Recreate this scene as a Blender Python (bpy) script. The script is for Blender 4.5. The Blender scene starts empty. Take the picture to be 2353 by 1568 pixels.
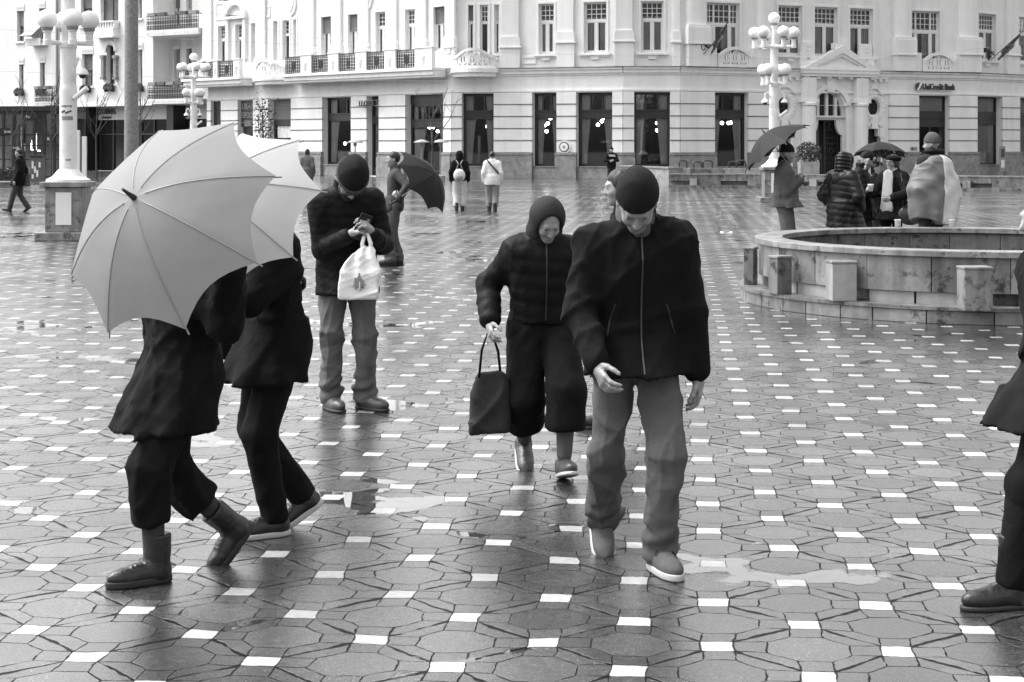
import bpy, bmesh, math, random
import numpy as np
from mathutils import Vector, Matrix
R = math.radians
C = bpy.context.scene
COL = C.collection
random.seed(7)
rng = np.random.default_rng(7)

# ---------------------------------------------------------------- camera, sky, sun, exposure
CAM_H = 1.83
HZ = 333.0          # horizon row in the 2353 x 1568 measuring frame
F = 62.0 / 36.0 * 2353.0
cam = bpy.data.cameras.new("camera")
cam.lens = 62.0
cam.sensor_width = 36.0
cam.shift_y = (HZ - 784.0) / 2353.0
cam.clip_start = 0.1
cam.clip_end = 2000.0
cam_o = bpy.data.objects.new("camera", cam)
COL.objects.link(cam_o)
cam_o.location = (0, 0, CAM_H)
cam_o.rotation_euler = (R(90), 0, 0)
C.camera = cam_o

SUN_EL, SUN_AZ = 58.0, -78.0      # high veiled sun over the left of the buildings
w = bpy.data.worlds.new("World")
C.world = w
w.use_nodes = True
nt = w.node_tree
nt.nodes.clear()
sky = nt.nodes.new("ShaderNodeTexSky")
sky.sky_type = 'NISHITA'
sky.sun_disc = False
sky.sun_elevation = R(SUN_EL)
sky.sun_rotation = R(SUN_AZ)
sky.air_density = 1.6
sky.dust_density = 6.0
bwn = nt.nodes.new("ShaderNodeRGBToBW")
bg = nt.nodes.new("ShaderNodeBackground")
bg.inputs[1].default_value = 0.15
wo = nt.nodes.new("ShaderNodeOutputWorld")
nt.links.new(sky.outputs[0], bwn.inputs[0])
nt.links.new(bwn.outputs[0], bg.inputs[0])
nt.links.new(bg.outputs[0], wo.inputs[0])
sl = bpy.data.lights.new("sun", 'SUN')
sl.energy = 0.6
sl.angle = R(35)
sl.color = (1, 0.995, 0.99)
so = bpy.data.objects.new("sun", sl)
COL.objects.link(so)
sd = Vector((math.sin(R(SUN_AZ)) * math.cos(R(SUN_EL)), math.cos(R(SUN_AZ)) * math.cos(R(SUN_EL)), math.sin(R(SUN_EL))))
so.rotation_euler = sd.to_track_quat('Z', 'Y').to_euler()
so.location = (-10, -20, 40)
C.view_settings.view_transform = 'Standard'
C.view_settings.look = 'None'
C.view_settings.exposure = 1.45
C.view_settings.gamma = 1.0
C.cycles.max_bounces = 6
C.cycles.transparent_max_bounces = 12
C.cycles.caustics_reflective = False
C.cycles.caustics_refractive = False
C.cycles.use_denoising = True

def P(x, y, d):
    return Vector(((x - 1176.5) * d / F, d, CAM_H - (y - HZ) * d / F))
def GD(y):
    return F * CAM_H / (y - HZ)
def G(x, y):
    d = GD(y)
    return Vector(((x - 1176.5) * d / F, d, 0.0))

# ---------------------------------------------------------------- materials (black-and-white picture: greys only)
def nd(t, typ, **kw):
    n = t.nodes.new(typ)
    for k, v in kw.items():
        setattr(n, k, v)
    return n
def mat(name, v=0.5, rough=0.6, var=0.0, scale=6.0, bump=0.0, bscale=40.0, metal=0.0, spec=0.5,
        streak=0.0, sheen=0.0, trans=0.0, wave=None, stain=0.0):
    m = bpy.data.materials.new(name)
    m.use_nodes = True
    t = m.node_tree
    b = t.nodes["Principled BSDF"]
    b.inputs["Base Color"].default_value = (v, v, v, 1)
    b.inputs["Roughness"].default_value = rough
    b.inputs["Metallic"].default_value = metal
    b.inputs["Specular IOR Level"].default_value = spec
    if sheen:
        b.inputs["Sheen Weight"].default_value = sheen
    if trans:
        b.inputs["Transmission Weight"].default_value = trans
    tc = nd(t, "ShaderNodeTexCoord")
    if var or streak or stain:
        n = nd(t, "ShaderNodeTexNoise")
        n.inputs["Scale"].default_value = scale
        n.inputs["Detail"].default_value = 6
        n.inputs["Roughness"].default_value = 0.65
        t.links.new(tc.outputs["Object"], n.inputs["Vector"])
        mr = nd(t, "ShaderNodeMapRange")
        mr.inputs[1].default_value = 0.3
        mr.inputs[2].default_value = 0.7
        mr.inputs[3].default_value = max(0, v * (1 - var))
        mr.inputs[4].default_value = min(1, v * (1 + var))
        t.links.new(n.outputs[0], mr.inputs[0])
        out = mr.outputs[0]
        if streak:                                   # rain-washed dirt: noise drawn out downwards
            mp = nd(t, "ShaderNodeMapping")
            mp.inputs["Scale"].default_value = (2.6, 2.6, 0.16) if scale < 3 else (7, 7, 0.8)
            t.links.new(tc.outputs["Object"], mp.inputs[0])
            n2 = nd(t, "ShaderNodeTexNoise")
            n2.inputs["Scale"].default_value = 1.0
            n2.inputs["Detail"].default_value = 5
            t.links.new(mp.outputs[0], n2.inputs["Vector"])
            m2 = nd(t, "ShaderNodeMapRange")
            m2.inputs[1].default_value = 0.42
            m2.inputs[2].default_value = 0.75
            m2.inputs[3].default_value = 1.0
            m2.inputs[4].default_value = 1.0 - streak
            t.links.new(n2.outputs[0], m2.inputs[0])
            mu = nd(t, "ShaderNodeMath", operation='MULTIPLY')
            t.links.new(out, mu.inputs[0]); t.links.new(m2.outputs[0], mu.inputs[1])
            out = mu.outputs[0]
        if stain:                                    # pits and dark stains of travertine
            n3 = nd(t, "ShaderNodeTexNoise")
            n3.inputs["Scale"].default_value = scale * 1.7
            n3.inputs["Detail"].default_value = 8
            n3.inputs["Roughness"].default_value = 0.75
            t.links.new(tc.outputs["Object"], n3.inputs["Vector"])
            m3 = nd(t, "ShaderNodeMapRange")
            m3.inputs[1].default_value = 0.54
            m3.inputs[2].default_value = 0.62
            m3.inputs[3].default_value = 1.0
            m3.inputs[4].default_value = 1.0 - stain
            t.links.new(n3.outputs[0], m3.inputs[0])
            mu = nd(t, "ShaderNodeMath", operation='MULTIPLY')
            t.links.new(out, mu.inputs[0]); t.links.new(m3.outputs[0], mu.inputs[1])
            out = mu.outputs[0]
        t.links.new(out, b.inputs["Base Color"])
    if bump or wave:
        bp = nd(t, "ShaderNodeBump")
        bp.inputs["Strength"].default_value = bump if bump else wave[2]
        bp.inputs["Distance"].default_value = 0.02
        n = nd(t, "ShaderNodeTexNoise")
        n.inputs["Scale"].default_value = bscale
        n.inputs["Detail"].default_value = 5
        t.links.new(tc.outputs["Object"], n.inputs["Vector"])
        src = n.outputs[0]
        if wave:
            wv = nd(t, "ShaderNodeTexWave", bands_direction=wave[0])
            wv.inputs["Scale"].default_value = wave[1]
            wv.inputs["Distortion"].default_value = 1.0
            t.links.new(tc.outputs["Object"], wv.inputs["Vector"])
            ad = nd(t, "ShaderNodeMath", operation='ADD')
            t.links.new(src, ad.inputs[0]); t.links.new(wv.outputs[0], ad.inputs[1])
            src = ad.outputs[0]
        t.links.new(src, bp.inputs["Height"])
        t.links.new(bp.outputs[0], b.inputs["Normal"])
    return m
def emit(name, s):
    m = bpy.data.materials.new(name)
    m.use_nodes = True
    b = m.node_tree.nodes["Principled BSDF"]
    b.inputs["Base Color"].default_value = (.9, .9, .9, 1)
    b.inputs["Emission Color"].default_value = (1, 1, 1, 1)
    b.inputs["Emission Strength"].default_value = s
    return m
def glass(name, tint=0.75, refl=0.0):
    m = bpy.data.materials.new(name)
    m.use_nodes = True
    t = m.node_tree
    t.nodes.clear()
    o = nd(t, "ShaderNodeOutputMaterial")
    mx = nd(t, "ShaderNodeMixShader")
    tr = nd(t, "ShaderNodeBsdfTransparent")
    tr.inputs[0].default_value = (tint, tint, tint, 1)
    gl = nd(t, "ShaderNodeBsdfGlossy")
    gl.inputs["Roughness"].default_value = 0.02
    fr = nd(t, "ShaderNodeFresnel")
    fr.inputs[0].default_value = 1.5
    ad = nd(t, "ShaderNodeMath", operation='ADD')
    ad.inputs[1].default_value = refl
    t.links.new(fr.outputs[0], ad.inputs[0])
    t.links.new(ad.outputs[0], mx.inputs[0])
    t.links.new(tr.outputs[0], mx.inputs[1])
    t.links.new(gl.outputs[0], mx.inputs[2])
    t.links.new(mx.outputs[0], o.inputs[0])
    return m

M = {}
M['plaster'] = mat("white_plaster", 0.79, 0.8, var=0.06, scale=1.2, bump=0.05, bscale=30, streak=0.10)
M['plaster_trim'] = mat("white_trim", 0.82, 0.75, var=0.03, scale=2, streak=0.12)
M['plaster_old'] = mat("apartment_plaster", 0.77, 0.85, var=0.05, scale=0.7, bump=0.04, bscale=25, streak=0.12)
M['plinth'] = mat("grey_plinth_stone", 0.24, 0.55, var=0.35, scale=3.0, bump=0.1, bscale=30, stain=0.35)
M['sheet'] = mat("weathered_sheet_metal", 0.16, 0.5, var=0.5, scale=2.5, streak=0.3)
M['travertine'] = mat("wet_travertine", 0.17, 0.36, var=0.40, scale=3.2, bump=0.25, bscale=70, streak=0.55, stain=0.85)
M['travertine2'] = mat("pale_travertine", 0.25, 0.35, var=0.34, scale=3.2, bump=0.2, bscale=70, streak=0.50, stain=0.70)
M['marble'] = mat("pale_marble", 0.34, 0.3, var=0.25, scale=3.0, streak=0.2)
M['darkframe'] = mat("dark_window_frame", 0.018, 0.45)
M['greyframe'] = mat("grey_window_frame", 0.10, 0.5)
M['whiteframe'] = mat("white_window_frame", 0.72, 0.5)
M['seam'] = mat("dark_seam", 0.02, 0.6)
M['zip'] = mat("metal_zip", 0.05, 0.4, metal=0.5)
M['iron'] = mat("wrought_iron", 0.03, 0.5)
M['interior'] = mat("dark_interior", 0.035, 0.8, var=0.6, scale=0.8)
M['curtain'] = mat("pale_curtain", 0.75, 0.9, var=0.1, scale=5)
M['shutter'] = mat("roller_shutter", 0.16, 0.6, wave=('Z', 9.0, 0.5))
M['shutter_l'] = mat("pale_roller_shutter", 0.30, 0.6, wave=('Z', 9.0, 0.5))
M['net'] = mat("net_curtain", 0.55, 0.9, var=0.25, scale=1.5)
M['blind'] = mat("pale_vertical_blind", 0.62, 0.8, wave=('X', 6.0, 0.25))
M['glass'] = glass("window_glass", 0.72, 0.05)
M['glassdark'] = mat("dark_glass", 0.02, 0.08, spec=0.6, var=0.5, scale=0.5)
M['glassmid'] = mat("curtained_glass", 0.12, 0.12, var=0.4, scale=0.9)
M['lampwhite'] = mat("white_lamp_paint", 0.78, 0.45, var=0.06, scale=6, streak=0.1)
M['opal'] = mat("opal_globe", 0.86, 0.25)
M['lampmetal'] = mat("grey_lamp_metal", 0.25, 0.4)
M['galv'] = mat("galvanised_steel", 0.22, 0.5, var=0.35, scale=14, bump=0.05, metal=0.3)
M['black'] = mat("black_plastic", 0.012, 0.4)
M['white'] = mat("white_paint", 0.8, 0.5)
M['bulb'] = emit("lit_globe", 9.0)
M['neon'] = emit("lit_neon_tube", 5.0)
M['bark'] = mat("bark", 0.06, 0.9, var=0.4, scale=20)
M['leaf'] = mat("leaf", 0.05, 0.6, var=0.4, scale=8)
M['letter'] = mat("dark_letter", 0.045, 0.4)
M['greyletter'] = mat("grey_letter", 0.22, 0.5)
M['wire'] = mat("wire", 0.40, 0.5)

# ---------------------------------------------------------------- mesh builder
class MB:
    def __init__(s, T=None):
        s.v, s.f, s.T = [], [], T
    def add(s, vs, fs):
        o = len(s.v)
        if s.T:
            vs = [s.T(*p) for p in vs]
        s.v.extend([tuple(p) for p in vs])
        s.f.extend([tuple(i + o for i in f) for f in fs])
    def quad(s, a, b, c, d):
        s.add([a, b, c, d], [(0, 1, 2, 3)])
    def box(s, x0, x1, y0, y1, z0, z1):
        s.add([(x0, y0, z0), (x1, y0, z0), (x1, y1, z0), (x0, y1, z0), (x0, y0, z1), (x1, y0, z1), (x1, y1, z1), (x0, y1, z1)],
              [(0, 3, 2, 1), (4, 5, 6, 7), (0, 1, 5, 4), (1, 2, 6, 5), (2, 3, 7, 6), (3, 0, 4, 7)])
    def prism(s, poly, y0, y1):                    # polygon in (x, z), extruded along y
        n = len(poly)
        vs = [(x, y0, z) for x, z in poly] + [(x, y1, z) for x, z in poly]
        fs = [tuple(range(n)), tuple(range(2 * n - 1, n - 1, -1))]
        fs += [(i, (i + 1) % n, n + (i + 1) % n, n + i) for i in range(n)]
        s.add(vs, fs)
    def ring(s, outer, inner, y0, y1):             # flat frame between two equal-length outlines, extruded along y
        n = len(outer)
        vs = [(x, y0, z) for x, z in outer] + [(x, y0, z) for x, z in inner] + [(x, y1, z) for x, z in outer] + [(x, y1, z) for x, z in inner]
        fs = []
        for i in range(n):
            j = (i + 1) % n
            fs += [(i, j, n + j, n + i), (2 * n + i, 3 * n + i, 3 * n + j, 2 * n + j), (i, 2 * n + i, 2 * n + j, j), (n + i, n + j, 3 * n + j, 3 * n + i)]
        s.add(vs, fs)
    def lathe(s, prof, cx=0, cy=0, n=20, sy=1.0):   # profile of (radius, z)
        vs, fs = [], []
        for r, z in prof:
            for k in range(n):
                a = 2 * math.pi * k / n
                vs.append((cx + r * math.cos(a), cy + sy * r * math.sin(a), z))
        for i in range(len(prof) - 1):
            for k in range(n):
                fs.append((i * n + k, i * n + (k + 1) % n, (i + 1) * n + (k + 1) % n, (i + 1) * n + k))
        fs.append(tuple(range(n - 1, -1, -1)))
        fs.append(tuple((len(prof) - 1) * n + k for k in range(n)))
        s.add(vs, fs)
    def sphere(s, c, r, n=16, sx=1, sy=1, sz=1):
        m = max(6, n // 2)
        vs, fs = [], []
        for i in range(m + 1):
            t = math.pi * i / m
            for k in range(n):
                a = 2 * math.pi * k / n
                vs.append((c[0] + sx * r * math.sin(t) * math.cos(a), c[1] + sy * r * math.sin(t) * math.sin(a), c[2] + sz * r * math.cos(t)))
        for i in range(m):
            for k in range(n):
                fs.append((i * n + k, (i + 1) * n + k, (i + 1) * n + (k + 1) % n, i * n + (k + 1) % n))
        s.add(vs, fs)
    def tube(s, pts, r, n=8):
        pts = [Vector(p) for p in pts]
        rs = r if isinstance(r, (list, tuple)) else [r] * len(pts)
        vs, fs = [], []
        up = None
        for i, p in enumerate(pts):
            d = (pts[min(i + 1, len(pts) - 1)] - pts[max(i - 1, 0)])
            d = d.normalized() if d.length > 1e-9 else Vector((0, 0, 1))
            if up is None:
                up = Vector((0, 0, 1)) if abs(d.z) < 0.9 else Vector((1, 0, 0))
            a = d.cross(up)
            if a.length < 1e-6:
                a = d.cross(Vector((0, 1, 0)))
            a.normalize()
            up = a.cross(d).normalized()
            for k in range(n):
                t = 2 * math.pi * k / n
                vs.append(p + (a * math.cos(t) + up * math.sin(t)) * rs[i])
        for i in range(len(pts) - 1):
            for k in range(n):
                fs.append((i * n + k, i * n + (k + 1) % n, (i + 1) * n + (k + 1) % n, (i + 1) * n + k))
        fs.append(tuple(range(n - 1, -1, -1)))
        fs.append(tuple((len(pts) - 1) * n + k for k in range(n)))
        s.add(vs, fs)
    def build(s, name, material, parent=None, smooth=False, off=None, bevel=0.0, normals=True):
        me = bpy.data.meshes.new(name)
        o = off if off is not None else (parent["_off"] if parent is not None and "_off" in parent else (0, 0, 0))
        me.from_pydata([(x - o[0], y - o[1], z - o[2]) for x, y, z in s.v], [], s.f)
        if normals:
            bm = bmesh.new(); bm.from_mesh(me)
            bmesh.ops.recalc_face_normals(bm, faces=bm.faces)
            bm.to_mesh(me); bm.free()
        me.materials.append(material)
        if smooth:
            me.polygons.foreach_set("use_smooth", [True] * len(me.polygons))
        me.update()
        ob = bpy.data.objects.new(name, me)
        COL.objects.link(ob)
        if parent is not None:
            ob.parent = parent
            if "_off" in parent:
                ob["_off"] = list(o)
        else:
            ob.location = o
            ob["_off"] = list(o)
        if bevel:
            md = ob.modifiers.new("bevel", 'BEVEL'); md.width = bevel; md.segments = 2; md.limit_method = 'ANGLE'
        return ob
def tag(o, label=None, cat=None, group=None, kind=None):
    for k, v in (("label", label), ("category", cat), ("group", group), ("kind", kind)):
        if v:
            o[k] = v
    return o
def empty(name, loc, label, cat, group=None, rz=0.0, local=False):
    """An Empty at a thing's base.  local=False: parts are given in world coordinates."""
    o = bpy.data.objects.new(name, None)
    COL.objects.link(o)
    o.location = loc
    o.rotation_euler = (0, 0, rz)
    o["_off"] = [0, 0, 0] if local else list(loc)
    return tag(o, label, cat, group)
def text_mb(txt, size, depth=0.03, align='CENTER', bold=0.0, T=None):
    cu = bpy.data.curves.new("text", 'FONT')
    cu.body = txt; cu.size = size; cu.extrude = depth / 2; cu.align_x = align; cu.align_y = 'BOTTOM_BASELINE'
    cu.offset = bold
    cu.resolution_u = 3
    ob = bpy.data.objects.new("text", cu)
    COL.objects.link(ob)
    dg = bpy.context.evaluated_depsgraph_get()
    me = bpy.data.meshes.new_from_object(ob.evaluated_get(dg))
    mb = MB(T)
    mb.add([(v.co.x, -v.co.z, v.co.y) for v in me.vertices], [tuple(p.vertices) for p in me.polygons])
    bpy.data.objects.remove(ob); bpy.data.curves.remove(cu); bpy.data.meshes.remove(me)
    return mb

# ---------------------------------------------------------------- ground: octagon paving with white squares, wet
def ground_material():
    m = bpy.data.materials.new("wet_octagon_paving")
    m.use_nodes = True
    t = m.node_tree
    b = t.nodes["Principled BSDF"]
    L = t.links
    def val(x):
        n = nd(t, "ShaderNodeValue"); n.outputs[0].default_value = x; return n.outputs[0]
    def mth(op, a, bb=None, c=None):
        n = nd(t, "ShaderNodeMath", operation=op)
        for i, x in enumerate((a, bb, c)):
            if x is None: continue
            if isinstance(x, (int, float)): n.inputs[i].default_value = x
            else: L.new(x, n.inputs[i])
        return n.outputs[0]
    def noise(scale, detail=4, rough=0.6, vec=None, dim='3D'):
        n = nd(t, "ShaderNodeTexNoise")
        n.inputs["Scale"].default_value = scale; n.inputs["Detail"].default_value = detail; n.inputs["Roughness"].default_value = rough
        L.new(vec if vec is not None else pos, n.inputs["Vector"])
        return n
    def rng_(x, a, bb, c, d, clamp=True):
        n = nd(t, "ShaderNodeMapRange"); n.clamp = clamp
        L.new(x, n.inputs[0])
        for i, q in enumerate((a, bb, c, d)): n.inputs[i + 1].default_value = q
        return n.outputs[0]
    geo = nd(t, "ShaderNodeNewGeometry")
    pos = geo.outputs["Position"]
    wob = noise(1.6, 2)
    wob2 = noise(9.0, 2)
    sp = nd(t, "ShaderNodeSeparateXYZ"); L.new(pos, sp.inputs[0])
    sw = nd(t, "ShaderNodeSeparateXYZ"); L.new(wob.outputs[1], sw.inputs[0])
    sw2 = nd(t, "ShaderNodeSeparateXYZ"); L.new(wob2.outputs[1], sw2.inputs[0])
    def wobble(c, a, b2):
        x = mth('ADD', c, mth('MULTIPLY', mth('SUBTRACT', a, 0.5), 0.10))
        return mth('ADD', x, mth('MULTIPLY', mth('SUBTRACT', b2, 0.5), 0.022))
    x = wobble(sp.outputs[0], sw.outputs[0], sw2.outputs[0])
    y = wobble(sp.outputs[1], sw.outputs[1], sw2.outputs[1])
    x = mth('SUBTRACT', x, -0.179); y = mth('SUBTRACT', y, 6.828)
    ca, sa = math.cos(R(5.2)), math.sin(R(5.2))
    a = mth('SUBTRACT', mth('MULTIPLY', x, ca), mth('MULTIPLY', y, sa))
    bb = mth('ADD', mth('MULTIPLY', x, sa), mth('MULTIPLY', y, ca))
    LAT = 0.645
    s = LAT / math.sqrt(2)
    W, OA = 0.061, 0.1475
    k = 1 / (math.sqrt(2) * s)
    u = mth('MULTIPLY', mth('ADD', a, bb), k)
    v = mth('MULTIPLY', mth('SUBTRACT', a, bb), k)
    def local(uu, vv):
        pu = mth('MULTIPLY', uu, s); pv = mth('MULTIPLY', vv, s)
        q = 1 / math.sqrt(2)
        return mth('ABSOLUTE', mth('MULTIPLY', mth('ADD', pu, pv), q)), mth('ABSOLUTE', mth('MULTIPLY', mth('SUBTRACT', pu, pv), q)), mth('ABSOLUTE', pu), mth('ABSOLUTE', pv)
    ru = mth('SUBTRACT', u, mth('ROUND', u)); rv = mth('SUBTRACT', v, mth('ROUND', v))
    fu, fv = mth('FLOOR', u), mth('FLOOR', v)
    ou = mth('SUBTRACT', mth('SUBTRACT', u, fu), 0.5); ov = mth('SUBTRACT', mth('SUBTRACT', v, fv), 0.5)
    da, db, dpu, dpv = local(ru, rv)
    oa, ob, opu, opv = local(ou, ov)
    dwhite = mth('SUBTRACT', mth('MAXIMUM', da, db), W)
    doct = mth('SUBTRACT', mth('MAXIMUM', mth('MAXIMUM', oa, ob), mth('MAXIMUM', opu, opv)), OA)
    white = mth('LESS_THAN', dwhite, 0.0)
    octm = mth('LESS_THAN', doct, 0.0)
    # joints
    j1 = mth('ABSOLUTE', dwhite)
    j2 = mth('ABSOLUTE', doct)
    inner = mth('ADD', mth('MULTIPLY', white, 1.0), mth('MULTIPLY', octm, 1.0))
    big = mth('MULTIPLY', inner, 10.0)
    j3 = mth('ADD', mth('MINIMUM', mth('ABSOLUTE', mth('SUBTRACT', da, W)), mth('ABSOLUTE', mth('SUBTRACT', db, W))), big)
    # lines |da|=W only count where the other coordinate lies beyond the square
    side = mth('ADD', mth('LESS_THAN', mth('MAXIMUM', da, db), W + 0.002), 0.0)
    j3 = mth('ADD', j3, mth('MULTIPLY', side, 10.0))
    jd = mth('ADD', mth('MINIMUM', dpu, dpv), big)
    fine = mth('MINIMUM', mth('MINIMUM', j1, j2), j3)
    jn = noise(14.0, 3)
    wid = rng_(jn.outputs[0], 0.34, 0.66, 0.0012, 0.0070)
    jf = mth('SUBTRACT', 1.0, mth('MINIMUM', mth('DIVIDE', fine, wid), 1.0))
    wid2 = rng_(noise(7.0, 3).outputs[0], 0.36, 0.64, 0.002, 0.020)
    jm = mth('SUBTRACT', 1.0, mth('MINIMUM', mth('DIVIDE', jd, wid2), 1.0))
    joint = mth('MAXIMUM', jf, jm)
    jmask = rng_(joint, 0.1, 0.6, 0.0, 1.0)
    # random per stone
    cid = nd(t, "ShaderNodeCombineXYZ")
    L.new(fu, cid.inputs[0]); L.new(fv, cid.inputs[1])
    typ = mth('ADD', mth('MULTIPLY', octm, 3.0), mth('ADD', mth('MULTIPLY', mth('GREATER_THAN', ou, 0.0), 1.0), mth('MULTIPLY', mth('GREATER_THAN', ov, 0.0), 0.5)))
    octsel = mth('MULTIPLY', octm, 7.0)
    typ2 = mth('ADD', octsel, mth('MULTIPLY', mth('SUBTRACT', 1.0, octm), typ))
    L.new(typ2, cid.inputs[2])
    wn = nd(t, "ShaderNodeTexWhiteNoise", noise_dimensions='3D')
    L.new(cid.outputs[0], wn.inputs[0])
    rnd = wn.outputs[0]
    # colour
    nd_w = nd(t, "ShaderNodeTexWhiteNoise", noise_dimensions='3D'); cw = nd(t, "ShaderNodeCombineXYZ"); L.new(mth('ROUND', u), cw.inputs[0]); L.new(mth('ROUND', v), cw.inputs[1]); L.new(cw.outputs[0], nd_w.inputs[0])
    nb = noise(0.35, 3)
    nm = noise(26.0, 5, 0.75)
    nf = noise(95.0, 4, 0.75)
    base = rng_(nm.outputs[0], 0.3, 0.7, 0.034, 0.075)
    base = mth('MULTIPLY', base, rng_(rnd, 0, 1, 0.68, 1.35))
    base = mth('MULTIPLY', base, rng_(nf.outputs[0], 0.32, 0.68, 0.45, 1.6))
    vo = nd(t, "ShaderNodeTexVoronoi", feature='F1'); vo.inputs["Scale"].default_value = 85.0
    L.new(pos, vo.inputs["Vector"])
    vsel = nd(t, "ShaderNodeSeparateColor"); L.new(vo.outputs["Color"], vsel.inputs[0])
    speck = mth('MULTIPLY', mth('LESS_THAN', vo.outputs["Distance"], 0.22), mth('GREATER_THAN', vsel.outputs[0], 0.72))
    speck = mth('MULTIPLY', speck, rng_(noise(1.1, 2).outputs[0], 0.36, 0.58, 0.15, 1.0))
    big_ = noise(0.55, 4)
    base = mth('MULTIPLY', base, rng_(big_.outputs[0], 0.35, 0.65, 0.5, 1.3))      # soaked and half-dried patches
    base = mth('ADD', base, mth('MULTIPLY', speck, 0.30))
    wcol = mth('MULTIPLY', rng_(noise(22.0, 6, 0.7).outputs[0], 0.3, 0.7, 0.50, 0.78), rng_(nd_w.outputs[0], 0, 1, 0.66, 1.05))
    col = mth('ADD', mth('MULTIPLY', base, mth('SUBTRACT', 1.0, white)), mth('MULTIPLY', wcol, white))
    col = mth('MULTIPLY', col, rng_(jmask, 0, 1, 1.0, 0.08))
    L.new(col, b.inputs["Base Color"])
    # puddles: shallow water in hollows, mostly along the joints
    pn = noise(0.75, 3, 0.55)
    pd = noise(6.0, 4)
    pv = mth('ADD', pn.outputs[0], mth('MULTIPLY', mth('SUBTRACT', pd.outputs[0], 0.5), 0.16))
    pv = mth('ADD', pv, mth('MULTIPLY', mth('SUBTRACT', 0.06, mth('MINIMUM', jd, 0.12)), 0.55))
    pud = rng_(pv, 0.615, 0.632, 0.0, 1.0)
    pud = mth('MULTIPLY', pud, mth('SUBTRACT', 1.0, mth('MULTIPLY', white, 0.9)))
    rough = rng_(nm.outputs[0], 0.3, 0.7, 0.20, 0.36)
    rough = mth('ADD', rough, rng_(nb.outputs[0], 0.35, 0.65, -0.07, 0.07))
    rough = mth('ADD', rough, mth('MULTIPLY', white, 0.12))
    rough = mth('ADD', rough, mth('MULTIPLY', mth('MULTIPLY', jmask, mth('SUBTRACT', 1.0, pud)), 0.3))
    rough = mth('ADD', mth('MULTIPLY', rough, mth('SUBTRACT', 1.0, pud)), mth('MULTIPLY', pud, 0.03))
    L.new(rough, b.inputs["Roughness"])
    L.new(mth('MULTIPLY', mth('SUBTRACT', 1.0, mth('MULTIPLY', mth('MULTIPLY', jmask, mth('SUBTRACT', 1.0, pud)), 0.9)), 0.5), b.inputs["Specular IOR Level"])
    b.inputs["IOR"].default_value = 1.5
    L.new(mth('SUBTRACT', 1.0, mth('MULTIPLY', mth('MULTIPLY', jmask, mth('SUBTRACT', 1.0, pud)), 0.85)), b.inputs["Coat Weight"])          # film of rain water
    b.inputs["Coat IOR"].default_value = 1.33
    cr = rng_(nb.outputs[0], 0.35, 0.65, 0.04, 0.20)
    cr = mth('ADD', cr, mth('MULTIPLY', jmask, 0.10))
    cr = mth('ADD', mth('MULTIPLY', cr, mth('SUBTRACT', 1.0, pud)), mth('MULTIPLY', pud, 0.02))
    L.new(cr, b.inputs["Coat Roughness"])
    # normal: tilt of each stone, grain, joint dip
    h = mth('ADD', mth('MULTIPLY', nm.outputs[0], 0.0016), mth('MULTIPLY', nf.outputs[0], 0.0013))
    h = mth('SUBTRACT', h, mth('MULTIPLY', jmask, 0.004))
    hu = mth('MULTIPLY', mth('MULTIPLY', ou, s), mth('MULTIPLY', mth('SUBTRACT', rnd, 0.5), 0.045))
    sc = nd(t, "ShaderNodeSeparateColor"); L.new(wn.outputs[1], sc.inputs[0])
    hv = mth('MULTIPLY', mth('MULTIPLY', ov, s), mth('MULTIPLY', mth('SUBTRACT', sc.outputs[1], 0.5), 0.045))
    h = mth('ADD', h, mth('ADD', hu, hv))
    h = mth('MULTIPLY', h, mth('SUBTRACT', 1.0, pud))
    bp = nd(t, "ShaderNodeBump"); bp.inputs["Strength"].default_value = 1.0; bp.inputs["Distance"].default_value = 1.0
    L.new(h, bp.inputs["Height"])
    L.new(bp.outputs[0], b.inputs["Normal"])
    h2 = mth('ADD', mth('MULTIPLY', h, 0.75), mth('MULTIPLY', mth('MULTIPLY', noise(60.0, 2).outputs[0], 0.0004), mth('SUBTRACT', 1.0, pud)))
    b2 = nd(t, "ShaderNodeBump"); b2.inputs["Strength"].default_value = 1.0; b2.inputs["Distance"].default_value = 1.0
    L.new(h2, b2.inputs["Height"])
    L.new(b2.outputs[0], b.inputs["Coat Normal"])
    return m
gm = MB()
gm.quad((-400, -150, 0), (400, -150, 0), (400, 700, 0), (-400, 700, 0))
tag(gm.build("ground", ground_material()), kind="structure", label="wet octagonal stone paving with small white squares")
# ---------------------------------------------------------------- facades
class Seg:
    """A flat stretch of facade.  u runs to the right, w out towards the square, z up; positions read as (u, w, z)."""
    def __init__(s, p0, p1):
        s.p0 = Vector(p0); s.p1 = Vector(p1)
        s.len = (s.p1 - s.p0).length
        s.d = (s.p1 - s.p0).normalized()
        s.n = Vector((s.d.y, -s.d.x))
    def T(s, u, w_, z):
        q = s.p0 + s.d * u + s.n * w_
        return (q.x, q.y, z)
    def U(s, x):
        k = (x - 1176.5) / F
        den = s.d.x - k * s.d.y
        return (k * s.p0.y - s.p0.x) / den
    def D(s, x):
        return s.p0.y + s.d.y * s.U(x)
    def Z(s, x, y):
        return CAM_H + (HZ - y) * s.D(x) / F
    def mb(s):
        return MB(s.T)
def pd(x, h):          # plan point from a pixel column and the rows between horizon and cornice
    d = 16573.0 / h
    return ((x - 1176.5) * d / F, d)

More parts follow.
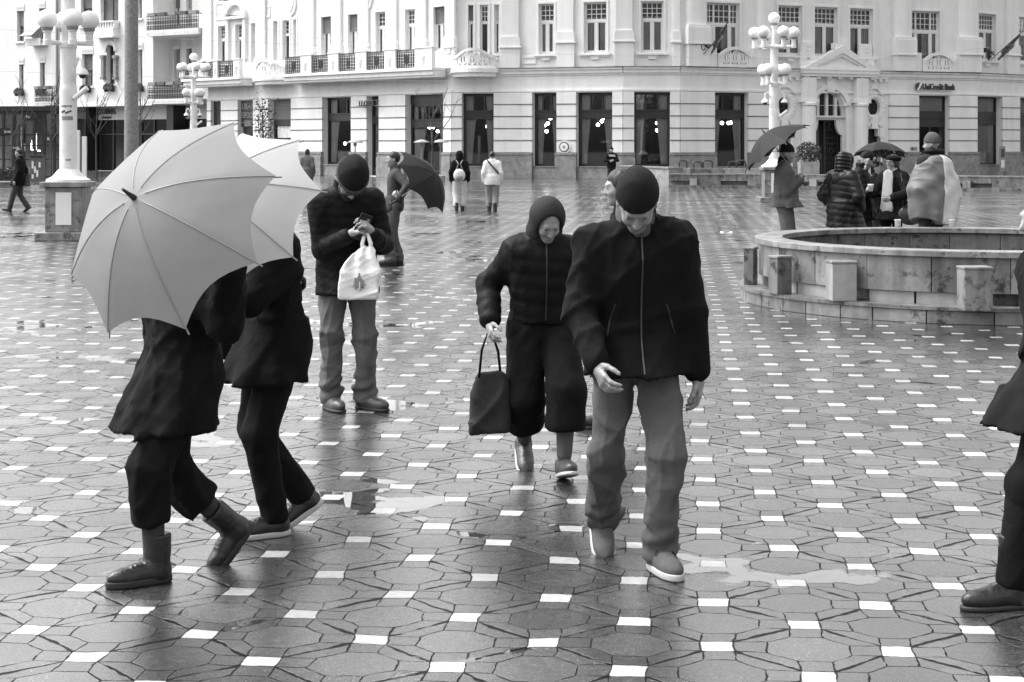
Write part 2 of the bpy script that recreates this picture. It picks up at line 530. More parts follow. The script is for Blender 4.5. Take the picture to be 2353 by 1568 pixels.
def wall_holes(mb, u0, u1, z0, z1, holes, depth):
    us = sorted({u0, u1} | {h[0] for h in holes} | {h[1] for h in holes})
    zs = sorted({z0, z1} | {h[2] for h in holes} | {h[3] for h in holes})
    us = [x for x in us if u0 - 1e-6 <= x <= u1 + 1e-6]; zs = [x for x in zs if z0 - 1e-6 <= x <= z1 + 1e-6]
    for a, b in zip(us, us[1:]):
        for c, d in zip(zs, zs[1:]):
            m, k = (a + b) / 2, (c + d) / 2
            if not any(h[0] < m < h[1] and h[2] < k < h[3] for h in holes):
                mb.quad((a, 0, c), (b, 0, c), (b, 0, d), (a, 0, d))
    for a, b, c, d in holes:
        mb.quad((a, 0, c), (a, 0, d), (a, -depth, d), (a, -depth, c))
        mb.quad((b, 0, c), (b, 0, d), (b, -depth, d), (b, -depth, c))
        mb.quad((a, 0, d), (b, 0, d), (b, -depth, d), (a, -depth, d))
        mb.quad((a, 0, c), (b, 0, c), (b, -depth, c), (a, -depth, c))

def frame_rect(mb, a, b, c, d, t, w0, w1):
    mb.box(a, a + t, w0, w1, c, d); mb.box(b - t, b, w0, w1, c, d)
    mb.box(a + t, b - t, w0, w1, c, c + t); mb.box(a + t, b - t, w0, w1, d - t, d)

def curtain_mb(seg, a, b, c, d, w_, side=0, narrow=0.0, n=22):
    """A hanging cloth with folds; side -1/+1 gathers it towards that edge lower down."""
    mb = seg.mb()
    rows = 8
    vs, fs = [], []
    for j in range(rows + 1):
        t = j / rows
        z = d + (c - d) * t
        x0, x1 = a, b
        g = narrow * t ** 0.8 * (b - a)
        if side < 0: x1 -= g
        if side > 0: x0 += g
        for i in range(n + 1):
            q = i / n
            vs.append((x0 + (x1 - x0) * q, w_ + 0.04 * math.sin(q * n * 1.35 + 0.4 * math.sin(t * 3)), z))
    for j in range(rows):
        for i in range(n):
            fs.append((j * (n + 1) + i, j * (n + 1) + i + 1, (j + 1) * (n + 1) + i + 1, (j + 1) * (n + 1) + i))
    mb.add(vs, fs)
    return mb

def upper_window(seg, root, a, b, c, d, kind='double', shut=0.0, curt=True, recess=0.26):
    """White framed window: small-paned top light over casements; shut = share hidden by a roller shutter."""
    w0, w1 = -recess, -recess + 0.08
    mb = seg.mb()
    frame_rect(mb, a, b, c, d, 0.09, w0, w1)
    zt = c + (d - c) * 0.64
    mb.box(a + .09, b - .09, w0, w1 + 0.03, zt - 0.07, zt + 0.09)
    nx = max(2, int(round((b - a) / 0.26)))
    cols = [(a + .09, b - .09)]
    if kind == 'triple':
        q = (b - a) / 4
        cols = [(a + .09, a + q - .04), (a + q + .06, b - q - .06), (b - q + .04, b - .09)]
        mb.box(a + q - .04, a + q + .06, w0, w1 + .02, c, d - .09); mb.box(b - q - .06, b - q + .04, w0, w1 + .02, c, d - .09)
    elif b - a > 0.75:
        mid = (a + b) / 2
        mb.box(mid - .06, mid + .06, w0, w1 + .02, c + .09, zt - .07)
    for p, q in cols:
        k = max(2, int(round((q - p) / 0.27)))
        for i in range(1, k):
            x = p + (q - p) * i / k
            mb.box(x - .018, x + .018, w0 + .01, w1 - .01, zt + .09, d - .09)
        for i in (1, 2):
            z = zt + .09 + (d - .18 - zt) * i / 3
            mb.box(p, q, w0 + .012, w1 - .012, z - .018, z + .018)
        if kind == 'triple':
            frame_rect(mb, p, q, c + .09, zt - .07, .06, w0 + .01, w1 + .01)
    if b - a > 0.75 and kind != 'triple':
        mid = (a + b) / 2
        frame_rect(mb, a + .09, mid - .06, c + .09, zt - .07, .05, w0 + .01, w1 + .01)
        frame_rect(mb, mid + .06, b - .09, c + .09, zt - .07, .05, w0 + .01, w1 + .01)
    fr = mb.build("window", M['whiteframe'], root)
    g = seg.mb()
    g.quad((a + .02, w0 + .03, c + .02), (b - .02, w0 + .03, c + .02), (b - .02, w0 + .03, d - .02), (a + .02, w0 + .03, d - .02))
    g.build("pane", M['glass'], fr, normals=False)
    if curt:
        wd = (b - a)
        mid = random.uniform(.42, .58)
        curtain_mb(seg, a + .05, a + wd * (mid - random.uniform(.0, .12)), c + .05, zt + .2, w0 - .06).build("curtain", M['net'], fr, smooth=True, normals=False)
        curtain_mb(seg, a + wd * (mid + random.uniform(.0, .12)), b - .05, c + .05, zt + .2, w0 - .06).build("curtain", M['net'], fr, smooth=True, normals=False)
    if shut:
        s_ = seg.mb()
        z1 = d - (d - c) * shut
        n = int((d - z1) / 0.07)
        for i in range(n):
            z = z1 + (d - z1) * i / n
            s_.box(a, b, w1 + .03, w1 + .06, z, z + (d - z1) / n * 0.86)
        s_.build("shutter", M['shutter'], fr)
    return fr

def shop_window(seg, root, a, b, c, d, cols=3, drapes=True, split=0.655, recess=0.45, door=False, curtain_m='curtain'):
    """Dark framed tall ground floor window: row of lights, deep transom, big pane, curtains tied to the sides."""
    w0, w1 = -recess, -recess + 0.12
    mb = seg.mb()
    frame_rect(mb, a, b, c, d, 0.13, w0, w1)
    zt = c + (d - c) * split
    mb.box(a + .13, b - .13, w0, w1 + .04, zt - .02, zt + .42)
    mb.box(a + .13, b - .13, w0, w1 + .09, zt + .36, zt + .44)
    for i in range(1, cols):
        x = a + (b - a) * i / cols
        mb.box(x - .045, x + .045, w0, w1, zt + .42, d - .13)
    if door:
        mb.box(a + .13, b - .13, w0, w1, c + .1, c + .5)
        mid = (a + b) / 2
        mb.box(mid - .06, mid + .06, w0, w1, c, zt)
    fr = mb.build("shop_window", M['darkframe'], root)
    g = seg.mb()
    g.quad((a + .02, w0 + .05, c + .02), (b - .02, w0 + .05, c + .02), (b - .02, w0 + .05, d - .02), (a + .02, w0 + .05, d - .02))
    g.build("pane", M['glass'], fr, normals=False)
    if drapes:
        wd = b - a
        for side in (-1, 1):
            for (z0, z1, nar) in ((zt + .44, d - .1, 0.15), (c + .1, zt, 0.42)):
                k = random.uniform(.30, .40)
                if side < 0: cm = curtain_mb(seg, a + .1, a + wd * k, z0, z1, w0 - .07, -1, nar)
                else: cm = curtain_mb(seg, b - wd * k, b - .1, z0, z1, w0 - .07, 1, nar)
                cm.build("curtain", M[curtain_m], fr, smooth=True, normals=False)
    return fr

# main building --------------------------------------------------------------
nodes = [(478, 145.5), (1040, 172.3), (1200, 173.6), (1432, 177.5), (1562, 177.6), (1770, 173.2), (2042, 167.0), (2245, 163.0), (2420, 154.5)]
pts = [pd(*n) for n in nodes]
SG = [Seg(pts[i], pts[i + 1]) for i in range(len(pts) - 1)]
NX = [n[0] for n in nodes]
def seg_at(x):
    for i in range(len(SG)):
        if x < NX[i + 1]: return SG[i]
    return SG[-1]
ZTOP = 15.5
Z_OP, Z_SILL, Z_PL = 4.62, 0.62, 1.40
Z_FR, Z_CO = 5.55, 5.93
bank = empty("bank_building", (0, 92, 0), "long pale plastered city building with tall ground floor windows and a gabled portal", "building")

# ground floor openings: (x0, x1, kind)
ground = [(487, 510, 'grille'), (549, 584, 'panel'), (619, 671, 'door'), (743, 809, 'shop'), (845, 873, 'narrow'), (934, 1021, 'shopdoor'),
          (1062, 1135, 'shop'), (1224, 1280, 'shop'), (1325, 1408, 'shop'), (1457, 1540, 'shop'), (1641, 1718, 'shop'),
          (2110, 2180, 'bankdoor'), (2244, 2301, 'bank'), (2341, 2395, 'bank')]
upper = [(502, 525, 'n', 0), (542, 561, 'n', 0), (578, 588, 'n', 0), (629, 639, 'n', 0), (650, 666, 'n', 0), (675, 682, 'n', .0),
         (739, 762, 'd', .40), (801, 823, 'd', .40), (864, 888, 'd', 0), (932, 955, 'd', 0), (997, 1023, 'd', .38),
         (1076, 1088, 'n', .3), (1103, 1122, 'n', 0), (1136, 1147, 'n', 0), (1238, 1273, 'd', 0), (1342, 1394, 'd', 0), (1473, 1525, 'd', 0),
         (1624, 1699, 'triple', 0), (1788, 1843, 'd', 0), (1871.5, 1924.5, 'd', 0), (1953, 2005.5, 'd', 0), (2090, 2159, 'triple', 0),
         (2248, 2288, 'd', 0), (2340, 2385, 'd', 0)]
def Zu(x, y):
    return seg_at(x).Z(x, y)
holes = {i: [] for i in range(len(SG))}
def idx(x):
    return next((i for i in range(len(SG)) if x < NX[i + 1]), len(SG) - 1)
for x0, x1, k in ground:
    i = idx((x0 + x1) / 2); s = SG[i]
    z0 = 0.05 if k in ('door', 'panel', 'narrow', 'shopdoor', 'bankdoor', 'grille') else Z_SILL
    holes[i].append((s.U(x0), s.U(x1), z0, Z_OP, k, x0, x1))
uh = []
for x0, x1, k, sh in upper:
    i = idx((x0 + x1) / 2); s = SG[i]
    z0 = 7.0 if x1 < 1030 else 6.72
    if 1030 < x1 < 1160: z0 = 6.78
    if k == 'triple': z0 = 6.25
    z1 = 9.42
    a, b = s.U(x0), s.U(x1)
    uh.append((i, a, b, z0, z1, k, sh))
# wall of each stretch, with the entrance bay set back
ENT = 5
oval_holes = []
for i, s in enumerate(SG):
    mb = s.mb()
    hs = [h[:4] for h in holes[i]] + [(a, b, z0, z1) for (j, a, b, z0, z1, k, sh) in uh if j == i]
    # plain upper storey outside the picture
    for (j, a, b, z0, z1, k, sh) in uh:
        if j == i: hs.append((a, b, 11.0, 13.4))
    if i == ENT:
        hs.append((s.U(1867), s.U(1945), 0.05, 5.0))
        hs.append((s.U(1986), s.U(2025), 0.05, 2.72)); hs.append((s.U(1783), s.U(1820), 0.05, 2.72))
        hs.append((s.U(1989), s.U(2026), 3.42, 4.40)); hs.append((s.U(1783), s.U(1820), 3.42, 4.40))
    wall_holes(mb, 0, s.len, 0, ZTOP, hs, 0.55)
    mb.build("wall", M['plaster'], bank, normals=False)
    # dark rooms behind
    r = s.mb()
    r.quad((-.5, -4, 0), (s.len + .5, -4, 0), (s.len + .5, -4, ZTOP), (-.5, -4, ZTOP))
    for z in (0.02, 5.2, 10.2, ZTOP - .1):
        r.quad((-.5, -4, z), (s.len + .5, -4, z), (s.len + .5, -.56, z), (-.5, -.56, z))
    r.build("room", M['interior'], bank, normals=False)
    # frieze, cornice, upper bands
    c = s.mb()
    e0, e1 = 0.0, s.len
    for (z0, z1, w_) in ((Z_FR, Z_FR + .10, .06), (Z_FR + .10, Z_FR + .30, .14), (Z_FR + .30, Z_CO, .24)):
        c.box(e0, e1, 0.0, w_, z0, z1)
    c.box(e0, e1, 0.0, .10, Z_OP + .06, Z_OP + .16)
    c.build("cornice", M['plaster_trim'], bank)
    c = s.mb(); c.box(e0, e1, 0.0, .35, 14.6, 15.5); c.build("eaves", M['plaster_trim'], bank)
    f = s.mb()
    f.box(e0, e1, 0.0, .27, Z_CO, Z_CO + .05)
    f.build("flashing", M['sheet'], bank)
# rusticated piers and plinth
GRV = [2.06, 2.71, 3.36, 4.01]
def pier(x0, x1, w_=0.10, sides=True):
    i = idx((x0 + x1) / 2); s = SG[i]
    a, b = s.U(x0), s.U(x1)
    a, b = max(a, -0.0), min(b, s.len)
    if b - a < 0.05: return
    z = Z_PL + .02
    mb = s.mb()
    for g in GRV + [Z_OP + .05]:
        mb.box(a, b, 0.0, w_, z, g - .022)
        z = g + .022
    mb.build("pier", M['plaster'], bank, bevel=0.012)
    st = s.mb()
    for g in GRV:
        st.box(a - .03, b + .03, 0.0, w_ + .025, g - .020, g + .020)
    st.build("band", M['sheet'], bank)
    pl = s.mb()
    pl.box(a - .05, b + .05, 0.0, w_ + .16, 0, Z_PL - .28)
    pl.box(a - .03, b + .03, 0.0, w_ + .09, Z_PL - .28, Z_PL - .12)
    pl.box(a - .05, b + .05, 0.0, w_ + .13, Z_PL - .12, Z_PL)
    pl.build("plinth", M['plinth'], bank, bevel=0.01)
edges = sorted([(x0, x1) for x0, x1, k in ground] + [(1770, 2042)])
cur = 470
for x0, x1 in edges + [(2420, 2420)]:
    brk = [cur] + [n for n in NX if cur + 3 < n < x0 - 3] + [x0]
    for p, q in zip(brk, brk[1:]):
        pier(p, q)
    cur = x1
# apron walls under the windows
ap = []
for x0, x1, k in ground:
    if k in ('shop', 'bank'):
        i = idx((x0 + x1) / 2); s = SG[i]
        mb = s.mb(); mb.box(s.U(x0), s.U(x1), -.3, .08, 0, Z_SILL); mb.box(s.U(x0), s.U(x1), -.32, .13, Z_SILL, Z_SILL + .05)
        mb.build("window_apron", M['plinth'], bank, bevel=0.01)
# ground floor fills
lampspots = []
for x0, x1, k in ground:
    i = idx((x0 + x1) / 2); s = SG[i]
    a, b = s.U(x0), s.U(x1)
    if k == 'shop':
        shop_window(s, bank, a, b, Z_SILL + .05, Z_OP)
    elif k == 'narrow':
        shop_window(s, bank, a, b, 0.05, Z_OP, cols=1, door=True)
    elif k == 'shopdoor':
        shop_window(s, bank, a, b, 0.05, Z_OP - .5, cols=5, drapes=True, split=.68)
        mb = s.mb(); mb.box(a, b, -.5, -.3, Z_OP - .5, Z_OP); mb.build("fascia", M['darkframe'], bank)
    elif k == 'grille':
        mb = s.mb(); mb.box(a, b, -.5, -.3, .05, 2.9); mb.build("infill", M['plinth'], bank)
        g = s.mb(); frame_rect(g, a, b, 2.9, Z_OP, .05, -.2, -.15)
        for q in range(1, 4): g.box(a, b, -.19, -.16, 2.9 + q * .43, 2.93 + q * .43)
        for q in range(1, 5): g.box(a + (b - a) * q / 5 - .015, a + (b - a) * q / 5 + .015, -.19, -.16, 2.9, Z_OP)
        gg = g.build("window", M['iron'], bank)
        h = s.mb(); h.box(a, b, -.35, -.25, 2.9, Z_OP); h.build("pane", M['glassmid'], gg)
    elif k == 'panel':
        shop_window(s, bank, a, b, 0.05, 2.95, cols=1, door=True, split=.9, drapes=False)
    elif k == 'door':
        mb = s.mb(); frame_rect(mb, a, b, .05, Z_OP, .16, -.5, -.35)
        mb.box(a, b, -.5, -.32, 3.0, 3.4); mb.box(a, b, -.5, -.33, 2.05, 2.2)
        dr = mb.build("door_frame", M['darkframe'], bank)
        sh = s.mb()
        for q in range(14):
            z = 3.4 + q * (Z_OP - 3.4) / 14; sh.box(a + .1, b - .1, -.38, -.30, z, z + .075)
        sh.build("shutter", M['shutter'], dr)
        mid = (a + b) / 2
        for p, q in ((a + .16, mid - .02), (mid + .02, b - .16)):
            lf = s.mb(); frame_rect(lf, p, q, .1, 2.05, .12, -.46, -.40); lf.box(p + .12, q - .12, -.46, -.43, .1, .9)
            for zz in (1.0, 1.35, 1.7): lf.box(p + .12, q - .12, -.45, -.41, zz, zz + .05)
            lo = lf.build("door_leaf", M['greyframe'], dr)
            hd = s.mb(); hd.box((q if p < mid - .3 else p + .02) - .06, (q if p < mid - .3 else p + .02) + .0, -.40, -.34, .95, 1.35); hd.build("handle", M['whiteframe'], lo)
        cu_ = s.mb(); cu_.box(a + .16, b - .16, -.49, -.47, .1, 3.0); cu_.build("pane", M['glassdark'], dr)
        curtain_mb(s, a + .3, b - .2, 2.25, 2.98, -.42).build("curtain", M['curtain'], dr, smooth=True, normals=False)
    elif k in ('bank', 'bankdoor'):
        w0 = -.45
        z0 = .05 if k == 'bankdoor' else Z_SILL + .05
        mb = s.mb(); frame_rect(mb, a, b, z0, Z_OP, .09, w0, w0 + .1)
        mb.box(a + .09, b - .09, w0, w0 + .12, 3.0 if k == 'bank' else 2.85, 3.72 if k == 'bank' else 3.75)
        mb.box(a + .09, b - .09, w0, w0 + .16, 3.30, 3.36)
        if k == 'bankdoor':
            mb.box((a + b) / 2 - .05, (a + b) / 2 + .05, w0, w0 + .1, z0, 2.85)
            mb.box(a + .09, b - .09, w0, w0 + .1, z0, z0 + .25)
        fr = mb.build("shop_window", M['darkframe'], bank)
        g = s.mb(); g.quad((a, w0 + .05, z0), (b, w0 + .05, z0), (b, w0 + .05, Z_OP), (a, w0 + .05, Z_OP)); g.build("pane", M['glass'], fr, normals=False)
        curtain_mb(s, a + .05, b - .05, 3.75, Z_OP - .05, w0 - .06, n=40).build("blind", M['blind'], fr, smooth=True, normals=False)
        if k == 'bank':
            curtain_mb(s, a + .05, b - .05, z0, 3.0, w0 - .06, n=40).build("blind", M['blind'], fr, smooth=True, normals=False)
# upper windows with their surrounds
for (i, a, b, z0, z1, k, sh) in uh:
    s = SG[i]
    upper_window(s, bank, a, b, z0, z1, kind='triple' if k == 'triple' else 'double', shut=sh, curt=(k != 'n'))
    g = s.mb(); g.quad((a, -.4, 11.0), (b, -.4, 11.0), (b, -.4, 13.4), (a, -.4, 13.4)); g.build("attic_pane", M['glassmid'], bank, normals=False)
    mb = s.mb()
    t = .12
    mb.box(a - t, a, 0, .05, z0 - .02, z1 + t); mb.box(b, b + t, 0, .05, z0 - .02, z1 + t); mb.box(a, b, 0, .05, z1, z1 + t)
    if z0 < 6.9 and k != 'triple':
        mb.box(a - .25, b + .25, 0, .18, z0 - .14, z0 - .02); mb.box((a + b) / 2 - .22, (a + b) / 2 + .22, 0, .1, z0 - .36, z0 - .14)
        mb.box(a - .2, b + .2, 0, .07, z0 - .24, z0 - .14)
    mb.build("window_surround", M['plaster_trim'], bank, bevel=0.01)
# pilasters: (x0, x1, base row, round?)
for x0, x1, zb, rd in ((590, 614, 7.25, 0), (698, 726, 7.6, 0), (764, 788, 7.75, 0), (825, 851, 7.75, 0), (889, 916, 7.75, 0), (957, 984, 7.75, 0), (1026, 1050, 7.75, 0),
                       (1150, 1196, 7.7, 0), (1282, 1322, 7.9, 0), (1411, 1456, 7.9, 0), (1545, 1563, 7.85, 0), (1574, 1620, 8.2, 1), (1738, 1776, 8.1, 1), (2052, 2092, 7.9, 1),
                       (2200, 2244, 8.0, 1), (2308, 2338, 7.7, 0), (468, 490, 7.4, 0)):
    i = idx((x0 + x1) / 2); s = SG[i]
    a, b = s.U(x0), s.U(x1)
    mb = s.mb()
    m = (b - a) * .06
    if rd:
        n = 12
        q = [((a + b) / 2 + (b - a) / 2 * math.cos(math.pi * t / n), .12 + .26 * math.sin(math.pi * t / n)) for t in range(n + 1)]
        vs = [(u, w_, zb) for u, w_ in q] + [(u, w_, 14.6) for u, w_ in q]
        mb.add(vs, [(t, t + 1, n + 2 + t, n + 1 + t) for t in range(n)])
        mb.box(a - .06, b + .06, 0, .48, zb - .14, zb); mb.box(a, b, 0, .12, zb, 14.6)
        mb.box(a - .10, b + .10, 0, .52, zb - .95, zb - .14)
        mb.box(a - .12, b + .12, 0, .56, zb - 1.05, zb - .95)
        mb.box(a - .04, b + .04, 0, .44, Z_CO + .05, zb - 1.05)
    else:
        mb.box(a + m, b - m, 0, .16, zb, 14.6)
        mb.prism([(a - .02, zb - .55), (b + .02, zb - .55), (b + .02, zb - .18), (b - m, zb), (a + m, zb), (a - .02, zb - .18)], 0, .24)
        mb.box(a - .08, b + .08, 0, .30, zb - .64, zb - .55)
        mb.box(a, b, 0, .2, Z_CO + .05, zb - .64)
        if x1 < 1060:
            mb.box((a + b) / 2 - .15, (a + b) / 2 + .15, 0, .26, zb - .95, zb - .64)
    mb.build("pilaster", M['plaster_trim'], bank, bevel=0.015)
# raised wall panels between upper windows
for x0, x1, z0, z1 in ((600, 622, 9.7, 10.4), (1200, 1232, 6.2, 6.6), (497, 517, 9.8, 10.9), (1290, 1316, 6.15, 7.1), (1416, 1450, 6.15, 7.1)):
    s = seg_at((x0 + x1) / 2); mb = s.mb(); frame_rect(mb, s.U(x0), s.U(x1), z0, z1, .08, 0, .05); mb.build("panel_moulding", M['plaster_trim'], bank)
# balconies of the left wing
s0 = SG[0]
for xa, xb in ((456, 588), (688, 1032)):
    a, b = s0.U(xa), s0.U(xb)
    mb = s0.mb()
    mb.box(a, b, .24, 1.15, Z_CO - .30, Z_CO - .05); mb.box(a - .05, b + .05, .24, 1.28, Z_CO - .05, Z_CO + .10); mb.box(a, b, .24, 1.05, Z_CO - .42, Z_CO - .30)
    mb.build("balcony_slab", M['plaster_trim'], bank, bevel=0.02)
rails = [(456, 492), (503, 526), (537, 573), (691, 728), (753, 791), (816, 854.5), (880, 921), (948, 991)]
zr0, zr1 = Z_CO + .14, Z_CO + 1.15
for k, (xa, xb) in enumerate(rails):
    a, b = s0.U(xa), s0.U(xb)
    mb = s0.mb()
    w_ = 1.1
    mb.box(a, b, w_ - .03, w_ + .03, zr1 - .05, zr1); mb.box(a, b, w_ - .02, w_ + .02, zr0, zr0 + .05); mb.box(a, b, w_ - .015, w_ + .015, zr1 - .2, zr1 - .17)
    n = max(4, int((b - a) / .2))
    for q in range(n + 1):
        x = a + (b - a) * q / n
        mb.box(x - .018, x + .018, w_ - .018, w_ + .018, zr0, zr1)
        if q < n:
            xm = x + (b - a) / n / 2
            for z in (zr0 + .15, zr0 + .33, zr0 + .51, zr0 + .69):
                mb.ring([(xm + .07 * math.cos(t * 1.047), z + .085 * math.sin(t * 1.047)) for t in range(6)], [(xm + .04 * math.cos(t * 1.047), z + .055 * math.sin(t * 1.047)) for t in range(6)], w_ - .012, w_ + .012)
            for z in (zr1 - .15,):
                mb.box(xm - .02, xm + .02, w_ - .01, w_ + .01, z - .02, zr1 - .05)
    if b - a > .9:
        xm = (a + b) / 2
        mb.ring([(xm + .16 * math.cos(t * .5236), zr0 + .45 + .30 * math.sin(t * .5236)) for t in range(12)], [(xm + .11 * math.cos(t * .5236), zr0 + .45 + .24 * math.sin(t * .5236)) for t in range(12)], w_ - .02, w_ + .03)
        mb.ring([(xm + .08 * math.cos(t * .5236), zr0 + .45 + .15 * math.sin(t * .5236)) for t in range(12)], [(xm + .04 * math.cos(t * .5236), zr0 + .45 + .1 * math.sin(t * .5236)) for t in range(12)], w_ - .02, w_ + .03)
    mb.build("railing", M['iron'], bank)
for xa, xb in ((492, 503), (526, 537), (573, 588), (728, 753), (791, 816), (854.5, 880), (921, 948), (991, 1032)):
    a, b = s0.U(xa) + .02, s0.U(xb) - .02
    mb = s0.mb()
    mb.box(a, b, .95, 1.22, Z_CO + .10, zr1 + .02); mb.box(a - .04, b + .04, .92, 1.26, zr1 + .02, zr1 + .1)
    mb.box((a + b) / 2 - .14, (a + b) / 2 + .14, 1.22, 1.26, zr0 + .55, zr0 + .63)
    for q in (-.09, 0, .09): mb.box((a + b) / 2 + q - .02, (a + b) / 2 + q + .02, 1.22, 1.25, zr0 + .1, zr0 + .5)
    mb.build("balcony_post", M['plaster_trim'], bank, bevel=0.02)
# arched stone balustrades
def balustrade(s, xa, xb, z0, z1, w_, bow=0.0):
    a, b = s.U(xa), s.U(xb)
    n = 24
    L_ = b - a
    top = [(a + L_ * t / n, z0 + (z1 - z0) * (.62 + .38 * math.sin(math.pi * min(1, max(0, (t / n - .08) / .84))) ** .8)) for t in range(n + 1)]
    def bw(u): return w_ + bow * math.sin(math.pi * (u - a) / L_)
    mb = MB(lambda u, q, z: s.T(u, q + (bw(u) - w_), z))
    for (u0, t0), (u1, t1) in zip(top, top[1:]):
        mb.add([(u0, w_ - .14, t0 - .16), (u1, w_ - .14, t1 - .16), (u1, w_ - .14, t1), (u0, w_ - .14, t0), (u0, w_ + .1, t0 - .16), (u1, w_ + .1, t1 - .16), (u1, w_ + .1, t1), (u0, w_ + .1, t0)],
               [(0, 1, 2, 3), (4, 7, 6, 5), (0, 4, 5, 1), (3, 2, 6, 7)])
        mb.box(u0, u1, w_ - .12, w_ + .08, z0, z0 + .16)
    for u in (a, a + L_ * .05, b - L_ * .05 - .12, b - .12): mb.box(u, u + .12, w_ - .1, w_ + .06, z0 + .16, z0 + (z1 - z0) * .66)
    # interlaced tracery
    for k in range(3):
        xm = a + L_ * (.26 + .24 * k)
        r = L_ * .10
        hh = (z1 - z0) * .30
        zc = z0 + .16 + hh
        mb.ring([(xm + r * math.cos(t * .5236), zc + hh * math.sin(t * .5236)) for t in range(12)], [(xm + (r - .09) * math.cos(t * .5236), zc + (hh - .09) * math.sin(t * .5236)) for t in range(12)], w_ - .07, w_ + .03)
        mb.box(xm - .05, xm + .05, w_ - .06, w_ + .03, z0 + .16, z0 + (z1 - z0) * .82)
    for k in range(4):
        xm = a + L_ * (.14 + .24 * k)
        mb.box(xm - .06, xm + .06, w_ - .07, w_ + .03, z0 + .16, z0 + (z1 - z0) * .72)
    mb.build("balustrade", M['plaster_trim'], bank)
    bk = s.mb(); bk.box(a + .1, b - .1, w_ - .55, w_ - .5, z0, z1 - .35); bk.build("balustrade_back", M['plaster'], bank)
for xa, xb in ((603, 677), (1046, 1143)):
    s = seg_at((xa + xb) / 2)
    a, b = s.U(xa), s.U(xb)
    n = 12
    mb = s.mb()
    for (z0, z1, g) in ((Z_CO - .42, Z_CO - .2, 0), (Z_CO - .2, Z_CO + .02, .12)):
        q = [(a - g, 0)] + [(a - g + (b - a + 2 * g) * t / n, .55 + g + .6 * math.sin(math.pi * t / n)) for t in range(n + 1)] + [(b + g, 0)]
        k = len(q)
        mb.add([(u, w_, z0) for u, w_ in q] + [(u, w_, z1) for u, w_ in q], [tuple(range(k)), tuple(range(2 * k - 1, k - 1, -1))] + [(t, (t + 1) % k, k + (t + 1) % k, k + t) for t in range(k)])
    mb.build("balcony_slab", M['plaster_trim'], bank)
    balustrade(s, xa + 1, xb - 1, Z_CO + .02, Z_CO + 1.12, .5, .55)
balustrade(SG[4], 1642, 1721, Z_CO + .05, Z_CO + 1.15, .28)
balustrade(SG[6], 2112, 2187, Z_CO + .05, Z_CO + 1.15, .28)
for xa, xb, sg in ((1722, 1738, SG[4]), (1624, 1641, SG[4]), (2093, 2111, SG[6]), (2188, 2199, SG[6])):
    mb = sg.mb(); mb.box(sg.U(xa), sg.U(xb), 0, .3, Z_CO + .05, Z_CO + 1.1); mb.build("parapet", M['plaster_trim'], bank, bevel=0.02)
# arched hood and crests on the left wing
a, b = s0.U(523), s0.U(569)
mb = s0.mb(); mb.box(a, b, 0, .3, 9.78, 9.95)
mb.box(a + .05, a + .3, 0, .2, 7.2, 9.78); mb.box(b - .3, b - .05, 0, .2, 7.2, 9.78)
ar = [((a + b) / 2 + (b - a) / 2 * math.cos(math.pi * t / 14), 9.95 + .95 * math.sin(math.pi * t / 14)) for t in range(15)]
ai = [((a + b) / 2 + (b - a - .5) / 2 * math.cos(math.pi * t / 14), 9.95 + .72 * math.sin(math.pi * t / 14)) for t in range(15)]
mb.ring(ar + ar[::-1][1:2], ai + ai[::-1][1:2], 0, .28)
mb.build("window_hood", M['plaster_trim'], bank)
for x, y in ((671, 0), (845, -12)):
    s = seg_at(x); u = s.U(x); z = s.Z(x, y + 14)
    mb = s.mb(); mb.prism([(u - .45, z + .9), (u + .45, z + .9), (u + .5, z), (u + .3, z - .45), (u, z - .65), (u - .3, z - .45), (u - .5, z)], 0, .10)
    mb.prism([(u - .28, z + .6), (u + .28, z + .6), (u + .3, z), (u, z - .4), (u - .3, z)], .1, .15)
    mb.build("crest", M['plaster_trim'], bank, bevel=0.03)

# entrance portal -----------------------------------------------------------
class Flat(Seg):
    """The portal's relief is shallow: everything in front of the wall is drawn in to half its depth."""
    def T(s, u, w_, z): return Seg.T(s, u, w_ * .5 if w_ > 0 else w_, z)
s = Flat(SG[ENT].p0, SG[ENT].p1)
U = s.U
def arc(cx, cz, rx, rz, t0=0, t1=180, n=18):
    return [(cx + rx * math.cos(R(t0 + (t1 - t0) * k / n)), cz + rz * math.sin(R(t0 + (t1 - t0) * k / n))) for k in range(n + 1)]
uc = (U(1867) + U(1945)) / 2
hw = (U(1945) - U(1867)) / 2
mb = s.mb()          # surround plate: wall above the arch, fan light openings left as holes in the ring
zsp, zap = 3.35, 4.92          # springing and crown of the arch
outer = [(uc + hw, 5.0)] + [(uc + hw * math.cos(R(180 * k / 24)), 5.0) for k in range(1, 24)] + [(uc - hw, 5.0)]
inner = arc(uc, zsp, hw - .02, zap - zsp, 0, 180, 24)
mb.ring(outer + [(uc - hw, zsp - .01), (uc + hw, zsp - .01)], inner + [(uc - hw + .02, zsp), (uc + hw - .02, zsp)], -.3, -.02)
mb.build("spandrel", M['plaster_trim'], bank)
fan = s.mb()
fan.box(uc - hw, uc + hw, -.42, -.24, 3.2, 3.44)
for q in (-.52, 0, .52): fan.box(uc + q * hw - .09, uc + q * hw + .09, -.42, -.24, 3.44, 4.9 - .5 * abs(q))
fan.ring(arc(uc, 3.44, hw, 1.45, 0, 180, 20) + [(uc, 3.42)], arc(uc, 3.44, hw - .14, 1.28, 0, 180, 20) + [(uc, 3.43)], -.42, -.24)
